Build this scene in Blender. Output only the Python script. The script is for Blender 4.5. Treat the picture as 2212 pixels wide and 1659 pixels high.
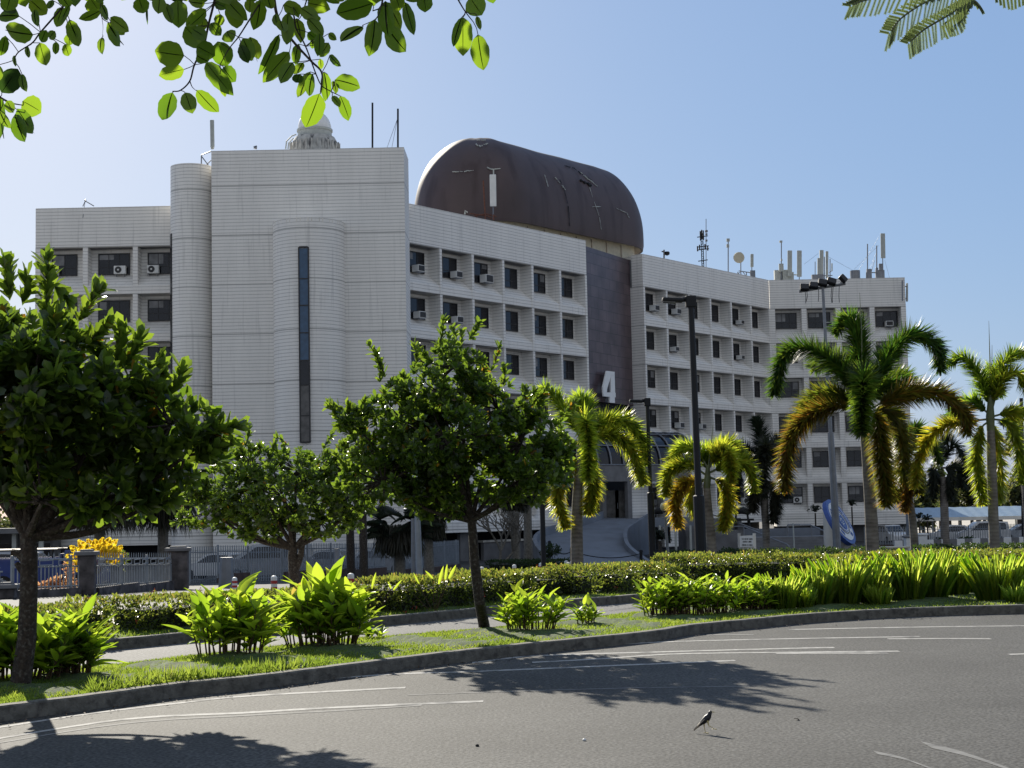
import bpy, math, random
import numpy as np
from mathutils import Vector, Matrix
random.seed(7); RNG = np.random.default_rng(7)
C = bpy.context.scene.collection
SC = bpy.context.scene
for o in list(bpy.data.objects): bpy.data.objects.remove(o)
R = math.radians

# ------------------------------------------------------------------ camera
F_PX, PITCH, ROLL, EYE = 3400.0, math.atan(276.5/3400), 0.02, 1.75
F_ = Vector((0, math.cos(PITCH), math.sin(PITCH)))
R0 = Vector((1, 0, 0)); U0 = Vector((0, -math.sin(PITCH), math.cos(PITCH)))
RV = R0*math.cos(ROLL) - U0*math.sin(ROLL)
UV = U0*math.cos(ROLL) + R0*math.sin(ROLL)
cam = bpy.data.objects.new("camera", bpy.data.cameras.new("camera")); C.objects.link(cam)
cam.data.sensor_width = 36; cam.data.lens = 36*F_PX/2212; cam.data.clip_start = .1; cam.data.clip_end = 4000
m = Matrix((RV, UV, -F_)).transposed().to_4x4(); m.translation = (0, 0, EYE); cam.matrix_world = m
SC.camera = cam
# ------------------------------------------------------------------ light
SUN_AZ, SUN_EL = R(-20), R(27)
w = bpy.data.worlds.new("World"); SC.world = w; w.use_nodes = True
nt = w.node_tree; bg = nt.nodes['Background']
sky = nt.nodes.new('ShaderNodeTexSky'); sky.sky_type = 'NISHITA'; sky.sun_disc = False
sky.sun_elevation = SUN_EL; sky.sun_rotation = SUN_AZ
sky.air_density = 1.0; sky.dust_density = .8; sky.ozone_density = 1.6; sky.altitude = 50
gm = nt.nodes.new('ShaderNodeGamma'); gm.inputs[1].default_value = 1.12; nt.links.new(sky.outputs[0], gm.inputs[0])
def wmix(mode, a, b, f=1.):
    n = nt.nodes.new('ShaderNodeMixRGB'); n.blend_type = mode
    for i, q in ((0, f), (1, a), (2, b)):
        if isinstance(q, (int, float)): n.inputs[i].default_value = q
        elif isinstance(q, tuple): n.inputs[i].default_value = q+(1,)
        else: nt.links.new(q, n.inputs[i])
    return n.outputs[0]
near = wmix('MULTIPLY', gm.outputs[0], (.158, .148, .125)); clear = wmix('ADD', near, (1.02, 1.76, 3.25))
# bright cloud bank added to the unseen sky behind the viewer, to light the facade
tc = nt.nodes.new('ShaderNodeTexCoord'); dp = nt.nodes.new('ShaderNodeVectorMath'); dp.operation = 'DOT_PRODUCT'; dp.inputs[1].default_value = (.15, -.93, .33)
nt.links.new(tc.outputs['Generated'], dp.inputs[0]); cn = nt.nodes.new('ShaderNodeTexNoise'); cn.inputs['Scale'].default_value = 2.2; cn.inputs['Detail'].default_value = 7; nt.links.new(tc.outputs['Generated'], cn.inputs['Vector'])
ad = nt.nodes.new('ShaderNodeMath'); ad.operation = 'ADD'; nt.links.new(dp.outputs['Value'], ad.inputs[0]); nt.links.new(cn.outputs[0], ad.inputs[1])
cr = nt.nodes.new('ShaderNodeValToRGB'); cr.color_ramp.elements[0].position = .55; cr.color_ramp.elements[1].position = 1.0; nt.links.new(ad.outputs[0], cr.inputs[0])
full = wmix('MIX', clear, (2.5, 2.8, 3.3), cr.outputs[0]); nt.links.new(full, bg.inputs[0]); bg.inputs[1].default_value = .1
sl = bpy.data.lights.new("sun", 'SUN'); sl.energy = 4.9; sl.angle = R(.53); sl.color = (1, .93, .8)
so = bpy.data.objects.new("sun", sl); C.objects.link(so)
sd = Vector((math.sin(SUN_AZ)*math.cos(SUN_EL), math.cos(SUN_AZ)*math.cos(SUN_EL), math.sin(SUN_EL)))
so.rotation_euler = sd.to_track_quat('Z', 'Y').to_euler(); so.location = (0, 0, 60)
SC.view_settings.view_transform = 'Standard'; SC.view_settings.look = 'None'
SC.view_settings.exposure = .72; SC.view_settings.gamma = 1
SC.render.engine = 'CYCLES'
SC.cycles.max_bounces = 6; SC.cycles.transmission_bounces = 4; SC.cycles.diffuse_bounces = 3

# ------------------------------------------------------------------ places (a pixel of the 2212 wide view -> a real point)
def P(px, py, d):
    r = F_ + RV*((px-1106)/F_PX) - UV*((py-829.5)/F_PX)
    return Vector((0, 0, EYE)) + r*(d/r.y)
def hz(y):      # terrain height
    return -max(0, min(y, 95)-30)*.029
def G(px, py):
    lo, hi = 2, 400
    r = F_ + RV*((px-1106)/F_PX) - UV*((py-829.5)/F_PX)
    y = 2.
    while y < 400:
        p = Vector((0, 0, EYE)) + r*(y/r.y)
        if p.z <= hz(y): return Vector((p.x, y, hz(y)))
        y += .02 if y < 60 else .1
    return Vector((p.x, y, hz(y)))
def at(px, d, z=None):   # ground point below pixel column px at depth d
    p = P(px, 1106-.02*(px-1106), d); return Vector((p.x, d, hz(d) if z is None else z))

# ------------------------------------------------------------------ materials
def nodes(name):
    m = bpy.data.materials.new(name); m.use_nodes = True
    return m, m.node_tree.nodes, m.node_tree.links, m.node_tree.nodes['Principled BSDF']
def mat(name, col, rough=.7, metal=0, var=.15, scale=3., bump=0., bscale=20., spec=.5, stain=None, coat=0):
    m, N, L, b = nodes(name)
    b.inputs['Roughness'].default_value = rough; b.inputs['Metallic'].default_value = metal
    b.inputs['Specular IOR Level'].default_value = spec; b.inputs['Coat Weight'].default_value = coat
    g = N.new('ShaderNodeNewGeometry')
    n = N.new('ShaderNodeTexNoise'); n.inputs['Scale'].default_value = scale; n.inputs['Detail'].default_value = 8
    L.new(g.outputs['Position'], n.inputs['Vector'])
    cr = N.new('ShaderNodeValToRGB'); cr.color_ramp.elements[0].position = .3; cr.color_ramp.elements[1].position = .72
    cr.color_ramp.elements[0].color = [c*(1-var) for c in col]+[1]
    cr.color_ramp.elements[1].color = [min(1, c*(1+var)) for c in col]+[1]
    L.new(n.outputs[0], cr.inputs[0]); out = cr.outputs[0]
    if stain:
        n2 = N.new('ShaderNodeTexNoise'); n2.inputs['Scale'].default_value = stain[1]; n2.inputs['Detail'].default_value = 10
        mp = N.new('ShaderNodeMapping'); mp.inputs['Scale'].default_value = stain[2] if len(stain) > 2 else (1, 1, 1)
        L.new(g.outputs['Position'], mp.inputs[0]); L.new(mp.outputs[0], n2.inputs['Vector'])
        r2 = N.new('ShaderNodeValToRGB'); r2.color_ramp.elements[0].position = .52; r2.color_ramp.elements[1].position = .68
        L.new(n2.outputs[0], r2.inputs[0])
        mx = N.new('ShaderNodeMixRGB'); L.new(r2.outputs[0], mx.inputs[0]); L.new(out, mx.inputs[1]); mx.inputs[2].default_value = list(stain[0])+[1]
        out = mx.outputs[0]
    L.new(out, b.inputs['Base Color'])
    if bump:
        n3 = N.new('ShaderNodeTexNoise'); n3.inputs['Scale'].default_value = bscale; n3.inputs['Detail'].default_value = 6
        L.new(g.outputs['Position'], n3.inputs['Vector'])
        bp = N.new('ShaderNodeBump'); bp.inputs['Strength'].default_value = bump; bp.inputs['Distance'].default_value = .02
        L.new(n3.outputs[0], bp.inputs['Height']); L.new(bp.outputs[0], b.inputs['Normal'])
    return m
def leafmat(name, cols, tcols, tf=.4, rough=.38, spec=.5):
    m, N, L, b = nodes(name)
    a = N.new('ShaderNodeAttribute'); a.attribute_name = 'rnd'
    def ramp(cs):
        r = N.new('ShaderNodeValToRGB'); el = r.color_ramp.elements
        while len(el) < len(cs): el.new(.5)
        for i, (p, c) in enumerate(cs): el[i].position = p; el[i].color = list(c)+[1]
        L.new(a.outputs['Fac'], r.inputs[0]); return r.outputs[0]
    L.new(ramp(cols), b.inputs['Base Color']); b.inputs['Roughness'].default_value = rough; b.inputs['Specular IOR Level'].default_value = spec
    t = N.new('ShaderNodeBsdfTranslucent'); L.new(ramp(tcols), t.inputs[0])
    mx = N.new('ShaderNodeMixShader'); mx.inputs[0].default_value = tf
    L.new(b.outputs[0], mx.inputs[1]); L.new(t.outputs[0], mx.inputs[2]); L.new(mx.outputs[0], N['Material Output'].inputs[0])
    return m
def cladding(name, col, pitch=.245, floor=3.52, off=21.6):
    m, N, L, b = nodes(name); b.inputs['Roughness'].default_value = .55
    g = N.new('ShaderNodeNewGeometry'); s = N.new('ShaderNodeSeparateXYZ'); L.new(g.outputs['Position'], s.inputs[0])
    def mth(op, a, v=None, c=None):
        x = N.new('ShaderNodeMath'); x.operation = op
        for i, q in enumerate((a, v, c)):
            if q is None: continue
            if isinstance(q, (int, float)): x.inputs[i].default_value = q
            else: L.new(q, x.inputs[i])
        return x.outputs[0]
    nz0 = N.new('ShaderNodeTexNoise'); nz0.inputs['Scale'].default_value = .9; L.new(g.outputs['Position'], nz0.inputs['Vector'])
    zz = mth('ADD', s.outputs[2], mth('MULTIPLY', nz0.outputs[0], .05))
    f1 = mth('FRACT', mth('DIVIDE', zz, pitch)); line = mth('LESS_THAN', f1, .2)
    f2 = mth('FRACT', mth('DIVIDE', mth('SUBTRACT', s.outputs[2], off), floor)); big = mth('LESS_THAN', f2, .022)
    nz = N.new('ShaderNodeTexNoise'); nz.inputs['Scale'].default_value = .5; nz.inputs['Detail'].default_value = 9; nz.inputs['Roughness'].default_value = .65
    mp = N.new('ShaderNodeMapping'); mp.inputs['Scale'].default_value = (1.6, 1.6, .35); L.new(g.outputs['Position'], mp.inputs[0]); L.new(mp.outputs[0], nz.inputs['Vector'])
    cr = N.new('ShaderNodeValToRGB'); cr.color_ramp.elements[0].position = .3; cr.color_ramp.elements[1].position = .62
    cr.color_ramp.elements[0].color = [c*.9 for c in col]+[1]; cr.color_ramp.elements[1].color = list(col)+[1]; L.new(nz.outputs[0], cr.inputs[0])
    ns = N.new('ShaderNodeTexNoise'); ns.inputs['Scale'].default_value = 1.; ns.inputs['Detail'].default_value = 6; ms = N.new('ShaderNodeMapping'); ms.inputs['Scale'].default_value = (4.5, 4.5, .22); L.new(g.outputs['Position'], ms.inputs[0]); L.new(ms.outputs[0], ns.inputs['Vector'])
    rs = N.new('ShaderNodeValToRGB'); rs.color_ramp.elements[0].position = .56; rs.color_ramp.elements[1].position = .78; L.new(ns.outputs[0], rs.inputs[0])
    xs2 = N.new('ShaderNodeMixRGB'); L.new(mth('MULTIPLY', rs.outputs[0], .55), xs2.inputs[0]); L.new(cr.outputs[0], xs2.inputs[1]); xs2.inputs[2].default_value = [c*.55 for c in col]+[1]
    n4 = N.new('ShaderNodeTexNoise'); n4.inputs['Scale'].default_value = 14; L.new(g.outputs['Position'], n4.inputs['Vector'])
    d = mth('MULTIPLY', line, mth('ADD', .3, mth('MULTIPLY', n4.outputs[0], .5))); d = mth('MAXIMUM', d, mth('MULTIPLY', big, .8))
    mx = N.new('ShaderNodeMixRGB'); L.new(d, mx.inputs[0]); L.new(xs2.outputs[0], mx.inputs[1]); mx.inputs[2].default_value = [c*.36 for c in col]+[1]
    L.new(mx.outputs[0], b.inputs['Base Color'])
    bp = N.new('ShaderNodeBump'); bp.invert = True; bp.inputs['Distance'].default_value = .02; bp.inputs['Strength'].default_value = .5
    L.new(line, bp.inputs['Height']); L.new(bp.outputs[0], b.inputs['Normal'])
    return m
M = {}
M['clad'] = cladding('white_cladding', (.87, .845, .80))
M['cladsmooth'] = mat('pale_render', (.78, .74, .66), .7, var=.12, scale=.8, stain=((.36, .35, .32), .6, (1, 1, .25)))
M['glass'] = mat('dark_glass', (.012, .013, .018), .06, var=.3, spec=.5)
M['glasssky'] = mat('sky_reflection_glass', (.035, .085, .16), .08, var=.2, spec=.6)  # sky reflection painted in as a blue base colour
M['glassgrey'] = mat('curtained_glass', (.10, .095, .09), .12, var=.5, scale=2)
M['blind'] = mat('window_blind', (.22, .22, .225), .35, var=.4, scale=1.5, spec=.5)
M['frame'] = mat('dark_frame', (.025, .024, .026), .5)
M['dome'] = mat('brown_shell', (.074, .050, .050), .6, var=.15, scale=.35, bump=.3, bscale=1.2, stain=((.05, .03, .03), .9, (1, 1, .15)), spec=.5)
M['cream'] = mat('cream_paint', (.58, .53, .40), .7, var=.1)
M['soffit'] = mat('cream_soffit', (.5, .42, .34), .7)
def tilepanel():
    m, N, L, b = nodes('purple_brown_tiles'); b.inputs['Roughness'].default_value = .38
    g = N.new('ShaderNodeNewGeometry'); mp = N.new('ShaderNodeMapping'); mp.inputs['Rotation'].default_value = (R(90), 0, R(-66)); 
    s = N.new('ShaderNodeSeparateXYZ'); cmb = N.new('ShaderNodeCombineXYZ'); L.new(g.outputs['Position'], s.inputs[0])
    ad = N.new('ShaderNodeMath'); ad.operation = 'MULTIPLY'; ad.inputs[1].default_value = 1.1; L.new(s.outputs[1], ad.inputs[0])
    L.new(ad.outputs[0], cmb.inputs[0]); L.new(s.outputs[2], cmb.inputs[1])
    br = N.new('ShaderNodeTexBrick'); br.offset = .5; br.inputs['Scale'].default_value = 1
    br.inputs['Brick Width'].default_value = 1.45; br.inputs['Row Height'].default_value = .95; br.inputs['Mortar Size'].default_value = .03
    br.inputs['Color1'].default_value = (.115, .080, .088, 1); br.inputs['Color2'].default_value = (.078, .055, .064, 1); br.inputs['Mortar'].default_value = (.032, .026, .03, 1)
    L.new(cmb.outputs[0], br.inputs['Vector'])
    n = N.new('ShaderNodeTexNoise'); n.inputs['Scale'].default_value = .8; n.inputs['Detail'].default_value = 8; L.new(g.outputs['Position'], n.inputs['Vector'])
    mx = N.new('ShaderNodeMixRGB'); mx.blend_type = 'OVERLAY'; mx.inputs[0].default_value = .8; L.new(br.outputs[0], mx.inputs[1]); L.new(n.outputs[0], mx.inputs[2])
    L.new(mx.outputs[0], b.inputs['Base Color']); return m
M['tile'] = tilepanel()
def asphalt(name, c, patch, sc=1.):
    m, N, L, b = nodes(name); b.inputs['Roughness'].default_value = .84; b.inputs['Specular IOR Level'].default_value = .3
    g = N.new('ShaderNodeNewGeometry')
    def nz(scale, det, lo, hi, c0, c1):
        n = N.new('ShaderNodeTexNoise'); n.inputs['Scale'].default_value = scale; n.inputs['Detail'].default_value = det; L.new(g.outputs['Position'], n.inputs['Vector'])
        r = N.new('ShaderNodeValToRGB'); r.color_ramp.elements[0].position = lo; r.color_ramp.elements[1].position = hi
        r.color_ramp.elements[0].color = (c0,)*3+(1,); r.color_ramp.elements[1].color = (c1,)*3+(1,); L.new(n.outputs[0], r.inputs[0]); return n, r.outputs[0]
    n1, a = nz(34*sc, 4, .38, .64, .4, 1.75); n2, b2 = nz(.35, 6, .35, .65, .78, 1.16); n3, c3 = nz(3, 8, .3, .7, .9, 1.1)
    x = N.new('ShaderNodeMixRGB'); x.blend_type = 'MULTIPLY'; x.inputs[0].default_value = 1; L.new(a, x.inputs[1]); L.new(b2, x.inputs[2])
    y = N.new('ShaderNodeMixRGB'); y.blend_type = 'MULTIPLY'; y.inputs[0].default_value = 1; L.new(x.outputs[0], y.inputs[1]); L.new(c3, y.inputs[2])
    z = N.new('ShaderNodeMixRGB'); z.blend_type = 'MULTIPLY'; z.inputs[0].default_value = 1; L.new(y.outputs[0], z.inputs[1]); z.inputs[2].default_value = list(c)+[1]
    L.new(z.outputs[0], b.inputs['Base Color'])
    bp = N.new('ShaderNodeBump'); bp.inputs['Strength'].default_value = .55; bp.inputs['Distance'].default_value = .012; L.new(n1.outputs[0], bp.inputs['Height']); L.new(bp.outputs[0], b.inputs['Normal'])
    return m
M['road'] = asphalt('asphalt', (.056, .0545, .051), 1)
M['lane'] = asphalt('pale_asphalt', (.10, .10, .099), 1, .8)
M['carpark'] = asphalt('dark_asphalt', (.05, .05, .05), 1, .3)
M['ground'] = mat('paved_ground', (.42, .38, .32), .9, var=.25, scale=.4)
M['mark'] = mat('worn_white_paint', (.34, .33, .31), .85, spec=.3, var=.3, scale=12, stain=((.10, .10, .10), 3.5))
M['markfade'] = mat('faded_paint', (.17, .167, .16), .85, spec=.3, var=.2, scale=12, stain=((.07, .07, .07), 6))
M['crack'] = mat('asphalt_crack', (.022, .021, .02), .95, spec=.1)
M['kerb'] = mat('kerb_concrete', (.125, .118, .10), .9, var=.35, scale=9, bump=.6, bscale=40, stain=((.06, .055, .048), 11))
M['soil'] = mat('grassy_soil', (.045, .075, .012), .95, var=.5, scale=6, bump=.8, bscale=30)
M['conc'] = mat('ramp_concrete', (.17, .19, .225), .8, var=.12, scale=.6, stain=((.14, .155, .18), .7))
M['concg'] = mat('grey_concrete', (.17, .17, .175), .85, var=.2, scale=1.5)
M['white'] = mat('white_paint', (.74, .74, .72), .55, var=.08, scale=2)
M['signwhite'] = mat('white_sign_paint', (.88, .88, .87), .5, var=.03)
M['offwhite'] = mat('antenna_white', (.42, .44, .41), .6, var=.1)
M['metal'] = mat('galvanised', (.20, .21, .23), .45, .4)
M['dark'] = mat('dark_painted_metal', (.009, .010, .013), .55, spec=.3)
M['black'] = mat('black_rubber', (.01, .01, .01), .8)
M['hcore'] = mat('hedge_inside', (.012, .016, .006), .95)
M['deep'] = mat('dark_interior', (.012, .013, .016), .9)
M['rust'] = mat('rusty_metal', (.16, .06, .035), .8, var=.4, scale=9)
M['stone'] = mat('rubble_stone', (.085, .075, .075), .85, var=.7, scale=3.2, bump=.8, bscale=5)
M['brick'] = mat('brown_low_wall', (.085, .055, .045), .85, var=.3, scale=4)
M['fence'] = mat('grey_fence_paint', (.27, .29, .31), .5, .2)
M['red'] = mat('red_paint', (.42, .03, .03), .5)
M['blue'] = mat('blue_paint', (.015, .05, .22), .35)
M['bluew'] = mat('emblem_blue', (.05, .10, .33), .5)
M['silver'] = mat('silver_car_paint', (.33, .35, .38), .25, .5, coat=.5)
M['whitecar'] = mat('white_car_paint', (.6, .6, .6), .25, coat=.5)
M['truckblue'] = mat('truck_blue', (.01, .035, .19), .3, coat=.5)
M['globe'] = mat('cream_globe', (.62, .55, .33), .3, spec=.5)
M['bark'] = mat('bark', (.036, .026, .019), .92, var=.55, scale=20, bump=1., bscale=40, stain=((.10, .09, .075), 26))
M['barkl'] = mat('pale_bark', (.16, .145, .12), .9, var=.35, scale=8, bump=.6, bscale=25)
def palmtrunk():
    m, N, L, b = nodes('palm_trunk'); b.inputs['Roughness'].default_value = .85
    g = N.new('ShaderNodeNewGeometry'); s = N.new('ShaderNodeSeparateXYZ'); L.new(g.outputs['Position'], s.inputs[0])
    n = N.new('ShaderNodeTexNoise'); n.inputs['Scale'].default_value = 2.5; n.inputs['Detail'].default_value = 8; L.new(g.outputs['Position'], n.inputs['Vector'])
    a = N.new('ShaderNodeMath'); a.operation = 'MULTIPLY_ADD'; a.inputs[1].default_value = .25; L.new(n.outputs[0], a.inputs[0]); L.new(s.outputs[2], a.inputs[2])
    v = N.new('ShaderNodeMath'); v.operation = 'MULTIPLY'; v.inputs[1].default_value = 42; L.new(a.outputs[0], v.inputs[0])
    si = N.new('ShaderNodeMath'); si.operation = 'SINE'; L.new(v.outputs[0], si.inputs[0])
    ad = N.new('ShaderNodeMath'); ad.operation = 'MULTIPLY_ADD'; ad.inputs[1].default_value = .09; L.new(si.outputs[0], ad.inputs[0]); L.new(n.outputs[0], ad.inputs[2])
    cr = N.new('ShaderNodeValToRGB'); cr.color_ramp.elements[0].position = .2; cr.color_ramp.elements[0].color = (.075, .062, .05, 1); cr.color_ramp.elements[1].position = .8; cr.color_ramp.elements[1].color = (.25, .225, .19, 1)
    L.new(ad.outputs[0], cr.inputs[0]); L.new(cr.outputs[0], b.inputs['Base Color']); return m
M['ptrunk'] = palmtrunk()
M['shaft'] = mat('green_crownshaft', (.10, .12, .05), .5, var=.25, scale=4)
G3 = [(0, (.020, .038, .012)), (.6, (.034, .055, .014)), (1, (.085, .085, .02))]
M['leaf'] = leafmat('glossy_leaves', [(0, (.018, .036, .012)), (.85, (.042, .07, .016)), (1, (.16, .09, .015))], [(0, (.10, .20, .015)), (.85, (.34, .48, .04)), (1, (.60, .34, .03))], .46, .3, .6)
M['over'] = leafmat('overhead_leaves', [(0, (.010, .022, .006)), (.06, (.022, .045, .010)), (1, (.05, .085, .016))], [(0, (.02, .05, .01)), (.06, (.15, .30, .012)), (1, (.32, .48, .025))], .55, .35, .5)
M['vein'] = mat('leaf_vein', (.10, .12, .03), .6)
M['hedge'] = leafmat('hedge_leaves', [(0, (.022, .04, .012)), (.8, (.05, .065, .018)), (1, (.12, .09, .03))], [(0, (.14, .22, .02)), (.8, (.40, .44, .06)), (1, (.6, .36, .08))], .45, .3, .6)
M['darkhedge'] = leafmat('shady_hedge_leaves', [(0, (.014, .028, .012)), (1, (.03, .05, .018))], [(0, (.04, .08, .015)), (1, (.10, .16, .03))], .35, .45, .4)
M['palm'] = leafmat('palm_leaflets', [(0, (.018, .042, .012)), (.5, (.045, .06, .012)), (.8, (.075, .06, .014)), (1, (.11, .055, .018))], [(0, (.10, .24, .02)), (.5, (.30, .36, .03)), (.75, (.42, .32, .03)), (1, (.60, .24, .03))], .5, .4, .5)
M['palmy'] = leafmat('yellow_palm_leaflets', [(0, (.018, .042, .012)), (.5, (.06, .085, .014)), (.8, (.14, .11, .02)), (1, (.13, .06, .018))], [(0, (.16, .38, .03)), (.5, (.72, .82, .06)), (.8, (.86, .60, .05)), (1, (.52, .28, .04))], .56, .4, .5)
M['palmdark'] = leafmat('dark_palm_leaflets', [(0, (.014, .024, .016)), (1, (.05, .045, .03))], [(0, (.04, .07, .03)), (1, (.16, .14, .06))], .3, .5, .4)
M['canna'] = leafmat('broad_green_leaves', [(0, (.03, .055, .012)), (.8, (.06, .095, .016)), (1, (.12, .09, .03))], [(0, (.28, .46, .02)), (.8, (.64, .80, .06)), (1, (.6, .45, .08))], .56, .35, .5)
M['lemon'] = leafmat('strappy_leaves', [(0, (.04, .075, .014)), (1, (.08, .11, .02))], [(0, (.42, .66, .05)), (1, (.85, .92, .14))], .62, .4, .45)
M['grass'] = leafmat('lawn_grass', [(0, (.05, .08, .018)), (.8, (.09, .11, .025)), (1, (.18, .14, .06))], [(0, (.28, .42, .04)), (.8, (.5, .6, .08)), (1, (.5, .4, .12))], .45, .5, .3)
M['stalk'] = mat('dry_stalks', (.07, .04, .018), .8, var=.4, scale=20)
M['yellow'] = leafmat('yellow_leaves', [(0, (.62, .44, .03)), (1, (.75, .50, .03))], [(0, (1., .86, .06)), (1, (1, .80, .05))], .6, .45, .4)
M['croton'] = leafmat('croton_leaves', [(0, (.16, .07, .03)), (1, (.30, .14, .05))], [(0, (.7, .28, .12)), (1, (.85, .6, .3))], .5, .45, .4)
M['flower'] = mat('red_petals', (.5, .06, .03), .6)
M['far'] = leafmat('far_foliage', [(0, (.018, .032, .014)), (1, (.055, .062, .026))], [(0, (.07, .11, .03)), (1, (.24, .24, .07))], .4, .6, .3)
M['feather'] = leafmat('feathery_leaflets', [(0, (.035, .055, .03)), (1, (.06, .08, .035))], [(0, (.16, .24, .08)), (1, (.3, .38, .1))], .35, .5, .4)
M['skin'] = mat('beak_yellow', (.55, .45, .2), .5)
M['feathb'] = mat('black_feathers', (.012, .012, .015), .5)
M['feathw'] = mat('pale_brown_feathers', (.34, .27, .19), .6)
M['roofsh'] = mat('blue_grey_roofing', (.28, .36, .44), .4, var=.1)

# ------------------------------------------------------------------ mesh helpers
def tag(o, label=None, cat=None, group=None, kind=None):
    if label: o['label'] = label
    if cat: o['category'] = cat
    if group: o['group'] = group
    if kind: o['kind'] = kind
    return o
def empty(name, loc, label=None, cat=None, group=None):
    o = bpy.data.objects.new(name, None); C.objects.link(o); o.location = loc; o.empty_display_size = .2
    return tag(o, label, cat, group)
def link(name, me, material, parent=None):
    o = bpy.data.objects.new(name, me); C.objects.link(o); me.materials.append(material)
    if parent:
        off = Vector(parent.location); q = parent.parent
        while q: off += Vector(q.location); q = q.parent
        me.transform(Matrix.Translation(-off)); o.parent = parent
    return o
class MB:
    def __init__(s): s.v = []; s.f = []
    def add(s, vs, fs):
        n = len(s.v); s.v += [tuple(x) for x in vs]; s.f += [tuple(i+n for i in f) for f in fs]; return s
    def box(s, c, size, rz=0, mx=None):
        x, y, z = [q/2 for q in size]
        vs = [Vector((a*x, b*y, e*z)) for a, b, e in ((-1,-1,-1),(1,-1,-1),(1,1,-1),(-1,1,-1),(-1,-1,1),(1,-1,1),(1,1,1),(-1,1,1))]
        q = mx if mx is not None else Matrix.Rotation(rz, 3, 'Z')
        return s.add([q@v+Vector(c) for v in vs], [(0,3,2,1),(4,5,6,7),(0,1,5,4),(1,2,6,5),(2,3,7,6),(3,0,4,7)])
    def hexa(s, a, b, t, z0, z1, n):   # wall from a to b (2D), thickness t along n (2D)
        a = Vector(a[:2]); b = Vector(b[:2]); n = Vector(n[:2])*t
        q = [a, b, b+n, a+n]
        return s.add([(p.x, p.y, z0) for p in q]+[(p.x, p.y, z1) for p in q], [(0,3,2,1),(4,5,6,7),(0,1,5,4),(1,2,6,5),(2,3,7,6),(3,0,4,7)])
    def tube(s, pts, r, n=8, caps=True):
        pts = [Vector(p) for p in pts]; r = [r]*len(pts) if isinstance(r, (int, float)) else r
        base = len(s.v); up = None
        for i, p in enumerate(pts):
            t = (pts[min(i+1, len(pts)-1)]-pts[max(i-1, 0)])
            t = t.normalized() if t.length > 1e-9 else Vector((0, 0, 1))
            if up is None: up = Vector((1, 0, 0)) if abs(t.x) < .8 else Vector((0, 1, 0))
            a = (up-t*up.dot(t)).normalized(); b = t.cross(a); up = a
            for k in range(n):
                an = 2*math.pi*k/n; s.v.append(tuple(p+(a*math.cos(an)+b*math.sin(an))*r[i]))
        for i in range(len(pts)-1):
            for k in range(n):
                s.f.append((base+i*n+k, base+i*n+(k+1) % n, base+(i+1)*n+(k+1) % n, base+(i+1)*n+k))
        if caps:
            s.f.append(tuple(base+k for k in range(n))[::-1]); s.f.append(tuple(base+(len(pts)-1)*n+k for k in range(n)))
        return s
    def cyl(s, c, r, z0, z1, n=12, r2=None): return s.tube([(c[0], c[1], z0), (c[0], c[1], z1)], [r, r if r2 is None else r2], n)
    def lathe(s, c, prof, n=20, a0=0, a1=2*math.pi):
        full = abs(a1-a0-2*math.pi) < 1e-6; k = n if full else n+1; b = len(s.v)
        for (r, z) in prof:
            for i in range(k):
                a = a0+(a1-a0)*i/n; s.v.append((c[0]+r*math.cos(a), c[1]+r*math.sin(a), c[2]+z))
        for j in range(len(prof)-1):
            for i in range(n):
                i2 = (i+1) % k; s.f.append((b+j*k+i, b+j*k+i2, b+(j+1)*k+i2, b+(j+1)*k+i))
        return s
    def prism(s, poly, z0, z1):
        n = len(poly); b = len(s.v)
        for z in (z0, z1):
            for p in poly: s.v.append((p[0], p[1], z))
        s.f.append(tuple(b+i for i in range(n))[::-1]); s.f.append(tuple(b+n+i for i in range(n)))
        for i in range(n): s.f.append((b+i, b+(i+1) % n, b+n+(i+1) % n, b+n+i))
        return s
    def build(s, name, m, parent=None, smooth=False, bevel=0):
        me = bpy.data.meshes.new(name); me.from_pydata(s.v, [], s.f); me.update()
        if smooth:
            me.polygons.foreach_set('use_smooth', [True]*len(me.polygons))
        o = link(name, me, m, parent)
        if smooth:
            try: me.set_sharp_from_angle(angle=R(40))
            except Exception: pass
        if bevel:
            b = o.modifiers.new('bevel', 'BEVEL'); b.width = bevel; b.segments = 2; b.limit_method = 'ANGLE'
        return o
def dup(root, loc, label=None):
    c = root.copy(); C.objects.link(c); c.location = loc
    if label: c['label'] = label
    for ch in root.children:
        k = ch.copy(); C.objects.link(k); k.parent = c
        for g in ch.children:
            q = g.copy(); C.objects.link(q); q.parent = k
    return c
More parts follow.
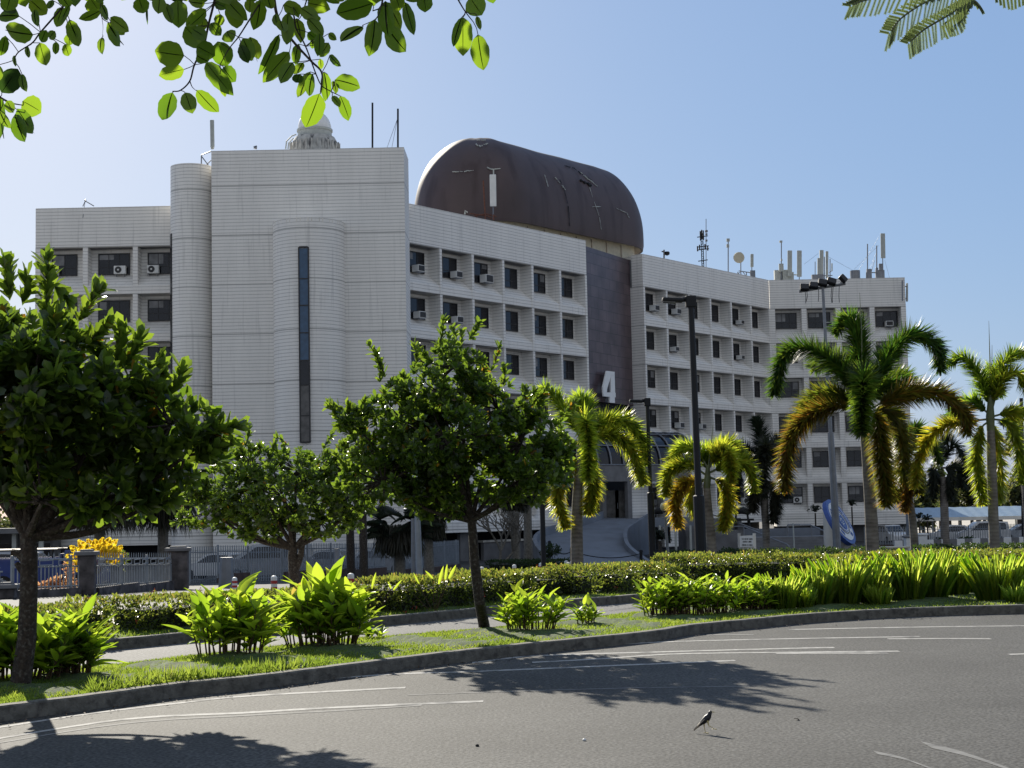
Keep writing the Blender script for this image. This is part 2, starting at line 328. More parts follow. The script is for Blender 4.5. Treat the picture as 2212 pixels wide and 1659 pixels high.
# leaves: numpy instancing into one mesh
T_OV = (np.array([(0,0,0),(.32,-.36,.05),(.32,.36,.05),(.74,-.5,.04),(.74,.5,.04),(1,0,-.02),(.5,0,-.05)]), [(0,1,6),(0,6,2),(1,3,6),(3,5,6),(6,5,4),(6,4,2)])
T_LANCE = (np.array([(0,0,0),(.4,-.5,.04),(.4,.5,.04),(1,0,-.08),(.45,0,-.03)]), [(0,1,4),(0,4,2),(1,3,4),(4,3,2)])
T_BLADE = (np.array([(0,-.35,0),(0,.35,0),(.5,.5,.03),(.5,-.5,.03),(1,0,-.06)]), [(0,1,2),(0,2,3),(3,2,4)])
T_TRI = (np.array([(0,-.5,0),(0,.5,0),(1,0,.0)]), [(0,1,2)])
def big_tmpl(arch=.25, ws=(.08, .7, 1, .8, .45, 0), n=6):
    v = []; f = []
    for i, wv in enumerate(ws):
        a = i/(len(ws)-1); z = -arch*a*a
        v += [(a, -wv/2, z+.05*wv), (a, 0, z-.03), (a, wv/2, z+.05*wv)]
    for i in range(len(ws)-1):
        b = i*3
        f += [(b, b+3, b+4), (b, b+4, b+1), (b+1, b+4, b+5), (b+1, b+5, b+2)]
    return (np.array(v), f)
T_BIG = big_tmpl(.12); T_BIG2 = big_tmpl(.45)
T_CAN = big_tmpl(.28, (.05, .75, 1, .88, .5, 0))
T_STRAP = big_tmpl(.12, (.6, .9, 1, .9, .6, 0))
T_ROUND = big_tmpl(.08, (.05, .55, .80, .93, .99, 1., .97, .90, .76, .50, .06))
TR_ = [big_tmpl(c_, tuple(np.array((.05, .55, .80, .93, .99, 1., .97, .90, .76, .50, .06))*np.random.default_rng(i_).uniform(.93, 1.06, 11))) for i_, c_ in enumerate((.08, .28, -.14, .18))]
def nrmz(a): return a/np.maximum(np.linalg.norm(a, axis=-1, keepdims=True), 1e-9)
def leaves(name, chunks, m, parent=None, smooth=True):
    V = []; Fc = []; A = []; n0 = 0
    for pos, d, nr, Ls, Ws, tm, rnd in chunks:
        N = len(pos)
        if N == 0: continue
        tv, tf = tm; d = nrmz(np.asarray(d, float)); nr = np.asarray(nr, float)
        nr = nrmz(nr-d*np.sum(nr*d, axis=1, keepdims=True)); sd_ = np.cross(nr, d)
        Ls = np.broadcast_to(Ls, (N,)); Ws = np.broadcast_to(Ws, (N,)); rnd = np.broadcast_to(rnd, (N,))
        v = pos[:, None, :]+d[:, None, :]*(tv[None, :, 0]*Ls[:, None])[..., None]+sd_[:, None, :]*(tv[None, :, 1]*Ws[:, None])[..., None]+nr[:, None, :]*(tv[None, :, 2]*Ls[:, None])[..., None]
        V.append(v.reshape(-1, 3)); k = tv.shape[0]
        f = (np.arange(N)*k)[:, None, None]+np.array(tf)[None]+n0; Fc.append(f.reshape(-1, 3)); A.append(np.repeat(rnd, k)); n0 += N*k
    V = np.concatenate(V); Fc = np.concatenate(Fc).astype(np.int32); A = np.concatenate(A)
    me = bpy.data.meshes.new(name); me.vertices.add(len(V)); me.vertices.foreach_set('co', V.ravel().astype(np.float32))
    me.loops.add(Fc.size); me.loops.foreach_set('vertex_index', Fc.ravel()); me.polygons.add(len(Fc))
    me.polygons.foreach_set('loop_start', np.arange(0, Fc.size, 3, dtype=np.int32)); me.polygons.foreach_set('loop_total', np.full(len(Fc), 3, np.int32))
    at_ = me.attributes.new('rnd', 'FLOAT', 'POINT'); at_.data.foreach_set('value', A.astype(np.float32))
    me.update(calc_edges=True)
    if smooth: me.polygons.foreach_set('use_smooth', np.ones(len(Fc), bool))
    return link(name, me, m, parent)
def rdir(n):
    a = RNG.normal(size=(n, 3)); return nrmz(a)
def spline(pts, n):
    pts = [Vector(p) for p in pts]; q = [pts[0]*2-pts[1]]+pts+[pts[-1]*2-pts[-2]]; out = []
    m = len(pts)-1
    for i in range(n):
        t = i/(n-1)*m; k = min(int(t), m-1); u = t-k; a, b, c, d = q[k:k+4]
        out.append(.5*((2*b)+(c-a)*u+(2*a-5*b+4*c-d)*u*u+(-a+3*b-3*c+d)*u**3))
    return out

# ================================================================== SETTING
def sheet(name, rows, m, dz=0., kind='structure', label=None):
    b = MB(); n = len(rows[0])
    for r in rows:
        for p in r: b.v.append((p[0], p[1], p[2]+dz))
    for i in range(len(rows)-1):
        for j in range(n-1): b.f.append((i*n+j, i*n+j+1, (i+1)*n+j+1, (i+1)*n+j))
    o = b.build(name, m); o['kind'] = kind
    return o
ys = [-30, 0, 10, 20, 30, 40, 50, 60, 70, 80, 90, 95, 120, 200, 500, 1500]
xs = [-1200, -300, -100, -60, -30, -10, 0, 10, 30, 60, 100, 300, 1200]
sheet('ground', [[(x, y, hz(y)) for x in xs] for y in ys], M['ground'], -.012)
def gl(pts, ext=None):
    out = [G(*p) for p in pts]
    return out
def dense(line, step=.6):
    out = []
    for a, b in zip(line[:-1], line[1:]):
        n = max(1, int((b-a).length/step))
        out += [a.lerp(b, i/n) for i in range(n)]
    return out+[line[-1]]
def smooth_line(line, n=60): 
    return [Vector((p.x, p.y, hz(p.y))) for p in spline(line, n)]
K1 = smooth_line(gl([(-420,1628),(-200,1590),(0,1561),(195,1535),(390,1507),(553,1490),(735,1466),(930,1440),(1126,1417),(1404,1387),(1500,1371),(1628,1358),(1765,1345),(1969,1333),(2212,1326),(2500,1322),(3000,1322)]), 120)
K2 = smooth_line(gl([(-420,1560),(-200,1520),(0,1484),(205,1462),(420,1435),(640,1410),(849,1391),(1029,1376),(1283,1348),(1400,1335),(1560,1316),(1765,1296),(1969,1280),(2212,1266),(2500,1255),(3000,1245)]), 120)
K3 = smooth_line(gl([(-420,1470),(-200,1448),(0,1428),(195,1410),(407,1389),(600,1372),(795,1356),(1029,1333),(1181,1317),(1380,1301),(1560,1288),(1765,1272),(1969,1256),(2212,1240),(2500,1228),(3000,1215)]), 120)
def off(line, d):   # shift the line away from the camera
    out = []
    for i, p in enumerate(line):
        t = (line[min(i+1, len(line)-1)]-line[max(i-1, 0)]); t.z = 0; t.normalize()
        n = Vector((-t.y, t.x, 0)); 
        if n.y < 0: n = -n
        q = p+n*d; out.append(Vector((q.x, q.y, hz(q.y))))
    return out
sheet('main_road', [[(p.x, p.y, 0) for p in K1], [(p.x*.9, 3, 0) for p in K1], [(p.x*2, -25, 0) for p in K1]][::-1], M['road'], .004)
sheet('side_road', [K2, off(K2, 1.5), [a.lerp(b, .7) for a, b in zip(K2, K3)], K3], M['lane'], .004)
def kerb(name, line, d, h=.14, w_=.15):
    a = line; b = off(line, w_*d); mb = MB(); n = len(a)
    for i in range(n):
        z = a[i].z; j = .0015*math.sin(i*1.7)
        mb.v += [(a[i].x, a[i].y, z-.05), (a[i].x, a[i].y+.004, z+h+j-.015), (a[i].x+(b[i].x-a[i].x)*.12, a[i].y+(b[i].y-a[i].y)*.12, z+h+j), (b[i].x, b[i].y, z+h+j), (b[i].x, b[i].y, z-.05)]
    for i in range(n-1):
        for k in range(4): mb.f.append((i*5+k, (i+1)*5+k, (i+1)*5+k+1, i*5+k+1))
    o = mb.build(name, M['kerb']); o['kind'] = 'structure'; return o
kerb('kerb', K1, 1); kerb('kerb', K2, -1, .13); kerb('kerb', K3, 1, .15)
def island(name, A, B, m, h=.115, k=5):
    rows = []
    for j in range(k+1):
        r = []
        for i in range(len(A)):
            p = A[i].lerp(B[i], j/k); e = 0 if j in (0, k) else .03+.03*math.sin(i*.9+j*2.1)
            r.append((p.x, p.y, hz(p.y)+h+e))
        rows.append(r)
    return sheet(name, rows, m)
I1a, I1b = off(K1, .14), off(K2, -.14)
island('lawn_strip', I1a, I1b, M['soil'])
I2a = off(K3, .14); I2b = off(K3, 3.2)
island('planting_strip', I2a, I2b, M['soil'])
sheet('car_park', [[(x, y, hz(y)) for x in (-60, -30, 0, 30, 60, 90)] for y in (34, 38, 45, 55, 70, 85, 95, 114, 140, 200)], M['carpark'], -.006)
# worn road lines
def mark(pts, w_=.20, m='mark', z=.0065):
    L_ = [G(*p) for p in pts]; L_ = spline(L_, 24) if len(L_) > 2 else dense(L_, .5)
    a = [Vector((p.x, p.y-w_/2, z+hz(p.y))) for p in L_]; b = [Vector((p.x, p.y+w_/2, z+hz(p.y))) for p in L_]
    sheet('road_marking', [a, b], M[m])
mark([(-60,1582),(195,1543),(400,1519),(540,1504.5),(876,1487)], .14)
mark([(-150,1622),(258,1557),(540,1541),(720,1530),(1044,1516)], .14)
mark([(-150,1632),(258,1566),(540,1547),(720,1537),(911,1525)], .09, 'markfade')
mark([(700,1468),(860,1457),(1016,1452),(1300,1440),(1588,1428)], .14)
mark([(1020,1433),(1157,1418),(1404,1410),(1700,1402),(1802,1400)], .15)
mark([(1150,1432),(1300,1424),(1458,1414),(1700,1410.5),(1942,1408)], .14)
mark([(1676,1412.6),(1800,1412.2),(1918,1412)], .14)
mark([(1330,1393),(1458,1387),(1700,1381),(1987,1376)], .14)
mark([(1703,1361),(1950,1356),(2212,1353),(2500,1352)], .14)
mark([(1918,1381),(2050,1380.4),(2140,1381)], .14)
mark([(1527,1373),(1560,1372.2),(1628,1372)], .16, 'markfade')
mark([(880,1503),(1080,1496),(1360,1488),(1620,1484)], .06, 'markfade')
mark([(1891,1628),(1950,1640),(2003,1659),(2060,1680)], .16, 'markfade')
mark([(2000,1611),(2080,1630),(2167,1659),(2230,1685)], .34, 'markfade')
mark([(2180,1415),(2260,1412)], .14)

# ================================================================== BUILDING
BZ = -1.9
bld = empty('office_building', (0, 130, BZ), 'five storey white clad office block with recessed windows, windowless tower and brown rounded roof shell', 'building')
ROWS = [21.6, 18.12, 14.63, 11.05, 7.55, 3.98]; ZR = 24.56
WINS = []
def wing(A, B, nb, base, rec=1.15, pw=.26, wr=.66, skip=None, wide=None, back=15, first=0):
    A = Vector(A); B = Vector(B); u = (B-A).normalized(); n = Vector((-u.y, u.x)); W_ = (B-A).length; bw = W_/nb
    MB().hexa(A, B, .35, ROWS[0], ZR, n).build('parapet_wall', M['clad'], bld)
    # body behind
    q = [A+n*rec, B+n*rec, B+n*back, A+n*back]
    MB().prism(q, base, ROWS[0]).build('wall', M['clad'], bld)
    MB().prism([A+n*.35, B+n*.35, B+n*back, A+n*back], ROWS[0]+.002, ZR-.5).build('roof', M['concg'], bld)
    for i in range(nb+1):
        c = A+u*(i*bw); a = c-u*pw/2; b_ = c+u*pw/2
        if i == 0: a, b_ = c, c+u*pw
        if i == nb: a, b_ = c-u*pw, c
        MB().hexa(a-n*.03, b_-n*.03, rec+.03, base+1.2, ROWS[0]-.002, n).build('pier', M['clad'], bld)
    for k, zt in enumerate(ROWS):
        zb = ROWS[k+1] if k < 5 else base
        zf = (ROWS[k+1] if k < 5 else zt-3.5)+.62; zs = zt-1.92; mb = MB()
        for p, z in ((A, zb), (B, zb)): pass
        a, b_ = A, B; a2, b2 = A+n*rec, B+n*rec
        mb.add([(a.x,a.y,zb),(b_.x,b_.y,zb),(b_.x,b_.y,zf),(a.x,a.y,zf),(a2.x,a2.y,zb),(b2.x,b2.y,zb),(b2.x,b2.y,zs),(a2.x,a2.y,zs)],
               [(0,1,2,3),(3,2,6,7),(0,4,5,1),(0,3,7,4),(1,5,6,2)])
        mb.build('spandrel', M['clad'], bld)
        for i in range(nb):
            if skip and skip(i, k): continue
            ww = bw*wr; cx = A+u*((i+.5)*bw)+n*(rec-.05)
            if wide and (i, k) in wide: ww *= wide[(i, k)]
            z1 = zt-.3; z0 = zt-1.9; hw = ww/2; f = MB(); rz = math.atan2(u.y, u.x)
            def bar(s0, s1, z_0, z_1, dep=.1):
                c = cx+u*((s0+s1)/2); f.box((c.x, c.y, (z_0+z_1)/2), (s1-s0, dep, z_1-z_0), rz)
            bar(-hw, hw, z1-.07, z1); bar(-hw, hw, z0, z0+.07); bar(-hw, -hw+.07, z0+.07, z1-.07); bar(hw-.07, hw, z0+.07, z1-.07)
            bar(-hw+.07, hw-.07, z0+.55, z0+.6, .07)
            nm = 3 if ww > 2 else 2
            for q_ in range(1, nm):
                s = -hw+ww*q_/nm; bar(s-.025, s+.025, z0+.6, z1-.07, .07); bar(s-.025, s+.025, z0+.07, z0+.55, .07)
            fo = f.build('window', M['frame'], bld)
            g = MB(); c = cx+n*.01; g.box((c.x, c.y, (z0+z1)/2), (ww-.1, .03, z1-z0-.1), rz)
            go = g.build('pane', M['glass'] if random.random() < .8 else M['glassgrey'] if (k > 2 and random.random() < .5) else M['glass'], fo)
            if random.random() < .6:      # a lowered blind, curtain or paper seen through the pane
                wd = random.choice((.22, .3, .45)); s0 = -hw+.1 if random.random() < .65 else hw-.1-ww*wd; hb = random.uniform(.35, .9)*(z1-z0-.7)
                c = cx+u*(s0+ww*wd/2)-n*.012; MB().box((c.x, c.y, z1-.1-hb/2), (ww*wd, .012, hb), rz).build('blind', M['blind'], fo)
            WINS.append((i, k, cx, u, n, z0, z1, ww))
    return u, n, bw
# left wing, centre wing, right wing, end wing
xl = at(74, 113.6).x; xm = at(457, 113.6).x
Lw = wing((xl, 113.6), (xl+4*3.64, 113.6), 4, -.1, pw=.36, wr=.64, wide={(0, k): .8 for k in range(6)}); WL = list(WINS); WINS.clear()
pA = at(887, 114.2); pB = at(1279, 132); Mw = wing(pA.xy, pB.xy, 6, .3, back=13); WM = list(WINS); WINS.clear()
pC = at(1402, 139.5); pD = at(1677, 157.5); Rw = wing(pC.xy, pD.xy, 6, .3, back=13); WR = list(WINS); WINS.clear()
pE = at(1974, 157.5); Fw = wing(pD.xy+Vector((.02, .0)), pE.xy, 4, -.2, pw=.5, wr=.66, back=16); WF = list(WINS); WINS.clear()
# basement band under the overhanging ground floor; near-black parts paint in opening shade
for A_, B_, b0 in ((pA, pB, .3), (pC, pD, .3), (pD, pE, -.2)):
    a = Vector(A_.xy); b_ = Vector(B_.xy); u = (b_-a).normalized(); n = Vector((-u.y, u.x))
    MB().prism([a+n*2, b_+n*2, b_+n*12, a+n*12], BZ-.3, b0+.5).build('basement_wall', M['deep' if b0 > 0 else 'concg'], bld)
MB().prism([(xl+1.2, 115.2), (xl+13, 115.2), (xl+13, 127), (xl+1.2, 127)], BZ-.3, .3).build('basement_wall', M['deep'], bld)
u_ = (pB.xy-pA.xy).normalized(); n_ = Vector((-u_.y, u_.x))
for t0, t1, zt_ in ((1, 2.6, .5), (6.2, 7.2, .5), (9, 18.5, -.55)): MB().hexa(pA.xy+u_*t0+n_*.6, pA.xy+u_*t1+n_*.6, .3, BZ-.3, min(zt_, .29), n_).build('basement_wall', M['concg'], bld)
MB().hexa(pA.xy+u_*8.8+n_*.5, pA.xy+u_*18.6+n_*.5, .5, -.54, -.38, n_).build('ledge', M['cladsmooth'], bld)
# tower slab with bulge and turret
x0 = at(460, 110).x; x1 = at(884, 110).x
MB().prism([(x0, 110), (x1, 110), (x1+.05, 113.9), (x0, 113.9)], BZ-.3, 27.72).build('tower_wall', M['clad'], bld)
xb = at(673, 110).x; rb = 2.52; bz = 22.35
b = MB(); b.lathe((xb, 110.02, 0), [(rb, BZ-.3), (rb, bz)], 40, math.pi, 2*math.pi)
b.build('round_bay', M['clad'], bld, smooth=True)
b = MB(); b.prism([(xb+rb*math.cos(math.pi+math.pi*i/30), 110.02+rb*math.sin(math.pi+math.pi*i/30)) for i in range(31)], bz-.3, bz+.002); b.build('bay_cap', M['cladsmooth'], bld)
ws_ = MB(); gx = xb-.05; gy = 110-rb
for i in range(1): ws_.box((gx-.33, gy-.0, 13.5), (.08, .25, 13.5)); ws_.box((gx+.33, gy, 13.5), (.08, .25, 13.5)); ws_.box((gx, gy, 20.25), (.58, .25, .1)); ws_.box((gx, gy, 6.78), (.58, .25, .1))
segs = [20.2, 18.05, 16.2, 14.3, 12.4, 10.7, 8.6, 6.83]
for z in segs[1:-1]: ws_.box((gx, gy, z), (.58, .22, .07))
fo = ws_.build('window', M['frame'], bld)
for i, (a, c) in enumerate(zip(segs[:-1], segs[1:])):
    MB().box((gx, gy-.02, (a+c)/2), (.58, .1, a-c-.07)).build('pane', M['glasssky'] if i < 4 else M['glassgrey'] if i > 4 else M['glass'], fo)
tx = at(417, 112.2).x; tr = 1.52; tz = P(418, 354, 111.).z
MB().lathe((tx, 112.2, 0), [(tr, BZ-.3), (tr, tz), (0, tz+.01)], 40).build('turret', M['clad'], bld, smooth=True)
MB().prism([(tx+.3, 112.6), (x0-.01, 112.6), (x0-.01, 115), (tx+.3, 115)], BZ-.3, tz-.01).build('turret', M['clad'], bld)
a_ = R(208); zt_ = P(383, 502, 111).z
MB().box((tx+1.5*math.cos(a_), 112.2+1.5*math.sin(a_), (zt_+4)/2), (.14, .34, zt_-4), a_-math.pi/2+R(90)).build('slot_window', M['glass'], bld)
# tiled central panel and the end pier of the right wing
pa = Vector(pB.xy); pc = Vector(pC.xy); rn = Rw[1]
pb = Vector(at(1379, 140.8).xy)
b = MB(); zb_ = 11.0
b.add([(pa.x, pa.y+.4, zb_), (pb.x, pb.y, zb_), (pb.x, pb.y, 24.15), (pa.x, pa.y+.4, 24.15), (pa.x, pa.y+2, zb_), (pb.x, pb.y+2, zb_), (pb.x, pb.y+2, 24.15), (pa.x, pa.y+2, 24.15)], [(0,1,2,3),(3,2,6,7),(4,0,3,7),(1,5,6,2),(0,4,5,1)])
b.build('tiled_panel', M['tile'], bld)
MB().prism([pc+Vector((-.02, 0)), pc+rn*1.17+Vector((-.02, 0)), pb+Vector((.02, 0)), pb+Vector((.3, .6)), pc+rn*6+Vector((2, 0))], BZ, ZR-.002).build('end_wall', M['clad'], bld)
# solid block for the entrance recess, its shade put in as near-black colour
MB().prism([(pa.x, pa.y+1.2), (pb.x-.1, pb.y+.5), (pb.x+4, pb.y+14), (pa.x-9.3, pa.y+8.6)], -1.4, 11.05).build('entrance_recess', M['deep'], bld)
MB().prism([(pa.x-.5, pa.y+2.6), (pb.x, pb.y+2.1), (pb.x+4, pb.y+14), (pa.x-6, pa.y+12)], 11.07, 22.4).build('wall', M['concg'], bld)  # unseen core added to block sun leaking between the wings
# number on the panel
def digit4():
    q = P(1313, 836, 134.6)
    pts = lambda L_: [((x-1313)/3400*134.6, -(y-836)/3400*134.6) for x, y in L_]
    u = (pb-pa).normalized(); b = MB()
    def poly(L_):
        k = len(L_); n = Vector((u.y, -u.x)); base = len(b.v)
        sc = 1/u.x*.93*u.x
        for dd in (0, .12):
            for (x, z) in pts(L_):
                s = x/(u.x-(q.x/q.y)*u.y)
                b.v.append((q.x+u.x*s+n.x*dd, q.y+u.y*s+n.y*dd, q.z+z+s*u.y*((q.z-1.75)/q.y)*1.0))
        b.f.append(tuple(base+i for i in range(k))); b.f.append(tuple(base+k+i for i in range(k))[::-1])
        for i in range(k): b.f.append((base+i, base+(i+1) % k, base+k+(i+1) % k, base+k+i))
    poly([(1309, 801), (1326, 803), (1326, 810), (1318, 812), (1309, 839), (1308, 848), (1300, 847), (1300, 836)])
    poly([(1300, 847), (1301, 856), (1327, 859), (1327, 849)])
    poly([(1317, 811), (1326, 809), (1326, 849), (1317, 848)])
    poly([(1314, 857.5), (1325, 858.5), (1325, 871), (1314, 870)])
    o = b.build('number_sign', M['signwhite'])
    return tag(o, 'large white numeral 4 fixed low on the purple brown tiled panel', 'number sign')
digit4()
# ------------------------------------------------ roof shell (stadium plan dome)
c1 = Vector((at(1046, 133).x, 133)); c2 = Vector((at(1275, 144.9).x, 144.9)); ax = (c2-c1).normalized(); RD = 5.55; ZB = 25.75
def stadium(r, n=28):
    out = []; a0 = math.atan2(ax.y, ax.x)
    for i in range(n+1): a = a0-math.pi/2+math.pi*i/n; out.append(c2+Vector((math.cos(a), math.sin(a)))*r)
    for t in np.linspace(0, 1, 14)[1:-1]: out.append(c2.lerp(c1, t)+Vector((-ax.y, ax.x))*r)
    for i in range(n+1): a = a0+math.pi/2+math.pi*i/n; out.append(c1+Vector((math.cos(a), math.sin(a)))*r)
    for t in np.linspace(0, 1, 14)[1:-1]: out.append(c1.lerp(c2, t)+Vector((ax.y, -ax.x))*r)
    return out
b = MB(); H = 7.9; prof = []
for i in range(27):
    t = i/26*math.pi/2; prof.append((max(.02, math.cos(t)**.88)*RD, ZB+1.0+(H-1.0)*math.sin(t)**.97))
prof = [(RD*.955, ZB-.1), (RD*.985, ZB-.12), (RD*1.0, ZB+.3)]+prof
rings = [stadium(r) for r, z in prof]; n = len(rings[0])
for (r, z), ring in zip(prof, rings):
    for k, p in enumerate(ring):
        dz = .03*math.sin(k*.5+z*1.3)+.018*math.sin(k*1.3-z*2)
        b.v.append((p.x, p.y, z+dz*(1 if z > ZB+1 else 0)))
for j in range(len(rings)-1):
    for k in range(n): b.f.append((j*n+k, j*n+(k+1) % n, (j+1)*n+(k+1) % n, (j+1)*n+k))
b.f.append(tuple((len(rings)-1)*n+k for k in range(n)))
b.build('roof_shell', M['dome'], bld, smooth=True)
b = MB(); rr = [(RD*.952, ZB-.1), (RD*.80, ZB+.75), (RD*.5, ZB+.8)]
for r, z in rr:
    for p in stadium(r): b.v.append((p.x, p.y, z))
for j in range(2):
    for k in range(n): b.f.append((j*n+k, j*n+(k+1) % n, (j+1)*n+(k+1) % n, (j+1)*n+k))
b.build('shell_soffit', M['soffit'], bld, smooth=True)
b = MB(); st = stadium(RD*.84); 
b.prism(st, 22.5, ZB+.72); b.build('drum_wall', M['cream'], bld)
# windows round the drum
per = stadium(RD*.845, 28)
for k in list(range(6, 27, 3)):
    a, c = per[k], per[(k+2) % len(per)]; d = c-a; mid = (a+c)/2
    f = MB(); f.box((mid.x, mid.y, 24.55), (d.length, .16, .85), math.atan2(d.y, d.x)); fo = f.build('window', M['frame'], bld)
    nn = Vector((d.y, -d.x)).normalized()
    g = MB()
    for s in (-.25, .25): q = mid+nn*.07+d*s; g.box((q.x, q.y, 24.55), (d.length*.42, .06, .6), math.atan2(d.y, d.x))
    g.build('pane', M['glass'], fo)
for t in np.linspace(.05, .95, 7):
    q = c1.lerp(c2, t)+Vector((ax.y, -ax.x))*RD*.85
    MB().box((q.x, q.y, 24.7), (.06, .1, 1.9), math.atan2(ax.y, ax.x)).build('drum_rib', M['soffit'], bld)
# peeled and patched places on the shell: small raised flakes following the surface
def shellpt(px, py):
    o_ = Vector((0, 0, EYE)); r = (P(px, py, 1)-o_)
    y = 118.
    while y < 150:
        p = o_+r*(y/r.y); q = Vector(p.xy); t = max(0, min((c2-c1).length, (q-c1).dot(ax))); dd = (q-(c1+ax*t)).length
        if dd < RD and ZB < p.z:
            tt = math.acos(min(1, (dd/RD)**(1/.88))); zt = ZB+1+(H-1)*math.sin(tt)**.97
            if p.z <= zt+.05: return p-r.normalized()*.12
        y += .03
    return None
def flake(pts, m, w0=.1, rag=.5):
    b = MB()
    for a, c in zip(pts[:-1], pts[1:]):
        for i in range(6):
            t = i/6; x = a[0]+(c[0]-a[0])*t; y = a[1]+(c[1]-a[1])*t
            p = shellpt(x+random.uniform(-1, 1)*rag, y+random.uniform(-1, 1)*rag); p2 = shellpt(x+(c[0]-a[0])/6*1.1, y+(c[1]-a[1])/6*1.1)
            if p and p2 and random.random() < .85: b.tube([p, p2], w0*random.uniform(.35, 1.1), 5)
    if b.v: b.build('peeling_paint', m, bld)
fl = lambda x, y: (864+.25*x, 270+.25*y)
flake([fl(650,165), fl(690,185), fl(760,160)], M['offwhite'], .07, 1.5)
flake([fl(660,130), fl(740,130)], M['offwhite'], .05, .4)
flake([fl(455,405), fl(520,405), fl(635,390)], M['offwhite'], .05, 1.2)
flake([fl(750,370), fl(810,385), fl(865,378)], M['offwhite'], .06, .6)
flake([fl(1340,450), fl(1390,510), fl(1430,560)], M['offwhite'], .05, .8)
flake([fl(1380,470), fl(1420,560), fl(1455,700), fl(1468,870)], M['deep'], .04, .5)
flake([fl(1560,480), fl(1610,500), fl(1650,520)], M['deep'], .13, 2.5)
flake([fl(1420,350), fl(1500,370), fl(1560,415), fl(1680,490)], M['deep'], .045, .5)
flake([fl(1640,540), fl(1670,640), fl(1720,780), fl(1740,900)], M['offwhite'], .03, .4)
flake([fl(1660,705), fl(1750,705)], M['offwhite'], .04, .5)
flake([fl(1250,430), fl(1280,530)], M['offwhite'], .04, .3)
flake([fl(1870,720), fl(1960,760), fl(1980,800)], M['offwhite'], .04, .6)
flake([fl(1560,410), fl(1630,470), fl(1720,540)], M['offwhite'], .06, 1.)

# ------------------------------------------------ entrance: beam, glazed barrel canopy, columns, doors
def canopy():
    a = P(1292, 1010, 129.5); b_ = P(1506, 1010, 135.5); u = (b_-a); u.z = 0; Ln = u.length; u.normalize(); n = Vector((-u.y, u.x, 0)); rz = math.atan2(u.y, u.x)
    z0, z1 = 4.1, 5.45
    c = a+u*Ln/2+n*.3; MB().box((c.x, c.y, (z0+z1)/2), (Ln, .6, z1-z0), rz).build('entrance_beam', M['concg'], bld)
    r_ = 2.9; g = MB(); fr = MB(); k = 8
    prof = [(r_*(1-math.cos(i/k*math.pi/2)), r_*math.sin(i/k*math.pi/2)) for i in range(k+1)]
    for i in range(k):
        p0, p1 = prof[i], prof[i+1]; q = []
        for (dn, dz), s in ((p0, 0), (p0, Ln), (p1, Ln), (p1, 0)): w_ = a+u*s+n*(dn+.1); q.append((w_.x, w_.y, z1+dz))
        g.add(q, [(0, 1, 2, 3)])
    g.build('canopy_glazing', M['glass'], bld)
    for s in np.linspace(0.05, Ln-.05, 9):
        fr.tube([(*(a+u*s+n*(dn)).xy, z1+dz+.03) for dn, dz in prof], .08, 6)
    for i in (0, 3, 6, 8):
        dn, dz = prof[i]; fr.tube([(*(a+n*dn).xy, z1+dz+.03), (*(a+u*Ln+n*dn).xy, z1+dz+.03)], .06, 6)
    fr.build('canopy_frame', M['metal'], bld)
    for px in (1358, 1303):
        q = at(px, 131.5); MB().box((q.x, q.y, 2.2), (.42, .42, 4.1), rz).build('column', M['concg'], bld)
    q0 = at(1366, 132.5); q1 = at(1410, 134.5); MB().hexa(q0, q1, 2, -1.5, 4.1, Vector((-.2, 1))).build('entrance_wall', M['clad'], bld)
    q0 = at(1434, 135.5); q1 = at(1500, 138); MB().hexa(q0, q1, 2, -1.5, 4.1, Vector((-.2, 1))).build('entrance_wall', M['clad'], bld)
    for px, w_ in ((1324, 1.0), (1341, .9)):
        q = at(px, 133.5); d = MB().box((q.x, q.y, 2.15), (w_, .06, 2.5)).build('door', M['glassgrey'], bld)
        MB().box((q.x+w_*.4, q.y-.08, 2.1), (.05, .06, .5)).build('handle', M['metal'], d)
canopy()
# ramp to the entrance
rows = []; wl = []; wr_ = []
keys = [(1218, 1207, 1404, 107), (1203, 1180, 1375, 110), (1188, 1163, 1353, 113.5), (1172, 1162, 1347, 117), (1156, 1185, 1351, 120), (1143, 1232, 1368, 123.5), (1131, 1275, 1387, 127), (1121, 1303, 1402, 130), (1118, 1300, 1402, 133)]
sp = spline([Vector((k[1], k[0], k[2])) for k in keys], 40); dd_ = spline([Vector((k[3], 0, 0)) for k in keys], 40)
b = MB(); Ls = []; Rs = []
for v, d in zip(sp, dd_):
    l = P(v.x, v.y, d.x); r = P(v.z, v.y+1, d.x+.6); Ls.append(l); Rs.append(r)
rampo = empty('entrance_ramp', (Ls[0].x, Ls[0].y, BZ), 'curved grey concrete ramp with low white side walls climbing to the entrance', 'ramp')
for l, r in zip(Ls, Rs):
    for t in (0, .5, 1): q = l.lerp(r, t); b.v.append((q.x, q.y, q.z))
    b.v.append((r.x, r.y, BZ-.2)); b.v.append((l.x, l.y, BZ-.2))
for i in range(39):
    for k in range(4): b.f.append((i*5+k, i*5+k+1, i*5+6+k, i*5+5+k))
    b.f.append((i*5+4, i*5, i*5+5, i*5+9))
b.f.append((0, 4, 3, 2, 1)); b.build('ramp_surface', M['conc'], rampo, smooth=False)
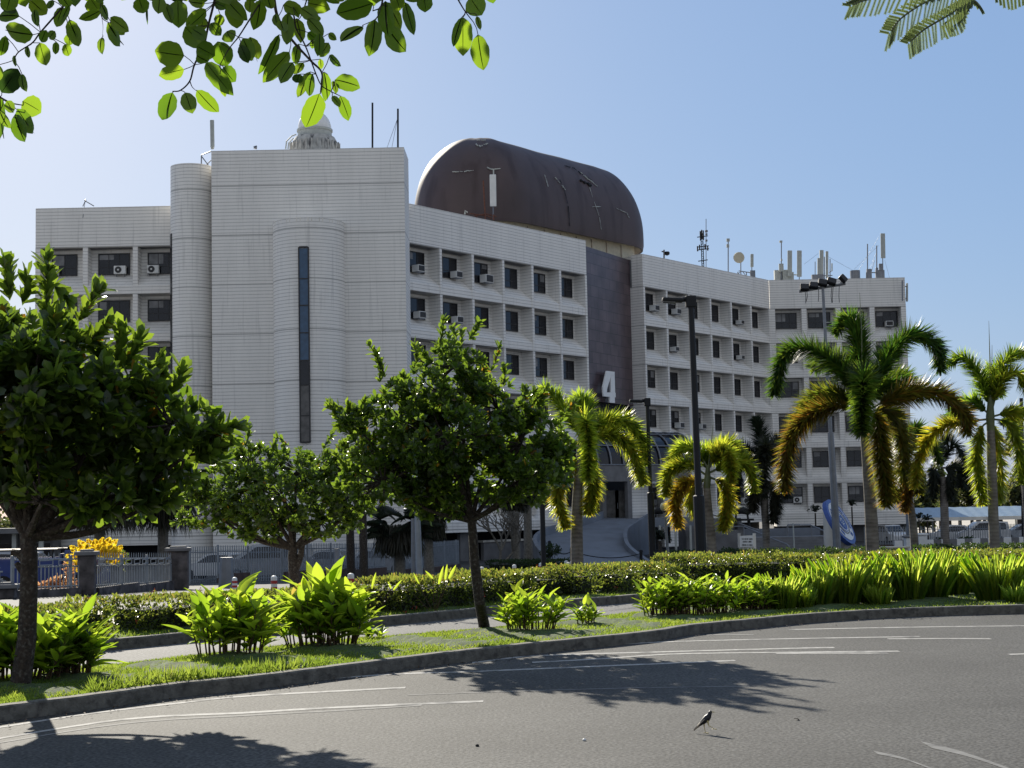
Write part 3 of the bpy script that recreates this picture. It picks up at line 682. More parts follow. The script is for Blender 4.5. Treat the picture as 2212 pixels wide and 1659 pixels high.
for line, side in ((Ls, -1), (Rs, 1)):
    b = MB()
    for i, p in enumerate(line):
        t = line[min(i+1, 39)]-line[max(i-1, 0)]; nn = Vector((-t.y, t.x, 0)).normalized()*(-side)*.28; h = .12+.45*min(1, i/14)
        q = p+nn
        b.v += [(p.x, p.y, BZ-.2), (p.x, p.y, p.z+h), (q.x, q.y, p.z+h), (q.x, q.y, BZ-.2)]
    for i in range(39):
        for k in range(3): b.f.append((i*4+k, i*4+k+1, i*4+5+k, i*4+4+k))
    b.f.append((0, 3, 2, 1)); b.build('side_wall', M['conc'], rampo)
# stairs on the right
st = empty('entrance_stairs', (at(1740, 118).x, 118, BZ), 'broad grey steps with tubular handrails right of the ramp', 'stairs')
b = MB(); xa, xb_ = at(1600, 117).x, at(1850, 117).x
for i in range(7): b.prism([(xa+i*.12, 115+i*.42), (xb_-i*.12, 115+i*.42), (xb_-i*.12, 121), (xa+i*.12, 121)], BZ-.2 if i == 0 else BZ+i*.2+.001, BZ+(i+1)*.2)
b.build('lower_steps', M['concg'], st)
b = MB(); xc, xd = at(1478, 122).x, at(1606, 122).x
for i in range(8): b.prism([(xc, 121.2+i*.34), (xd, 121.2+i*.34), (xd, 127), (xc, 127)], BZ-.2 if i == 0 else BZ+1.4+i*.18+.001, BZ+1.4+(i+1)*.18)
b.build('upper_steps', M['concg'], st)
MB().hexa(at(1606, 121.5), at(1770, 121.5), .3, BZ, .1, Vector((0, 1))).build('landing_wall', M['conc'], st)
def rail(pts, posts=True):
    b = MB(); b.tube(pts, .05, 6)
    for p in pts[::1]: b.tube([p, (p[0], p[1], p[2]-.95)], .035, 5)
    b.build('handrail', M['metal'], st)
rail([P(1607, 1137, 117), P(1655, 1158, 116), P(1700, 1176, 115), P(1707, 1183, 114.8)]); rail([P(1753, 1135, 118), P(1800, 1156, 116.5), P(1845, 1174, 115), P(1848, 1180, 114.8)])
rail([P(1484, 1106, 124), P(1540, 1112, 124), P(1580, 1124, 122), P(1640, 1146, 121)]); rail([P(1700, 1137, 119.5), P(1702, 1134, 119.5), P(1752, 1134, 119.5)]); rail([P(1545, 1138, 121), P(1606, 1137, 120)])
for px in (1424, 1458, 1490): 
    q = at(px, 119); MB().cyl((q.x, q.y), .09, BZ, P(px, 1135, 119).z, 8).build('under_post', M['offwhite'], st)
q = at(1440, 121); MB().prism([(at(1412,119).x, 119), (at(1500,119).x, 119), (at(1500,121).x, 121), (at(1412,121).x, 121)], P(1440,1138,119).z, P(1440,1118,119).z).build('terrace', M['conc'], st)

# ================================================================== THINGS ON THE BUILDING
def window_ac(name, p, u, n, sz=(.75, .6, .48)):      # boxy unit poking out of a window
    o = empty(name, p); rz = math.atan2(u.y, u.x); w_, d, h = sz
    n3 = Vector((n.x, n.y, 0)); c = Vector(p)-n3*d/2
    MB().box(c+Vector((0, 0, h/2)), (w_, d, h), rz).build('casing', M['white'], o, bevel=.02)
    g = MB()
    for i in range(6): g.box(c-n3*(d/2+.012)+Vector((0, 0, .07+i*(h-.14)/5)), (w_*.84, .02, .035), rz)
    g.box(c-n3*(d/2+.004)+Vector((0, 0, h/2)), (w_*.86, .01, h*.8), rz); g.build('grille', M['frame'], o)
    MB().box(c+Vector((0, 0, -.04)), (w_*.9, d*.8, .05), rz).build('bracket', M['metal'], o)
    return o
def condenser(name, p, u, n):
    o = empty(name, p); rz = math.atan2(u.y, u.x); n3 = Vector((n.x, n.y, 0)); c = Vector(p)-n3*.2; u3 = Vector((u.x, u.y, 0))
    MB().box(c+Vector((0, 0, .3)), (.86, .34, .6), rz).build('casing', M['white'], o, bevel=.03)
    f = MB(); q = c-n3*.18+Vector((0, 0, .3))-u3*.1
    f.tube([q, q-n3*.02], .24, 18); f.build('fan_grille', M['frame'], o)
    f = MB(); f.tube([q-n3*.02, q-n3*.035], .07, 10); f.build('fan_hub', M['white'], o)
    b = MB(); 
    for s in (-.3, .3): b.box(c+u3*s+Vector((0, 0, -.05)), (.05, .5, .05), rz); b.box(c+u3*s+n3*.2+Vector((0, 0, -.2)), (.05, .05, .3), rz)
    b.build('bracket', M['metal'], o); return o
def acat(W, i, k, s, kind='w', name='air_conditioner', label='', off=.1, scale=1.):
    for (a, b_, cx, u, n, z0, z1, ww) in W:
        if (a, b_) == (i, k):
            p = Vector((cx.x+u.x*s*ww, cx.y+u.y*s*ww, z0+.02))-Vector((n.x, n.y, 0))*off
            o = window_ac(name, p, u, n, (.75*scale, .65, .5*scale)) if kind == 'w' else condenser('outdoor_unit', p, u, n)
            return tag(o, label, 'air conditioner', 'air conditioners at the windows')
acat(WL, 0, 0, -.4, 'w', label='dark fronted window air conditioner in the leftmost top floor window')
acat(WL, 1, 0, .22, 'c', label='white outdoor unit with round fan in the second top floor window from the left')
acat(WL, 2, 0, -.3, 'c', label='white outdoor unit with round fan in the top floor window beside the round turret')
acat(WL, 1, 2, -.38, 'w', label='small window air conditioner on the third row of windows of the left wing')
acat(WM, 0, 0, .05, 'w', label='box air conditioner in the top window right against the tower')
acat(WM, 1, 0, .3, 'w', label='white boxy air conditioner in the second top window right of the tower')
acat(WM, 2, 0, .25, 'w', label='largest white boxy air conditioner, in the third top window right of the tower', scale=1.25)
acat(WM, 1, 1, .3, 'w', label='grey boxy air conditioner one floor below the top, second window right of the tower')
acat(WM, 0, 1, .08, 'w', label='beige box unit one floor below the top, in the window against the tower')
acat(WR, 0, 0, .35, 'w', label='white boxy air conditioner in the top window just right of the brown panel')
acat(WR, 1, 0, .3, 'w', label='white boxy air conditioner behind the arm of the tall black lamp, top floor')
acat(WR, 4, 0, .35, 'w', label='white box in the fifth top window right of the brown panel', scale=.8)
acat(WR, 1, 1, .1, 'w', label='small box unit in the second window from the brown panel, one floor below the top', scale=.8)
acat(WR, 4, 1, .3, 'w', label='small box unit in the fifth window from the brown panel, one floor below the top', scale=.8)
acat(WR, 1, 3, .3, 'w', label='white boxy air conditioner four floors down in the second window from the brown panel')
acat(WR, 2, 3, .3, 'w', label='white boxy air conditioner four floors down beside the tall black lamp pole')
acat(WR, 0, 5, .3, 'w', label='box unit in the ground floor window nearest the entrance canopy')
acat(WR, 4, 5, .35, 'c', label='white outdoor unit with fan in a ground floor window behind the pale green palm')
acat(WR, 5, 5, .2, 'c', label='white outdoor unit with fan at the ground floor window by the shaggy dark palm')
acat(WF, 1, 0, .35, 'w', label='pale box unit in a top floor window behind the floodlight pole')
acat(WF, 3, 0, .05, 'w', label='pale box unit in the rightmost top floor window')
acat(WF, 0, 5, .25, 'c', label='white outdoor unit with fan on the ground floor of the far right wing')
# ---------------- rooftop things
def mast(name, px, y0, y1, d, r=.05, m='metal', label='', cat='antenna', group=None, parts=None, lean=0):
    a = P(px, y1, d); b_ = P(px+lean, y0, d); o = empty(name, a); tag(o, label, cat, group)
    MB().tube([a, b_], r, 7).build('pole', M[m], o)
    if parts: parts(o, a, b_)
    return o
def panel(name, x0, x1, y0, y1, yb, d, label, m='offwhite', tilt=0, cat='antenna'):
    c0 = P((x0+x1)/2, y0, d); c1_ = P((x0+x1)/2+tilt, y1, d); w_ = (x1-x0)/3400*d; a = P((x0+x1)/2+tilt, yb, d+.25)
    o = empty(name, a); tag(o, label, cat, 'panel antennas on the roofs')
    ax_ = (c0-c1_); mx = Matrix.Rotation(math.atan2(ax_.x, ax_.z), 3, 'Y')
    MB().box((c0+c1_)/2, (w_, .16, ax_.length), mx=mx).build('panel', M[m], o, bevel=.04)
    MB().tube([a, c0+Vector((0, .25, -.2))], .045, 6).build('pole', M['metal'], o)
    b = MB()
    for t in (.15, .85): q = c1_.lerp(c0, t); b.box(q+Vector((0, .17, 0)), (.1, .2, .1))
    b.build('bracket', M['metal'], o); return o
def boxes(lst, m='offwhite', name='box'):
    def f(o, a, b_):
        for (x0, x1, y0, y1) in lst:
            d = a.y-.1; c = P((x0+x1)/2, (y0+y1)/2, d); MB().box(c, ((x1-x0)/3400*d, .22, (y1-y0)/3400*d)).build(name, M[m], o, bevel=.02)
    return f
# pale tube and bracket frame at the tower's left corner
p = P(459, 322, 110.6); o = empty('tube_antenna', p, 'thick pale vertical tube antenna on the left corner of the tower roof', 'antenna')
MB().tube([p, P(459, 300, 110.6)], .11, 8).build('pole', M['offwhite'], o); MB().tube([P(459, 318, 110.5), P(458, 260, 110.5)], .15, 10).build('radome', M['offwhite'], o)
b = MB(); b.tube([P(435, 357, 111.5), P(435, 335, 111.5), P(456, 327, 111.5)], .05, 6); b.tube([P(435, 337, 111.5), P(450, 357, 111.5)], .04, 6); b.tube([P(443, 359, 111.5), P(456, 346, 111.5)], .04, 6)
tag(b.build('steel_bracket', M['metal']), 'grey steel bracket frame on top of the round turret', 'bracket')
# dome housing
q = P(673, 322, 112.5); oo = empty('radar_dome', q, 'white domed housing on a stained ribbed drum behind the tower parapet', 'dome')
kx = 112.5/3400
b = MB(); b.lathe((q.x, 114.5, q.z), [(0, 1.35), (44*kx, 1.3), (50*kx, .95), (55*kx, .2), (55*kx, -1)][::-1], 28)
mdrum = mat('stained_drum', (.42, .41, .38), .8, var=.25, scale=3, stain=((.07, .07, .075), 2.2, (1.5, 1.5, .35))); b.build('drum', mdrum, oo)
b = MB()
for i in range(28):
    a = 2*math.pi*i/28; b.box((q.x+55*kx*math.cos(a), 114.5+55*kx*math.sin(a), q.z+.05), (.1, .08, 1.6), a)
b.build('drum_rib', mdrum, oo)
b = MB(); b.lathe((q.x, 114.5, q.z), [(38*kx, 1.2), (38*kx, 1.75), (40*kx, 1.75), (40*kx, 1.9), (37*kx, 1.92)], 28); b.build('collar', M['offwhite'], oo, smooth=False)
b = MB(); b.lathe((0, 0, 0), [(37*kx*math.cos(t), 37*kx*1.15*math.sin(t)) for t in np.linspace(-.1, math.pi/2, 12)], 28)
mx = Matrix.Translation((q.x, 114.5, q.z+1.95))@Matrix.Rotation(R(-9), 4, 'Y')@Matrix.Rotation(R(8), 4, 'X'); b.v = [tuple(mx@Vector(v)) for v in b.v]; b.build('dome', M['white'], oo, smooth=True)
b = MB(); pts = [mx@Vector((math.sin(t)*37*kx*1.01*.55, -math.cos(t*.8)*37*kx*.86, math.sin(abs(t)+.1)*1.0)) for t in np.linspace(-1.4, 1.4, 12)]; b.tube(pts, .05, 5); b.build('seam', M['cream'], oo)
b = MB(); b.tube([P(617, 322, 112), P(619, 305, 112), P(630, 294, 112), P(640, 290, 112)], .05, 6); b.tube([P(622, 322, 112), P(624, 308, 112), P(634, 298, 112)], .05, 6); b.build('ladder', M['offwhite'], oo)
mast('lightning_mast', 804.5, 222, 323, 111.5, .07, 'dark', 'taller of the two thin dark masts on the tower roof', 'mast', 'thin masts on the tower roof')
mast('lightning_mast', 859.5, 235, 323, 111.5, .07, 'dark', 'shorter thin dark mast nearest the tower right corner', 'mast', 'thin masts on the tower roof', lambda o, a, b_: MB().tube([P(858, 258, 111.5), P(835, 322, 112)], .015, 4).tube([P(858, 258, 111.5), P(846, 322, 112)], .015, 4).build('guy_wire', M['metal'], o))
b = MB(); b.tube([P(551, 322, 110.4), P(552, 318, 110.4)], .12, 6); b.tube([P(548, 318, 110.4), P(555, 316, 110.4)], .07, 6); tag(b.build('roof_lamp', M['metal']), 'tiny lamp fitting on the tower parapet edge', 'lamp')
b = MB(); b.tube([P(179, 446, 114), P(184, 434, 114), P(203, 445, 114)], .04, 5); b.tube([P(184, 434, 114), P(179, 470, 113.5)], .02, 4); b.tube([P(183, 434, 114), P(186, 433, 114)], .09, 5); tag(b.build('roof_bracket', M['metal']), 'small bent rod on the left wing roof edge', 'bracket')
# near the brown shell
panel('panel_antenna', 1057.5, 1071.5, 377, 446, 474, 122.5, 'tall white panel antenna standing in front of the brown roof shell', 'white', tilt=1)
b = MB(); b.tube([P(1066, 377, 122.6), P(1066, 366, 122.6)], .06, 5); b.tube([P(1052, 361, 122.6), P(1062, 366, 122.6), P(1081, 364, 122.6)], .04, 5); tag(b.build('crossbar_antenna', M['offwhite']), 'thin crossbar antenna above the white panel on the centre roof', 'antenna')
b = MB(); b.tube([P(1048, 465, 122.8), P(1044, 390, 122.8)], .06, 6); tag(b.build('rusty_pole', M['rust']), 'thin rusty pole left of the white panel antenna', 'pole')
b = MB(); b.tube([P(1015, 461, 122), P(1050, 466, 122.8), P(1068, 474, 123.2)], .05, 5); b.tube([P(1025, 466, 122), P(1050, 462, 122.8), P(1072, 468, 123.2)], .05, 5)
for x in (1030, 1048, 1066): b.tube([P(x, 476, 122.6), P(x, 463, 122.6)], .05, 5)
tag(b.build('rusty_rail', M['rust']), 'low rusty rail on the centre roof beneath the white panel antenna', 'railing')
b = MB(); b.tube([P(1004, 463, 121), P(1005, 455, 121), P(1010, 459, 121)], .07, 5); tag(b.build('roof_bracket', M['offwhite']), 'small pale bracket on the sloping parapet left of the rusty rail', 'bracket')
# right roofs
X = lambda cx: 1350+.293*cx; Y = lambda cy: 486+.293*cy
def rp(x): return 139.8+(x-1387)/(1662-1387)*18.3+1.2 if x < 1660 else 159.5
o = mast('security_camera', X(288), Y(183), Y(248), rp(1436), .08, 'metal', 'camera on a short post above the right wing parapet', 'camera'); 
b = MB(); c = P(X(310), Y(205), rp(1436)); b.tube([c+Vector((-.5, 0, .15)), c], .06, 5); b.lathe(c, [(0, .12), (.2, .1), (.26, 0), (.22, -.18), (0, -.28)][::-1], 12); b.build('camera_head', M['dark'], o)
d = rp(1514); a = P(X(578), Y(312), d); o = empty('lattice_mast', a, 'dark lattice mast with two crossbars on the right wing roof', 'mast'); b = MB()
for s in (-7, 7): b.tube([P(X(575+s), Y(312), d), P(X(566+s), Y(60), d)], .04, 4)
zz = [P(X(575-9*(i/14)+(-7 if i % 2 else 7)), Y(312-18*i), d) for i in range(15)]; b.tube(zz, .03, 4); b.build('lattice', M['dark'], o)
for y, x0_, x1_ in ((180, 532, 620), (158, 532, 618), (85, 532, 612), (262, 540, 610)): MB().tube([P(X(x0_), Y(y+5), d-.1), P(X(x1_), Y(y-5), d-.1)], .045, 4).build('crossbar', M['dark'], o)
b = MB()
for x_, y_ in ((535, 175), (550, 165), (590, 160), (610, 170), (566, 70), (578, 75), (556, 80)): b.box(P(X(x_), Y(y_), d-.15), (.12, .12, .9 if y_ < 100 else .5))
b.build('small_aerial', M['dark'], o)
mast('whip_pole', X(598), Y(-45), Y(318), rp(1526), .035, 'metal', 'tall thin pole with small boxes beside the lattice mast', 'antenna', None, boxes([(X(590), X(610), Y(38), Y(54)), (X(592), X(608), Y(62), Y(74)), (X(592), X(608), Y(108), Y(122))], 'metal'), lean=0)
mast('boxed_pole', X(761), Y(100), Y(352), rp(1573), .055, 'metal', 'slim pole with two boxes at its top, left of the round dish', 'antenna', None, boxes([(X(748), X(772), Y(100), Y(122)), (X(748), X(768), Y(142), Y(166))]))
d = rp(1600); o = mast('dish_antenna', X(854), Y(200), Y(372), d, .05, 'metal', 'small cream round dish on a post above the right wing', 'dish'); b = MB(); c = P(X(840), Y(240), d-.2); b.tube([c+Vector((0, -.12, 0)), c, c+Vector((0, .18, 0))], [.50, .56, .2], 18); b.build('dish', M['cream'], o)
panel('panel_antenna', X(925), X(948), Y(214), Y(310), Y(388), rp(1624), 'rounded grey panel antenna right of the cream dish')
b = MB(); d = rp(1612)
b.tube([P(X(838), Y(338), d), P(X(950), Y(355), d)], .05, 5); b.tube([P(X(830), Y(365), d), P(X(856), Y(340), d), P(X(856), Y(375), d)], .05, 5); b.tube([P(X(866), Y(342), d), P(X(895), Y(378), d)], .04, 5)
for x in (832, 895, 945): b.tube([P(X(x), Y(385), d), P(X(x), Y(345 if x < 900 else 350), d)], .05, 5)
b.box(P(X(941), Y(365), d-.2), (.5, .3, .8)); tag(b.build('antenna_frame', M['metal']), 'low tubular frame under the dish and the rounded panel', 'frame')
mast('boxed_pole', X(1153), Y(115), Y(402), 160, .055, 'metal', 'slim pole with a large pale box halfway, where the two right roofs meet', 'antenna', None, boxes([(X(1138), X(1160), Y(115), Y(130)), (X(1148), X(1160), Y(250), Y(266)), (X(1135), X(1169), Y(285), Y(345))]))
panel('panel_antenna', X(1198), X(1232), Y(188), Y(380), Y(404), 160, 'left one of the two equally tall grey panel antennas')
panel('panel_antenna', X(1268), X(1303), Y(188), Y(382), Y(404), 160, 'right one of the two equally tall grey panel antennas')
b = MB(); b.tube([P(X(1150), Y(370), 160.3), P(X(1290), Y(366), 160.3)], .06, 5)
for x, y in ((1130, 380), (1175, 378)): b.box(P(X(x), Y(y+12), 160.4), (.8, .6, 1.6))
b.box(P(X(1210), Y(392), 160.4), (.9, .5, 1.2)); tag(b.build('equipment_cabinets', M['offwhite']), 'row of small pale cabinets behind the twin grey panels', 'cabinet')
for nm, x, y0, y1, r_, m_, lb in (('whip_aerial', 1402, 270, 402, .04, 'metal', 'leftmost thin dark rod of the rod cluster on the far right roof'), ('tube_antenna', 1449, 187, 402, .22, 'offwhite', 'thickest pale tube of the cluster above the floodlights'), ('tube_antenna', 1429, 245, 402, .16, 'offwhite', 'shorter pale tube left of the thickest tube'), ('whip_aerial', 1471, 235, 402, .05, 'metal', 'thin rod between the two pale tubes'), ('tube_antenna', 1489, 195, 392, .15, 'offwhite', 'slim pale tube right of the thickest tube'), ('whip_aerial', 1512, 250, 400, .05, 'metal', 'rightmost thin rod of the cluster above the floodlights'), ('tube_antenna', 1526, 283, 340, .07, 'offwhite', 'short pale stub at the right of the rod cluster')):
    mast(nm, X(x), Y(y0), Y(y1), 159.5 if y1 < 350 else 160, r_, m_, lb, 'antenna', 'rod antennas above the floodlights')
b = MB(); b.tube([P(X(1398), Y(375), 160), P(X(1530), Y(372), 160)], .05, 5); b.tube([P(X(1505), Y(352), 160), P(X(1530), Y(335), 160)], .04, 5); b.box(P(X(1420), Y(392), 160), (1.2, .5, .7)); tag(b.build('antenna_frame', M['metal']), 'horizontal rail holding the cluster of rods', 'frame')
b = MB(); b.cyl(P(X(1698), Y(402), 160).xy, .52, P(X(1698), Y(402), 160).z-1, P(X(1698), Y(337), 160).z, 14); tag(b.build('flue', M['metal']), 'short fat dark grey flue on the far right roof', 'flue')
b = MB()
for (x0_, y0_), (x1_, y1_) in (((1425, 210), (1320, 290)), ((1500, 235), (1680, 335)), ((1870, 150), (1690, 325)), ((1870, 90), (1720, 340)), ((1915, 260), (1950, 388)), ((1860, 190), (1800, 330))): b.tube([P(X(x0_), Y(y0_), 160), P(X(x1_), Y(y1_), 160)], .014, 3)
tag(b.build('guy_wires', M['metal']), 'faint guy wires slanting between the rooftop rods', 'wire')
mast('whip_aerial', X(1788), Y(140), Y(400), 159.5, .06, 'metal', 'thin dark rod left of the rightmost tall panel', 'antenna'); mast('whip_aerial', X(1856), Y(152), Y(400), 159.5, .06, 'metal', 'thin dark rod just against the rightmost tall panel', 'antenna', None, boxes([(X(1848), X(1866), Y(315), Y(350)), (X(1872), X(1900), Y(285), Y(335))], 'metal'))
panel('panel_antenna', X(1883), X(1917), Y(62), Y(245), Y(398), 159.8, 'tallest panel antenna, at the right end of the roofs', tilt=1)
b = MB(); b.tube([P(X(1780), Y(350), 159.5), P(X(1905), Y(352), 159.5)], .06, 5); b.tube([P(X(1780), Y(350), 159.5), P(X(1780), Y(400), 159.5)], .06, 5); b.tube([P(X(1815), Y(352), 159.5), P(X(1840), Y(260), 159.5)], .03, 5); b.box(P(X(1800), Y(372), 159.5), (.5, .3, 1.3)); b.box(P(X(1880), Y(376), 159.5), (.9, .3, 1.2))
tag(b.build('antenna_frame', M['metal']), 'rail and boxes at the foot of the tallest panel', 'frame')
panel('panel_antenna', 1957, 1961.5, 611.5, 651, 652, 158.5, 'narrow panel antenna hanging outside the right end of the building')
b = MB(); b.tube([P(1951, 618, 158.3), P(1959, 619, 158.4)], .06, 5); b.tube([P(1951, 644, 158.3), P(1959, 645, 158.4)], .06, 5); b.tube([P(1949, 606, 157.2), P(1949.5, 650, 157.2)], .07, 5); tag(b.build('cable_bracket', M['metal']), 'brackets and cable pipe at the upper right corner of the building', 'bracket')

# ================================================================== STREET FURNITURE
def street_lamp(basepx, basey, toppx, topy, d, arm, wlo, wup, ycol, label, headdir=-1):
    a = P(basepx, basey, d); a.z = hz(d); t = P(toppx, topy, d); o = empty('street_lamp', a, label, 'street lamp', 'black street lamps')
    k = (P(toppx, ycol, d).z-a.z)/(t.z-a.z); mid = a.lerp(t, k)
    MB().tube([a, mid], wlo/3400*d/2, 12).build('lower_pole', M['dark'], o)
    MB().tube([mid, mid+Vector((0, 0, .03)), t], [wlo/3400*d/2*.98, wup/3400*d/2, wup/3400*d/2*.85], 12).build('upper_pole', M['dark'], o)
    MB().cyl((a.x, a.y), .28, a.z, a.z+.06, 12).build('base_plate', M['dark'], o)
    L_ = arm/3400*d; h = MB()
    h.box(t+Vector((0, 0, -.08)), (wup/3400*d*1.5, .2, .3)); h.build('bracket', M['dark'], o, bevel=.02)
    e = t+Vector((headdir*L_, -.15, -.06)); m0 = t+Vector((headdir*L_*.3, 0, -.02))
    b = MB(); b.tube([t, m0], .07, 8); b.build('arm', M['dark'], o)
    b = MB(); c = (m0+e)/2; b.box(c, ((m0-e).length, .34, .1), mx=Matrix.Rotation(.06, 3, 'Y')); hd = b.build('lamp_head', M['dark'], o, bevel=.03)
    MB().box(c+Vector((headdir*.1, 0, -.06)), ((m0-e).length*.6, .24, .03), mx=Matrix.Rotation(.06, 3, 'Y')).build('lens', M['glassgrey'], hd)
    return o
street_lamp(1517, 1262, 1492, 645, 41.4, 62, 25, 15, 1072, 'tallest black street lamp, nearest, standing between the small yellow green palm and the planting')
street_lamp(1411, 1225, 1398, 864, 58, 38, 15, 9, 1065, 'black street lamp farther back, left of the tallest one, by the entrance ramp')
street_lamp(1175, 1240, 1166, 870, 56, 38, 11, 8, 1080, 'black street lamp half hidden behind the middle tree')
# globe lamp
q = at(1441, 60); o = empty('globe_lamp', q, 'slim pole lamp with a round cream globe beside the ramp', 'lamp'); t = P(1436, 1104, 60)
MB().tube([q, q.lerp(t, .3)+Vector((.03, 0, 0)), q.lerp(t, .65), t], .055, 8).build('pole', M['metal'], o)
b = MB(); rg = .175; c = P(1435.5, 1095, 60); b.lathe(c, [(rg*math.sin(a), -rg*math.cos(a)) for a in np.linspace(0.02, math.pi-.02, 14)], 18); b.build('globe', M['globe'], o, smooth=True)
MB().tube([t-Vector((0, 0, .05)), t+Vector((0, 0, .04))], .1, 10).build('collar', M['dark'], o)
# floodlight mast
d = 75; q = at(1806, d); o = empty('floodlight_mast', q, 'tall grey mast carrying a tilted row of five floodlights', 'floodlight mast'); t = P(1777, 616, d); mdl = P(1794, 935, d)
MB().tube([q, mdl], [.2, .15], 12).build('lower_pole', M['metal'], o); MB().tube([mdl, t], [.09, .07], 10).build('upper_pole', M['metal'], o)
MB().tube([P(1726, 630, d), P(1826, 613, d)], .07, 6).build('crossbar', M['metal'], o)
for i, (px, py, w_, h_, a_) in enumerate(((1738, 621, 19, 15, -.05), (1758, 617, 19, 14, -.1), (1777, 611, 20, 15, -.15), (1796, 608, 20, 15, -.25), (1821, 602, 18, 12, -.7))):
    c = P(px, py, d-.1); mx = Matrix.Rotation(-a_*1.2, 3, 'Y')@Matrix.Rotation(R(-25), 3, 'X'); k = d/3400
    f = MB().box(c, (w_*k, .22, h_*k), mx=mx).build('floodlight', M['dark'], o, bevel=.04)
    MB().box(c+mx@Vector((0, -.12, 0)), (w_*k*.82, .03, h_*k*.8), mx=mx).build('glass', M['glass'], f)
    b = MB(); b.tube([P(px-5, 626-(px-1738)*.17, d), c], .03, 4); b.tube([P(px+5, 626-(px-1738)*.17, d), c], .03, 4); b.build('yoke', M['metal'], f)
b = MB()
for px in (1739, 1743, 1768, 1797, 1800, 1813): b.tube([P(px, 629-(px-1738)*.17, d), P(px+random.uniform(-2, 2), 640, d), P(px+random.uniform(-2, 2), 648+random.uniform(0, 10), d)], .015, 4)
b.build('loose_cable', M['dark'], o)
# other poles
def pole(name, x, y1, x0, y0, d, r, m, label, cat='pole', group=None):
    a = P(x, y1, d); b_ = P(x0, y0, d); a.z = min(a.z, hz(d)) if y1 > 1150 else a.z
    o = MB().tube([a, b_], [r, r*.8], 9).build(name, M[m]); return tag(o, label, cat, group)
pole('flagpole', 1507, 1200, 1492, 880, 95, .13, 'white', 'white flagpole showing behind the tallest black lamp', 'flagpole')
pole('flagpole', 1535, 1200, 1527, 1010, 92, .05, 'white', 'thin white flagpole along the trunk of the small yellow green palm', 'flagpole')
pole('signal_pole', 1717, 1200, 1713, 1130, 100, .05, 'offwhite', 'short thin white pole by the notice board')
pole('steel_post', 489, 1275, 489, 1204, 58, .3, 'metal', 'thick grey steel post in front of the grey fence on the left')
pole('utility_pole', 731, 1262, 727, 1185, 55, .12, 'metal', 'plain grey post in front of the fence, right of the tallest broad leaf plant')
pole('utility_pole', 907, 1262, 901, 1100, 62, .14, 'fence', 'pale blue grey post behind the shaggy fan palm')
pole('utility_pole', 893, 1250, 892, 1120, 66, .1, 'metal', 'thinner grey post left of the pale blue grey post')
pole('corner_post', 1968, 1200, 1958, 1040, 100, .2, 'metal', 'blue grey post at the right corner of the building')
pole('tall_mast', 2212, 1180, 2206, 860, 110, .16, 'dark', 'dark mast at the right edge of the view')
# bollards
def bollard(px, ytop, d, label, h=None):
    t = P(px, ytop, d); z0 = hz(d); h = max(.35, t.z-z0); loc = (t.x, d, z0); o = empty('bollard', loc, label, 'bollard', 'red and white bollards'); r_ = .075; n = 7
    MB().cyl((t.x, d), r_, z0, z0+h, 12).build('post', M['white'], o)
    for i in (1, 3, 5): MB().cyl((t.x, d), r_+.004, z0+i*h/n, z0+(i+1)*h/n, 12).build('red_band', M['red'], o)
    MB().lathe((t.x, d, z0+h), [(r_, 0), (r_*.7, .03), (0.001, .045)], 12).build('cap', M['white'], o)
for px, yt, d, lb in ((507, 1250, 46, 'leftmost bollard, near the thick steel post'), (592, 1247, 38, 'bollard just left of the second tree trunk'), (758, 1242, 36, 'bollard right of the tallest broad leaf plant'), (1041, 1227, 52, 'bollard beside the middle tree trunk'), (1111, 1222, 58, 'bollard between the middle tree and the half hidden lamp'), (1168, 1218, 60, 'bollard against the half hidden lamp pole'), (1223, 1213, 62, 'left one of the three bollards by the palm trunk'), (1228, 1217, 58, 'lower middle one of the three bollards by the palm trunk'), (1236, 1213, 60, 'right one of the three bollards, touching the palm trunk in view')):
    bollard(px, yt, d, lb)
# chain posts by the ramp
cp = []
for i, (px, yt, yb, lb) in enumerate(((1187, 1173, 1190, 'short black chain post at the left foot of the ramp'), (1235, 1187, 1212, 'black chain post beside the palm trunk'), (1385, 1192, 1212, 'black chain post at the right foot of the ramp'))):
    a = P(px, yb, 100); t = P(px, yt, 100); cp.append(t); o = empty('chain_post', a, lb, 'post', 'black chain posts'); MB().cyl((a.x, a.y), .1, hz(100)-.1, t.z, 10).build('shaft', M['dark'], o); MB().lathe(t, [(.13, 0), (.1, .12), (.001, .16)], 10).build('finial', M['dark'], o)
b = MB()
for a, c in zip(cp[:-1], cp[1:]): b.tube([a.lerp(c, t)-Vector((0, 0, .1+.35*4*t*(1-t))) for t in np.linspace(0, 1, 12)], .03, 4)
tag(b.build('chain', M['dark']), 'dark chain hanging across the foot of the ramp', 'chain')
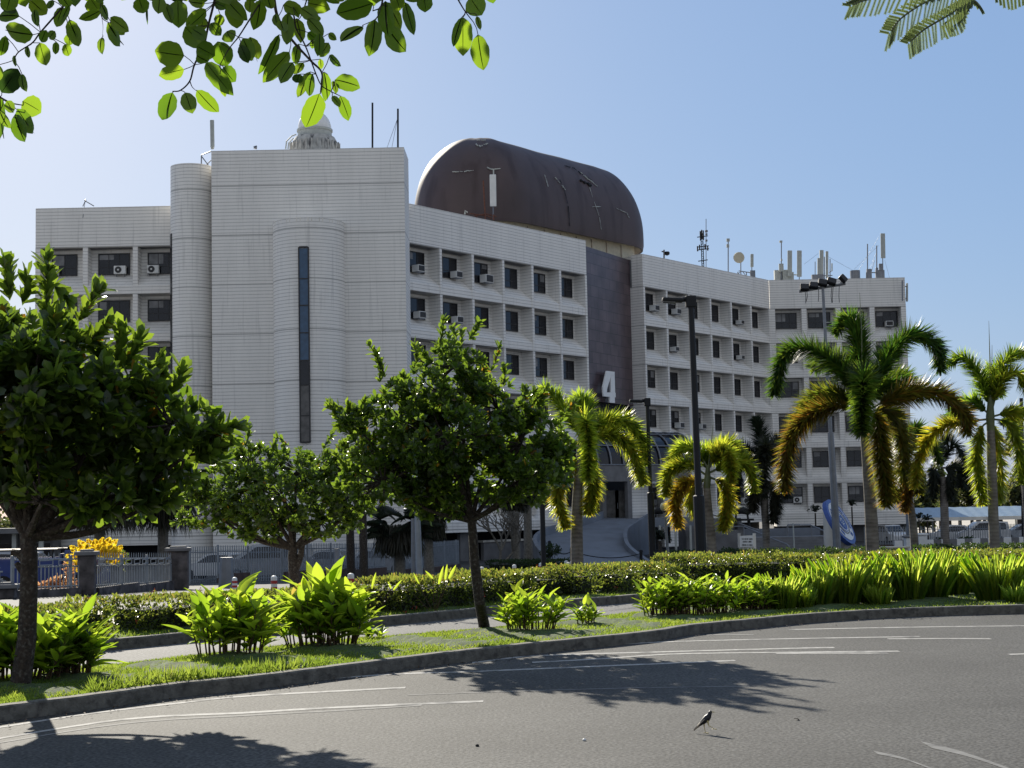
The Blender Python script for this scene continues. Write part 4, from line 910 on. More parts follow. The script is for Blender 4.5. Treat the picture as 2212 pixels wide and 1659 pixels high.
# notice board
d = 100; k = d/3400; a = at(1613.5, d); o = empty('notice_board', a, 'white notice board with three lines of dark lettering between two posts', 'notice board')
for px in (1596.5, 1629): q = P(px, 1152, d); MB().box((q.x, d, (q.z+a.z)/2), (6*k, .2, q.z-a.z)).build('post', M['cladsmooth'], o)
c0 = P(1613, 1157, d); c1_ = P(1613, 1188, d); MB().box((c0.x, d, (c0.z+a.z)/2), (27*k, .12, c0.z-a.z)).build('backing', M['cladsmooth'], o)
c = P(1612.5, 1170, d-.1); MB().box(c, (29*k, .04, 23.5*k)).build('board', M['white'], o)
b = MB(); rr_ = random.Random(3)
for y, x0_, x1_, gaps in ((1164.3, 1602.5, 1626.5, (1607.5, 1617)), (1170.2, 1605, 1624.5, (1613.4, 1616)), (1177.2, 1603.5, 1626, (1615.5,))):
    x = x0_
    while x < x1_-.8:
        if not any(abs(x-g) < .7 for g in gaps):
            for s in (0, .62):
                if rr_.random() < .9: b.box(P(x+s, y, d-.13), (.22*k, .01, 2.9*k))
            for s in (-1.3, 0, 1.3):
                if rr_.random() < .6: b.box(P(x+.31, y+s, d-.131), (.62*k, .01, .5*k))
        x += 1.25
b.build('lettering', M['frame'], o)
# emblem
nrm = Vector((.757, -.45, .47)).normalized(); c = P(1808.5, 1131, 108); e1 = nrm.cross(Vector((0, 0, 1))).normalized(); e2 = e1.cross(nrm).normalized(); e1 = -e1
o = empty('emblem_monument', (c.x, c.y, hz(108)), 'tilted round blue and white seal on a slanted grey drum at the stairs', 'monument')
def disc(r0, r1, h, m, nm, sides=48, z=0.):
    b = MB()
    for hh in (0, h):
        for r_ in ((r0, r1) if r0 else (r1,)):
            for i in range(sides): a = 2*math.pi*i/sides; b.v.append(tuple(c+e1*math.cos(a)*r_+e2*math.sin(a)*r_+nrm*(z+hh)))
    s = sides
    if r0:
        for i in range(s):
            j = (i+1) % s; b.f += [(2*s+i, 2*s+j, 3*s+j, 3*s+i), (s+i, s+j, 3*s+j, 3*s+i), (i, j, 2*s+j, 2*s+i), (i, j, s+j, s+i)]
    else:
        b.f += [tuple(range(s)), tuple(range(s, 2*s))[::-1]]+[(i, (i+1) % s, s+(i+1) % s, s+i) for i in range(s)]
    return b.build(nm, M[m], o)
RE = 1.72
disc(0, RE, .3, 'bluew', 'rim'); disc(0, RE*.84, .05, 'white', 'white_ring', z=.28); disc(RE*.52, RE*.56, .03, 'frame', 'ring_line', z=.32); disc(0, RE*.47, .03, 'bluew', 'centre', z=.32); disc(RE*.40, RE*.44, .03, 'white', 'ring_line', z=.34)
b = MB()
for i in range(34):
    a = R(-60)+i*R(300)/34; 
    if rr_.random() < .12: continue
    for s, hh in ((-.04, .26), (.04, .26), (0, .12)):
        if rr_.random() < .8:
            rr2 = RE*.70; q = c+(e1*math.cos(a+s)+e2*math.sin(a+s))*rr2+nrm*.335; ra = e1*math.cos(a)+e2*math.sin(a); ta = e2*math.cos(a)-e1*math.sin(a)
            sz_ = (hh, .06) if hh > .2 else (.06, .16)
            mx = Matrix((ra, ta, nrm)).transposed(); b.box(q, (sz_[0], sz_[1], .02), mx=mx)
b.build('ring_lettering', M['bluew'], o)
b = MB(); mx = Matrix((e1, e2, nrm)).transposed()
b.v = []; sh = [(-.45, .35), (.45, .35), (.45, -.1), (.25, -.42), (0, -.58), (-.25, -.42), (-.45, -.1)]
for hh in (.34, .37):
    for x_, y_ in sh: b.v.append(tuple(c+mx@Vector((x_, y_, hh))))
b.f = [tuple(range(7, 14)), tuple(range(7))[::-1]]+[(i, (i+1) % 7, 7+(i+1) % 7, 7+i) for i in range(7)]; b.build('shield', M['blue'], o)
b = MB()
for i in range(7): a = i*.9; b.box(c+mx@Vector((.28*math.cos(a)*.7, .28*math.sin(a)*.8-.03, .385)), (.09, .09, .02), mx=mx)
b.box(c+mx@Vector((0, .46, .36)), (.5, .07, .03), mx=mx); b.build('shield_stars', M['white'], o)
b = MB(); n_ = 32
low = [c+e1*math.cos(2*math.pi*i/n_)*RE*.97+e2*math.sin(2*math.pi*i/n_)*RE*.97 for i in range(n_)]
for p_ in low: b.v += [tuple(p_), (p_.x*.6+(c.x-.9)*.4, p_.y*.6+(c.y+.6)*.4, hz(108)-.05)]
for i in range(n_): j = (i+1) % n_; b.f.append((2*i, 2*j, 2*j+1, 2*i+1))
b.f.append(tuple(2*i+1 for i in range(n_))); b.build('drum', M['cladsmooth'], o, smooth=True)
# cabinets and gate pillars on the right
def blk(name, x0_, x1_, y0_, d, m, label, cat, dep=.6, lid=None):
    a = P(x0_, y0_, d); b_ = P(x1_, y0_, d); z = hz(d); o = empty(name, ((a.x+b_.x)/2, d+dep/2, z), label, cat)
    MB().box(((a.x+b_.x)/2, d+dep/2, (z+a.z)/2-.05), (b_.x-a.x, dep, a.z-z+.1)).build('body', M[m], o, bevel=.03)
    MB().box(((a.x+b_.x)/2, d+dep/2, a.z+.06), (b_.x-a.x+.12, dep+.12, .1)).build('cap', M[lid or m], o, bevel=.02)
    if 'cabinet' in name: MB().box(((a.x+b_.x)/2, d-.01, (z+a.z)/2), (.02, .03, a.z-z-.1)).build('door_gap', M['frame'], o)
    return o
blk('utility_cabinet', 1908, 1963, 1186, 78, 'cream', 'low cream electrical cabinet behind the strappy clumps', 'cabinet', .7)
blk('gate_pillar', 1957, 1977, 1162, 88, 'white', 'white gate pillar with grey top, left of the other', 'pillar', .6, 'concg')
blk('gate_pillar', 1984, 2003, 1157, 90, 'white', 'plain white gate pillar on the right, beside the striped kerb', 'pillar', .8)
for i in range(14):
    px = 1940+i*33.5; d = 108; y = 1181-(px-1955)*.03
    if i > 11: break
    a = P(px, y-12, d); w_ = 16.6/3400*d
    o = MB().box((a.x, d, (hz(d)+a.z)/2), (w_, .35, a.z-hz(d)+.1)).build('kerb_block', M['white']); tag(o, None, None); o['kind'] = 'structure'
    o = MB().box((a.x+w_+.0, d+.004, (hz(d)+a.z)/2), (w_-.002, .35, a.z-hz(d)+.1)).build('kerb_block', M['concg']); o['kind'] = 'structure'
# bird
def bird():
    f = P(1527, 1577, 12.42); f.z = .004; s = .185/1.0; o = empty('bird', (f.x, f.y, 0), 'long legged dark bird with pale brown back walking on the asphalt', 'bird')
    ang = R(-12); ux = Vector((math.cos(ang), math.sin(ang), 0)); uz = Vector((0, 0, 1)); uy = uz.cross(ux)
    def W3(x, y, z): return f+ux*x+uy*y+uz*z
    sp_ = [(-.082, .038, .002, .004), (-.06, .060, .006, .009), (-.04, .080, .013, .016), (-.018, .098, .021, .023), (.004, .118, .025, .027), (.018, .134, .021, .022), (.024, .147, .0155, .0155), (.028, .158, .0175, .017), (.034, .165, .0155, .0145), (.044, .166, .006, .006)]
    b = MB(); n = 12
    for i, (x, z, w_, h_) in enumerate(sp_):
        a_ = sp_[max(i-1, 0)]; c_ = sp_[min(i+1, len(sp_)-1)]; t = Vector((c_[0]-a_[0], 0, c_[1]-a_[1])).normalized(); nn = Vector((-t.z, 0, t.x))
        for k in range(n):
            an = 2*math.pi*k/n; v = nn*h_*math.sin(an); b.v.append(tuple(W3(x+v.x, w_*math.cos(an), z+v.z)))
    for i in range(len(sp_)-1):
        for k in range(n): b.f.append((i*n+k, i*n+(k+1) % n, (i+1)*n+(k+1) % n, (i+1)*n+k))
    b.f += [tuple(range(n)), tuple((len(sp_)-1)*n+k for k in range(n))]; b.build('body', M['feathb'], o, smooth=True)
    b = MB()   # back and wing mantle
    mp = [(-.072, .052, .006), (-.045, .084, .014), (-.02, .108, .020), (.003, .132, .018), (.010, .140, .010)]
    for i, (x, z, w_) in enumerate(mp):
        for k in range(7): a_ = math.pi*k/6; b.v.append(tuple(W3(x-.004*math.sin(a_)*1.2, w_*math.cos(a_)*1.12, z+.012*math.sin(a_)-.006)))
    for i in range(4):
        for k in range(6): b.f.append((i*7+k, i*7+k+1, (i+1)*7+k+1, (i+1)*7+k))
    m = b.build('wing_mantle', M['feathw'], o, smooth=True)
    b = MB(); b.tube([W3(-.06, 0, .062), W3(-.09, 0, .036), W3(-.101, 0, .022)], [.009, .008, .005], 8); b.build('tail', M['feathw'], o, smooth=True)
    b = MB(); b.tube([W3(.045, 0, .166), W3(.055, 0, .165), W3(.066, 0, .161)], [.005, .004, .001], 8); b.build('beak', M['skin'], o, smooth=True)
    b = MB(); 
    for sgn in (-1, 1): b.lathe(W3(.036, sgn*.0135, .168), [(0, -.003), (.003, 0), (0, .003)], 8)
    b.build('eye', M['skin'], o)
    for (hx, hy, pts) in ((0, .012, [(-.008, .098), (-.022, .07), (-.020, .045), (-.014, .012), (-.012, .003)]), (0, -.012, [(.008, .1), (.014, .078), (.016, .062), (.04, .05), (.055, .038)])):
        b = MB(); b.tube([W3(x, hy, z) for x, z in pts], [.009, .006, .0032, .0026, .0026], 6)
        ex, ez = pts[-1]
        for dx, dy in ((.024, 0), (.02, .012), (.02, -.012), (-.016, 0)): b.tube([W3(ex, hy, ez), W3(ex+dx*.6, hy+dy*.6, max(.003, ez-.002)), W3(ex+dx, hy+dy, max(.002, ez-.006))], .0022, 5)
        b.build('leg', M['skin'], o)
bird()
for px, py in ((1031, 1614), (2337/1.8517*1.0, 1602)):
    q = G(px, py); b = MB(); b.lathe((q.x, q.y, .005), [(0.001, .018), (.012, .013), (.015, .006), (.012, 0)][::-1], 8); tag(b.build('pebble', M['deep'] if px < 1100 else M['white']), 'small dark pebble lying on the sunlit road' if px < 1100 else 'small white scrap at the edge of the tree shadow', 'pebble')
q = G(1715, 1558); tag(leaves('fallen_leaf', [(np.array([[q.x, q.y, .02]]), np.array([[.8, .5, .05]]), np.array([[0, 0, 1.]]), .07, .03, T_BIG2, .9)], M['stalk']), 'curled dry leaf at the tip of the tree shadow', 'leaf')

# ================================================================== FENCES AND VEHICLES
def at2(px, d): q = at(px, d); return Vector((q.x, q.y))
def fence(name, a, b_, h, base, gap, m, label, style, wall=.35, wallm='brick', posts=None, r=.022):
    a = Vector(a); b_ = Vector(b_); Ln = (b_-a).length; u = (b_-a)/Ln; n = Vector((-u.y, u.x)); rz = math.atan2(u.y, u.x)
    o = empty(name, (a.x, a.y, base(a)), label, 'fence')
    def Z(s): q = a+u*s; return base(q)
    k = max(2, int(Ln/3)); 
    if wall:
        b = MB()
        for i in range(k): 
            s0, s1 = Ln*i/k, Ln*(i+1)/k; q0 = a+u*s0; q1 = a+u*s1; z = min(Z(s0), Z(s1)); b.hexa(q0-n*.12, q1-n*.12, .24, z-.3, max(Z(s0), Z(s1))+wall, n)
        b.build('base_wall', M[wallm], o)
    nb = int(Ln/gap); b = MB()
    for i in range(nb+1):
        s = Ln*i/nb; q = a+u*s; z = Z(s)+wall
        if style == 'palisade': b.add([(q.x-u.x*.035, q.y-u.y*.035, z+.03), (q.x+u.x*.035, q.y+u.y*.035, z+.03), (q.x+u.x*.035, q.y+u.y*.035, z+h-.08), (q.x, q.y, z+h), (q.x-u.x*.035, q.y-u.y*.035, z+h-.08), (q.x+n.x*.03, q.y+n.y*.03, z+.03), (q.x+n.x*.03, q.y+n.y*.03, z+h-.08)], [(0, 1, 2, 3, 4), (1, 5, 6, 2), (5, 0, 4, 6), (2, 6, 3), (4, 3, 6)])
        else: b.box((q.x, q.y, z+.5*(h-.32)), (.028, .028, h-.32), rz)
    pk = b.build('pickets', M[m], o)
    b = MB(); rl = (.15, h-.3) if style == 'palisade' else (.08, h-.34, h-.12)
    for i in range(k):
        s0, s1 = Ln*i/k, Ln*(i+1)/k
        for zr in rl: q0 = a+u*s0; q1 = a+u*s1; b.tube([(q0.x+n.x*.04, q0.y+n.y*.04, Z(s0)+wall+zr), (q1.x+n.x*.04, q1.y+n.y*.04, Z(s1)+wall+zr)], .025, 4)
    for zr in rl: MB().tube([((a+u*(Ln*i/k)).x+n.x*.04, (a+u*(Ln*i/k)).y+n.y*.04, Z(Ln*i/k)+wall+zr) for i in range(k+1)], .025, 4).build('rail', M[m], o)
    if style != 'palisade':
        b = MB(); s = .25
        while s < Ln-.5:
            q0 = a+u*s; q1 = a+u*(s+.55); z = Z(s)+wall+h-.30
            b.tube([(q0.x, q0.y, z), (q1.x, q1.y, z), (q1.x, q1.y, z+.14), (q0.x, q0.y, z+.14), (q0.x, q0.y, z)], .018, 4); s += .8
        s = .1
        while s < Ln: q = a+u*s; z = Z(s)+wall+h-.12; b.tube([(q.x, q.y, z), (q.x, q.y, z+.16)], .014, 4); b.tube([(q.x-u.x*.035, q.y, z+.1), (q.x, q.y, z+.2), (q.x+u.x*.035, q.y, z+.1)], .014, 4); s += .22
        b.build('top_ornament', M[m], o)
    s = 0; st_ = 2.4
    while s <= Ln+.01: q = a+u*s; MB().box((q.x+n.x*.05, q.y+n.y*.05, Z(s)+wall+h*.5-.1), (.08, .08, h+.2), rz).build('post', M[m], o); s += st_
    return o
zb1 = lambda q: hz(q[1])
def pillar(px, d, w_, ytop, label):
    q = at(px, d); t = P(px, ytop, d); o = empty('stone_pillar', q, label, 'pillar', 'stone gate pillars')
    MB().box((q.x, d, (q.z+t.z)/2-.05), (w_, w_, t.z-q.z-.1), R(8)).build('shaft', M['stone'], o, bevel=.04)
    MB().box((q.x, d, t.z-.06), (w_+.18, w_+.18, .12), R(8)).build('cap', M['concg'], o, bevel=.02)
    MB().box((q.x, d, t.z+.03), (w_-.15, w_-.15, .06), R(8)).build('cap_step', M['concg'], o)
pillar(188, 49, .52, 1191, 'rubble stone pillar in front of the bright yellow shrub'); pillar(385, 57, .72, 1183, 'wider rubble stone pillar at the right end of the low ornate fence')
pillar(16, 46, .5, 1262, 'low dark stone pillar behind the left tree, at the lower fence')
fence('ornate_fence', at2(207, 49.3), at2(370, 56.5), 1.02, zb1, .155, 'fence', 'pale ornate metal fence between the two stone pillars', 'ornate', .22, 'stone')
fence('ornate_fence', at2(30, 46.3), at2(170, 48.7), 1.02, zb1, .155, 'fence', 'pale ornate metal fence in front of the blue truck', 'ornate', .22, 'stone')
fence('ornate_fence', at2(-60, 46), at2(6, 46.1), .8, zb1, .155, 'fence', 'lower stretch of pale metal fence at the left edge', 'ornate', .1, 'stone')
fence('palisade_fence', at2(412, 74), at2(470, 76), 1.75, zb1, .17, 'fence', 'grey palisade gate beside the wide stone pillar', 'palisade', .0)
fence('palisade_fence', at2(472, 74), at2(535, 76), 1.35, zb1, .17, 'fence', 'grey palisade on a low brown wall behind the thick steel post', 'palisade', .42)
fence('palisade_fence', at2(537, 76), at2(610, 78), 1.7, zb1, .17, 'fence', 'grey palisade gate in front of the silver van', 'palisade', .0)
fence('palisade_fence', at2(612, 78), at2(830, 88), 1.45, zb1, .17, 'fence', 'long grey palisade behind the second tree trunk', 'palisade', .42)
fence('palisade_fence', at2(850, 92), at2(990, 104), 1.6, zb1, .17, 'fence', 'pale grey palisade behind the fan palms by the building', 'palisade', .3)
fence('railing_fence', at2(1865, 140), at2(2035, 138), 1.6, zb1, .22, 'fence', 'pale railing at the right end of the building', 'palisade', .1)
fence('railing_fence', at2(2037, 136), at2(2150, 132), 1.65, zb1, .22, 'fence', 'pale railing in front of the white cars', 'palisade', .1)
fence('railing_fence', at2(2156, 127), at2(2196, 125), 1.9, zb1, .16, 'fence', 'closely barred pale gate at the right edge', 'palisade', .05)
fence('railing_fence', at2(2008, 118), at2(2030, 118), 1.4, zb1, .25, 'fence', 'short blue grey barrier right of the white pillars', 'palisade', .05)
def vehicle(name, px, d, ang, m, label, cat, L=4.4, W_=1.75, H=1.5, kind='sedan'):
    q = at(px, d); o = empty(name, q, label, cat); a = R(ang); ux = Vector((math.cos(a), math.sin(a), 0)); uy = Vector((-math.sin(a), math.cos(a), 0)); uz = Vector((0, 0, 1))
    w3 = lambda x, y, z: q+ux*x*L+uy*y*W_+uz*z*H
    if kind == 'sedan': low = [(-.5, .2), (-.5, .52), (-.46, .6), (-.3, .64), (.22, .62), (.44, .55), (.5, .45), (.5, .2)]; cab = [(-.36, .62), (-.24, .97), (-.02, 1.0), (.08, .97), (.26, .62)]
    elif kind == 'van': low = [(-.5, .16), (-.5, .55), (-.49, .6), (.38, .58), (.48, .48), (.5, .4), (.5, .16)]; cab = [(-.49, .6), (-.47, .96), (-.2, 1.0), (.15, .98), (.36, .58)]
    else: low = [(-.5, .2), (-.5, .5), (.5, .5), (.5, .2)]; cab = [(.18, .5), (.2, .98), (.42, .98), (.5, .5)]
    def ext(prof, y, tap=0.):
        b = MB(); n = len(prof)
        for s in (-1, 1):
            for i, (x, z) in enumerate(prof): b.v.append(tuple(w3(x, s*y*(1-tap*(z > .9)), z)))
        b.f = [tuple(range(n)), tuple(range(n, 2*n))[::-1]]+[(i, (i+1) % n, n+(i+1) % n, n+i) for i in range(n)]; return b
    ext(low, .5).build('body', M[m], o, bevel=.05); ext(cab, .46, .12).build('cabin', M[m], o, bevel=.04)
    cx = sum(x for x, z in cab)/len(cab); g = MB()
    for s in (-1, 1):
        ks = [(x+(cx-x)*.14, .64+(z-.62)*.82 if z > .7 else z+.03) for x, z in cab]; b0 = len(g.v)
        for yy in (.462, .470):
            for x, z in ks: g.v.append(tuple(w3(x, s*yy*(1-.1*(z > .85)), z)))
        n = len(ks); g.f += [tuple(b0+i for i in range(n)), tuple(b0+n+i for i in range(n))[::-1]]
    g.build('side_windows', M['glass'], o)
    fr = [cab[-2], cab[-1]]; bk = [cab[0], cab[1]]
    for nm, (p0, p1), sg in (('windscreen', fr, 1), ('rear_window', bk, -1)):
        g = MB(); pts = []
        for t in (.12, .88):
            x = p0[0]+(p1[0]-p0[0])*t+.006*sg; z = p0[1]+(p1[1]-p0[1])*t+.01
            for y in (-.4, .4): pts.append(w3(x, y, z))
        g.add([tuple(p) for p in pts], [(0, 1, 3, 2)]); g.build(nm, M['glass'], o)
    for x in (-.31, .32):
        for s in (-1, 1):
            c = w3(x, s*.46, .0); c.z = q.z+.32; b = MB(); b.tube([c-uy*.1, c+uy*.1], .32, 16); wo = b.build('wheel', M['black'], o); b = MB(); b.tube([c+uy*s*.1, c+uy*s*.115], .19, 12); b.build('rim', M['metal'], wo)
    for s in (-1, 1):
        MB().box(w3(.495, s*.36, .47), (.06, .28, .12), a).build('headlight', M['white'], o); MB().box(w3(-.495, s*.4, .5), (.06, .2, .16), a).build('tail_light', M['red'], o)
    if kind == 'truck':
        b = MB()
        for s in (-1, 1): b.box(w3(-.16, s*.49, .66), (L*.66, .06, .5), a)
        b.box(w3(-.49, 0, .66), (.06, W_*.98, .5), a); b.box(w3(.165, 0, .72), (.06, W_*.98, .6), a); b.build('load_bed', M[m], o)
        b = MB()
        for x in (-.45, -.2, .1): b.tube([w3(x, -.49, .6), w3(x, -.49, 1.02), w3(x, .49, 1.02), w3(x, .49, .6)], .035, 5)
        b.tube([w3(-.47, -.49, 1.02), w3(.14, -.49, 1.02)], .035, 5); b.tube([w3(-.47, .49, 1.02), w3(.14, .49, 1.02)], .035, 5); b.build('rack', M['dark'], o)
    return o
vehicle('truck', 100, 57, 4, 'truckblue', 'deep blue truck parked behind the ornate fence on the left', 'truck', 4.2, 1.7, 1.5, 'truck')
vehicle('parked_car', 15, 60, 175, 'silver', 'silver car behind the fence at the far left edge', 'car')
vehicle('parked_van', 578, 87, 182, 'silver', 'silver van behind the grey gate and the second tree', 'van', 4.9, 1.8, 1.9, 'van')
vehicle('parked_car', 470, 92, 165, 'whitecar', 'white car behind the thick steel post', 'car')
vehicle('parked_car', 700, 98, 172, 'silver', 'silver car behind the long grey fence', 'car')
vehicle('parked_car', 822, 98, -20, 'silver', 'dark silver car with sloping bonnet left of the fan palm', 'car')
vehicle('parked_car', 1920, 150, -80, 'whitecar', 'pale car seen from the front between the big palm and the pillars', 'car', 4.2, 1.8, 1.7, 'van')
vehicle('parked_car', 2052, 143, 178, 'whitecar', 'left one of the two white cars behind the right railing', 'car', 4.6, 1.75, 1.65)
vehicle('parked_van', 2120, 141, 180, 'whitecar', 'white van-like car with rounded roof behind the right railing', 'van', 4.3, 1.75, 1.95, 'van')
vehicle('parked_car', 2205, 150, 175, 'silver', 'dark car at the right edge under the carport', 'car')
# carport right
o = empty('carport', at(2080, 158), 'long carport with pale blue corrugated roof on the right', 'carport')
a = P(1940, 1108, 158); b_ = P(2420, 1092, 158); 
b = MB(); zl, zh = P(2000, 1122, 158).z, P(2000, 1100, 158).z; nn = 40
for i in range(nn+1):
    x = a.x+(b_.x-a.x)*i/nn; dz = .04*(i % 2); b.v += [(x, 158, zl+.15+dz), (x, 161.5, zh+.12+dz), (x, 161.5, zh+.04+dz), (x, 158, zl+.07+dz)]
for i in range(nn):
    for k in range(4): b.f.append((i*4+k, i*4+(k+1) % 4, i*4+4+(k+1) % 4, i*4+4+k))
b.build('roof', M['roofsh'], o)
MB().box(((a.x+b_.x)/2, 157.9, zl), (b_.x-a.x, .12, .35)).build('fascia', M['cladsmooth'], o)
for i in range(9): x = a.x+1+i*2.8; MB().box((x, 159.5, (zl+hz(100))/2), (.14, .14, zl-hz(100))).build('post', M['offwhite'], o)
# low building left
o = empty('low_building', at(40, 108), 'low grey shed with a flat overhanging roof left of the tower', 'shed')
x0_, x1_ = at(-330, 108).x, at(100, 108).x; zt = P(40, 1141, 108).z; zf_ = P(40, 1152, 108).z
MB().box(((x0_+x1_)/2, 110.5, (zt+zf_)/2), (x1_-x0_, 6, zt-zf_)).build('roof', M['concg'], o)
MB().box(((x0_+x1_)/2, 112.3, (hz(110)+zf_)/2-.02), (x1_-x0_-1, 2, zf_-hz(110))).build('wall', M['concg'], o)
for i in range(8): x = x0_+.4+i*(x1_-x0_-.8)/7; MB().box((x, 108.2, (hz(110)+zf_)/2), (.28, .28, zf_-hz(110))).build('post', M['offwhite'], o)
for i in range(5): x = x1_-1.5-i*2.6; MB().box((x, 111.25, hz(110)+1.6), (1.6, .08, 1)).build('window', M['glass'], o)

# ================================================================== VEGETATION
def foliage_pts(lobes, n, shell=.55, gap=-.75):
    w_ = np.array([l[3]*l[4]*l[5] for l in lobes])**.75; idx = RNG.choice(len(lobes), n, p=w_/w_.sum()); L_ = np.array(lobes)[idx]
    d = rdir(n); r = RNG.uniform(shell**3, 1, n)**(1/3); p = L_[:, :3]+d*L_[:, 3:6]*r[:, None]
    keep = np.ones(n, bool)      # drop points deep in other lobes
    for l in lobes:
        l = np.array(l); q = np.linalg.norm((p-l[:3])/l[3:6], axis=1); keep &= (q > shell*.9) | (RNG.random(n) < .12)
    nz = np.sin(p[:, 0]*5.1+1)*np.sin(p[:, 2]*5.7+p[:, 1]*3.3)+.5*np.sin(p[:, 0]*11+p[:, 2]*9)
    keep &= nz > gap
    return p[keep], d[keep]
def rosettes(p, ax_, k, Ls, Ws, tm, spread=.9, rb=0., jit=.3, yellow=.03):
    n = len(p); ph = RNG.uniform(0, 6.28, n)[:, None]+np.arange(k)[None]*2.4; el = np.linspace(.25, 1.0, k)[None]*spread*1.5+RNG.normal(0, .18, (n, k))
    a = nrmz(ax_); t = np.where(np.abs(a[:, :1]) < .8, np.array([[1., 0, 0]]), np.array([[0, 1., 0]])); e1_ = nrmz(np.cross(a, t)); e2_ = np.cross(a, e1_)
    d = a[:, None]*np.cos(el)[..., None]+(e1_[:, None]*np.cos(ph)[..., None]+e2_[:, None]*np.sin(ph)[..., None])*np.sin(el)[..., None]
    d = d+RNG.normal(0, .08, d.shape); pos = p[:, None]+a[:, None]*(RNG.uniform(-.5, .1, (n, k))*Ls*.7)[..., None]
    nr = np.broadcast_to(a[:, None], d.shape)+RNG.normal(0, jit, d.shape)
    N = n*k; rnd = np.clip(rb+RNG.random(n)[:, None]*.35+RNG.random((n, k))*.45, 0, .84); rnd = np.where(RNG.random((n, k)) < yellow*.3, 1., rnd)
    return (pos.reshape(-1, 3), d.reshape(-1, 3), nr.reshape(-1, 3), Ls*RNG.uniform(.5, 1.2, N), Ws*RNG.uniform(.75, 1.15, N), tm, rnd.ravel())
def px_lobes(lst, d, kx_=1., dy=0.):     # lobes given as (x, y, rx, ry[, depth offset]) in picture measure, placed at real depth d
    out = []
    for l in lst:
        off_ = l[4] if len(l) > 4 else 0; c = P(l[0], l[1], d+off_); k = (d+off_)/F_PX; rx, rz = l[2]*k, l[3]*k
        out.append((c.x, c.y, c.z, rx, (rx+rz)*.55, rz))
    return out
def auto_spikes(lobes, n, ln):
    out = []
    for _ in range(n):
        l = lobes[RNG.integers(len(lobes))]; dv = rdir(1)[0]; dv[2] = abs(dv[2])*.9+.1; dv = dv/np.linalg.norm(dv)
        p = np.array(l[:3])+dv*np.array(l[3:6])*.9
        if any(np.linalg.norm((p-np.array(q[:3]))/np.array(q[3:6])) < .85 for q in lobes if q is not l): continue
        e = dv*.7+np.array([0, 0, .6]); out.append((Vector(p), Vector(p+e*ln*RNG.uniform(.5, 1.2)), 4))
    return out
def broad_tree(label, trunk, lobes, n, k, Ls, Ws, spikes=(), seed=0, rad=(.1, .07), d=20, tm=T_OV, group=None, extra=None):
    base = trunk[0]; o = empty('broadleaf_tree', base, label, 'tree', group)
    b = MB(); b.tube([base-Vector((0, 0, .15)), base+Vector((0, 0, .05))]+trunk[1:], [rad[0]*1.35, rad[0]*1.1]+list(np.linspace(rad[0], rad[1], len(trunk)-1)), 12)
    b.build('trunk', M['bark'], o, smooth=True)
    fork = trunk[-1]; p, dd = foliage_pts(lobes, n, .5, -.28)
    b = MB(); tw = MB()
    for l in lobes:
        c = Vector(l[:3]); mid = fork.lerp(c, .5)+Vector((0, 0, -.12*abs(c.x-fork.x))); r0 = rad[1]*.62
        b.tube(spline([fork+Vector((0, 0, -.05)), mid, c], 7), list(np.linspace(r0, r0*.35, 7)), 7)
    P_ = [Vector(q) for q in p[RNG.choice(len(p), min(len(p), 260), replace=False)]]
    for q in P_:
        l = min(lobes, key=lambda l: (Vector(l[:3])-q).length); c = Vector(l[:3]); tw.tube([c.lerp(q, .1), c.lerp(q, .6)+Vector((0, 0, -.03)), q], [.016, .010, .005], 4, False)
    b.build('limbs', M['bark'], o, smooth=True); tw.build('twigs', M['bark'], o)
    up = dd*.75+np.array([0, 0, .75])+RNG.normal(0, .35, dd.shape)
    ch = [rosettes(p, up, k, Ls, Ws, tm)]; spikes = list(spikes)+auto_spikes(lobes, int(n*.018), Ls*1.5)
    for (a, c, m_) in spikes:       # shoots standing clear of the crown
        sp_ = spline([a, a.lerp(c, .5)+Vector((.02, 0, 0)), c], m_); b2 = MB(); b2.tube(sp_, list(np.linspace(.012, .006, m_)), 5); b2.build('twigs', M['bark'], o)
        q = np.array([list(v) for v in sp_]); axd = np.tile(np.array(list((c-a).normalized())), (m_, 1)); ch.append(rosettes(q, axd, max(5, k-3), Ls*1.05, Ws*1.05, tm, .65, .2))
    leaves('crown', ch, M['leaf'], o)
    return o
# middle tree
d = 21.9; tb = G(1046, 1374); tb.z += .1
tk = [tb, P(1036, 1300, d), P(1026, 1220, d), P(1022, 1160, d), P(1018, 1118, d)]
L1 = px_lobes([(985, 790, 66, 66), (950, 850, 112, 66, -.2), (1075, 885, 98, 66, .2), (865, 905, 100, 62), (825, 970, 85, 62, .3), (960, 945, 140, 80, -.5), (1125, 960, 90, 80), (1185, 995, 52, 55), (980, 1020, 190, 85, .3), (830, 1040, 100, 55, -.3), (762, 912, 38, 28), (1130, 1030, 110, 62, -.4), (960, 1070, 120, 50), (915, 700, 5, 5)][:-1], d)
for i in range(len(L1)): L1[i] = (*L1[i][:3], L1[i][3], max(L1[i][4], .55), L1[i][5])
sp1 = [(P(950, 740, d), P(957, 690, d), 5), (P(1015, 730, d), P(1032, 700, d), 5), (P(830, 810, d), P(798, 745, d), 6), (P(820, 820, d), P(815, 765, d), 5), (P(1060, 800, d), P(1078, 748, d), 4), (P(1150, 870, d), P(1180, 838, d), 4), (P(745, 890, d), P(715, 870, d), 4), (P(1210, 900, d), P(1240, 870, d), 4), (P(900, 790, d), P(895, 745, d), 5)]
broad_tree('middle tree, bushy dark crown on a slim trunk in front of the centre wing', tk, L1, 3000, 10, .126, .057, sp1, rad=(.074, .058), d=d, group='broadleaf trees along the planted strips')
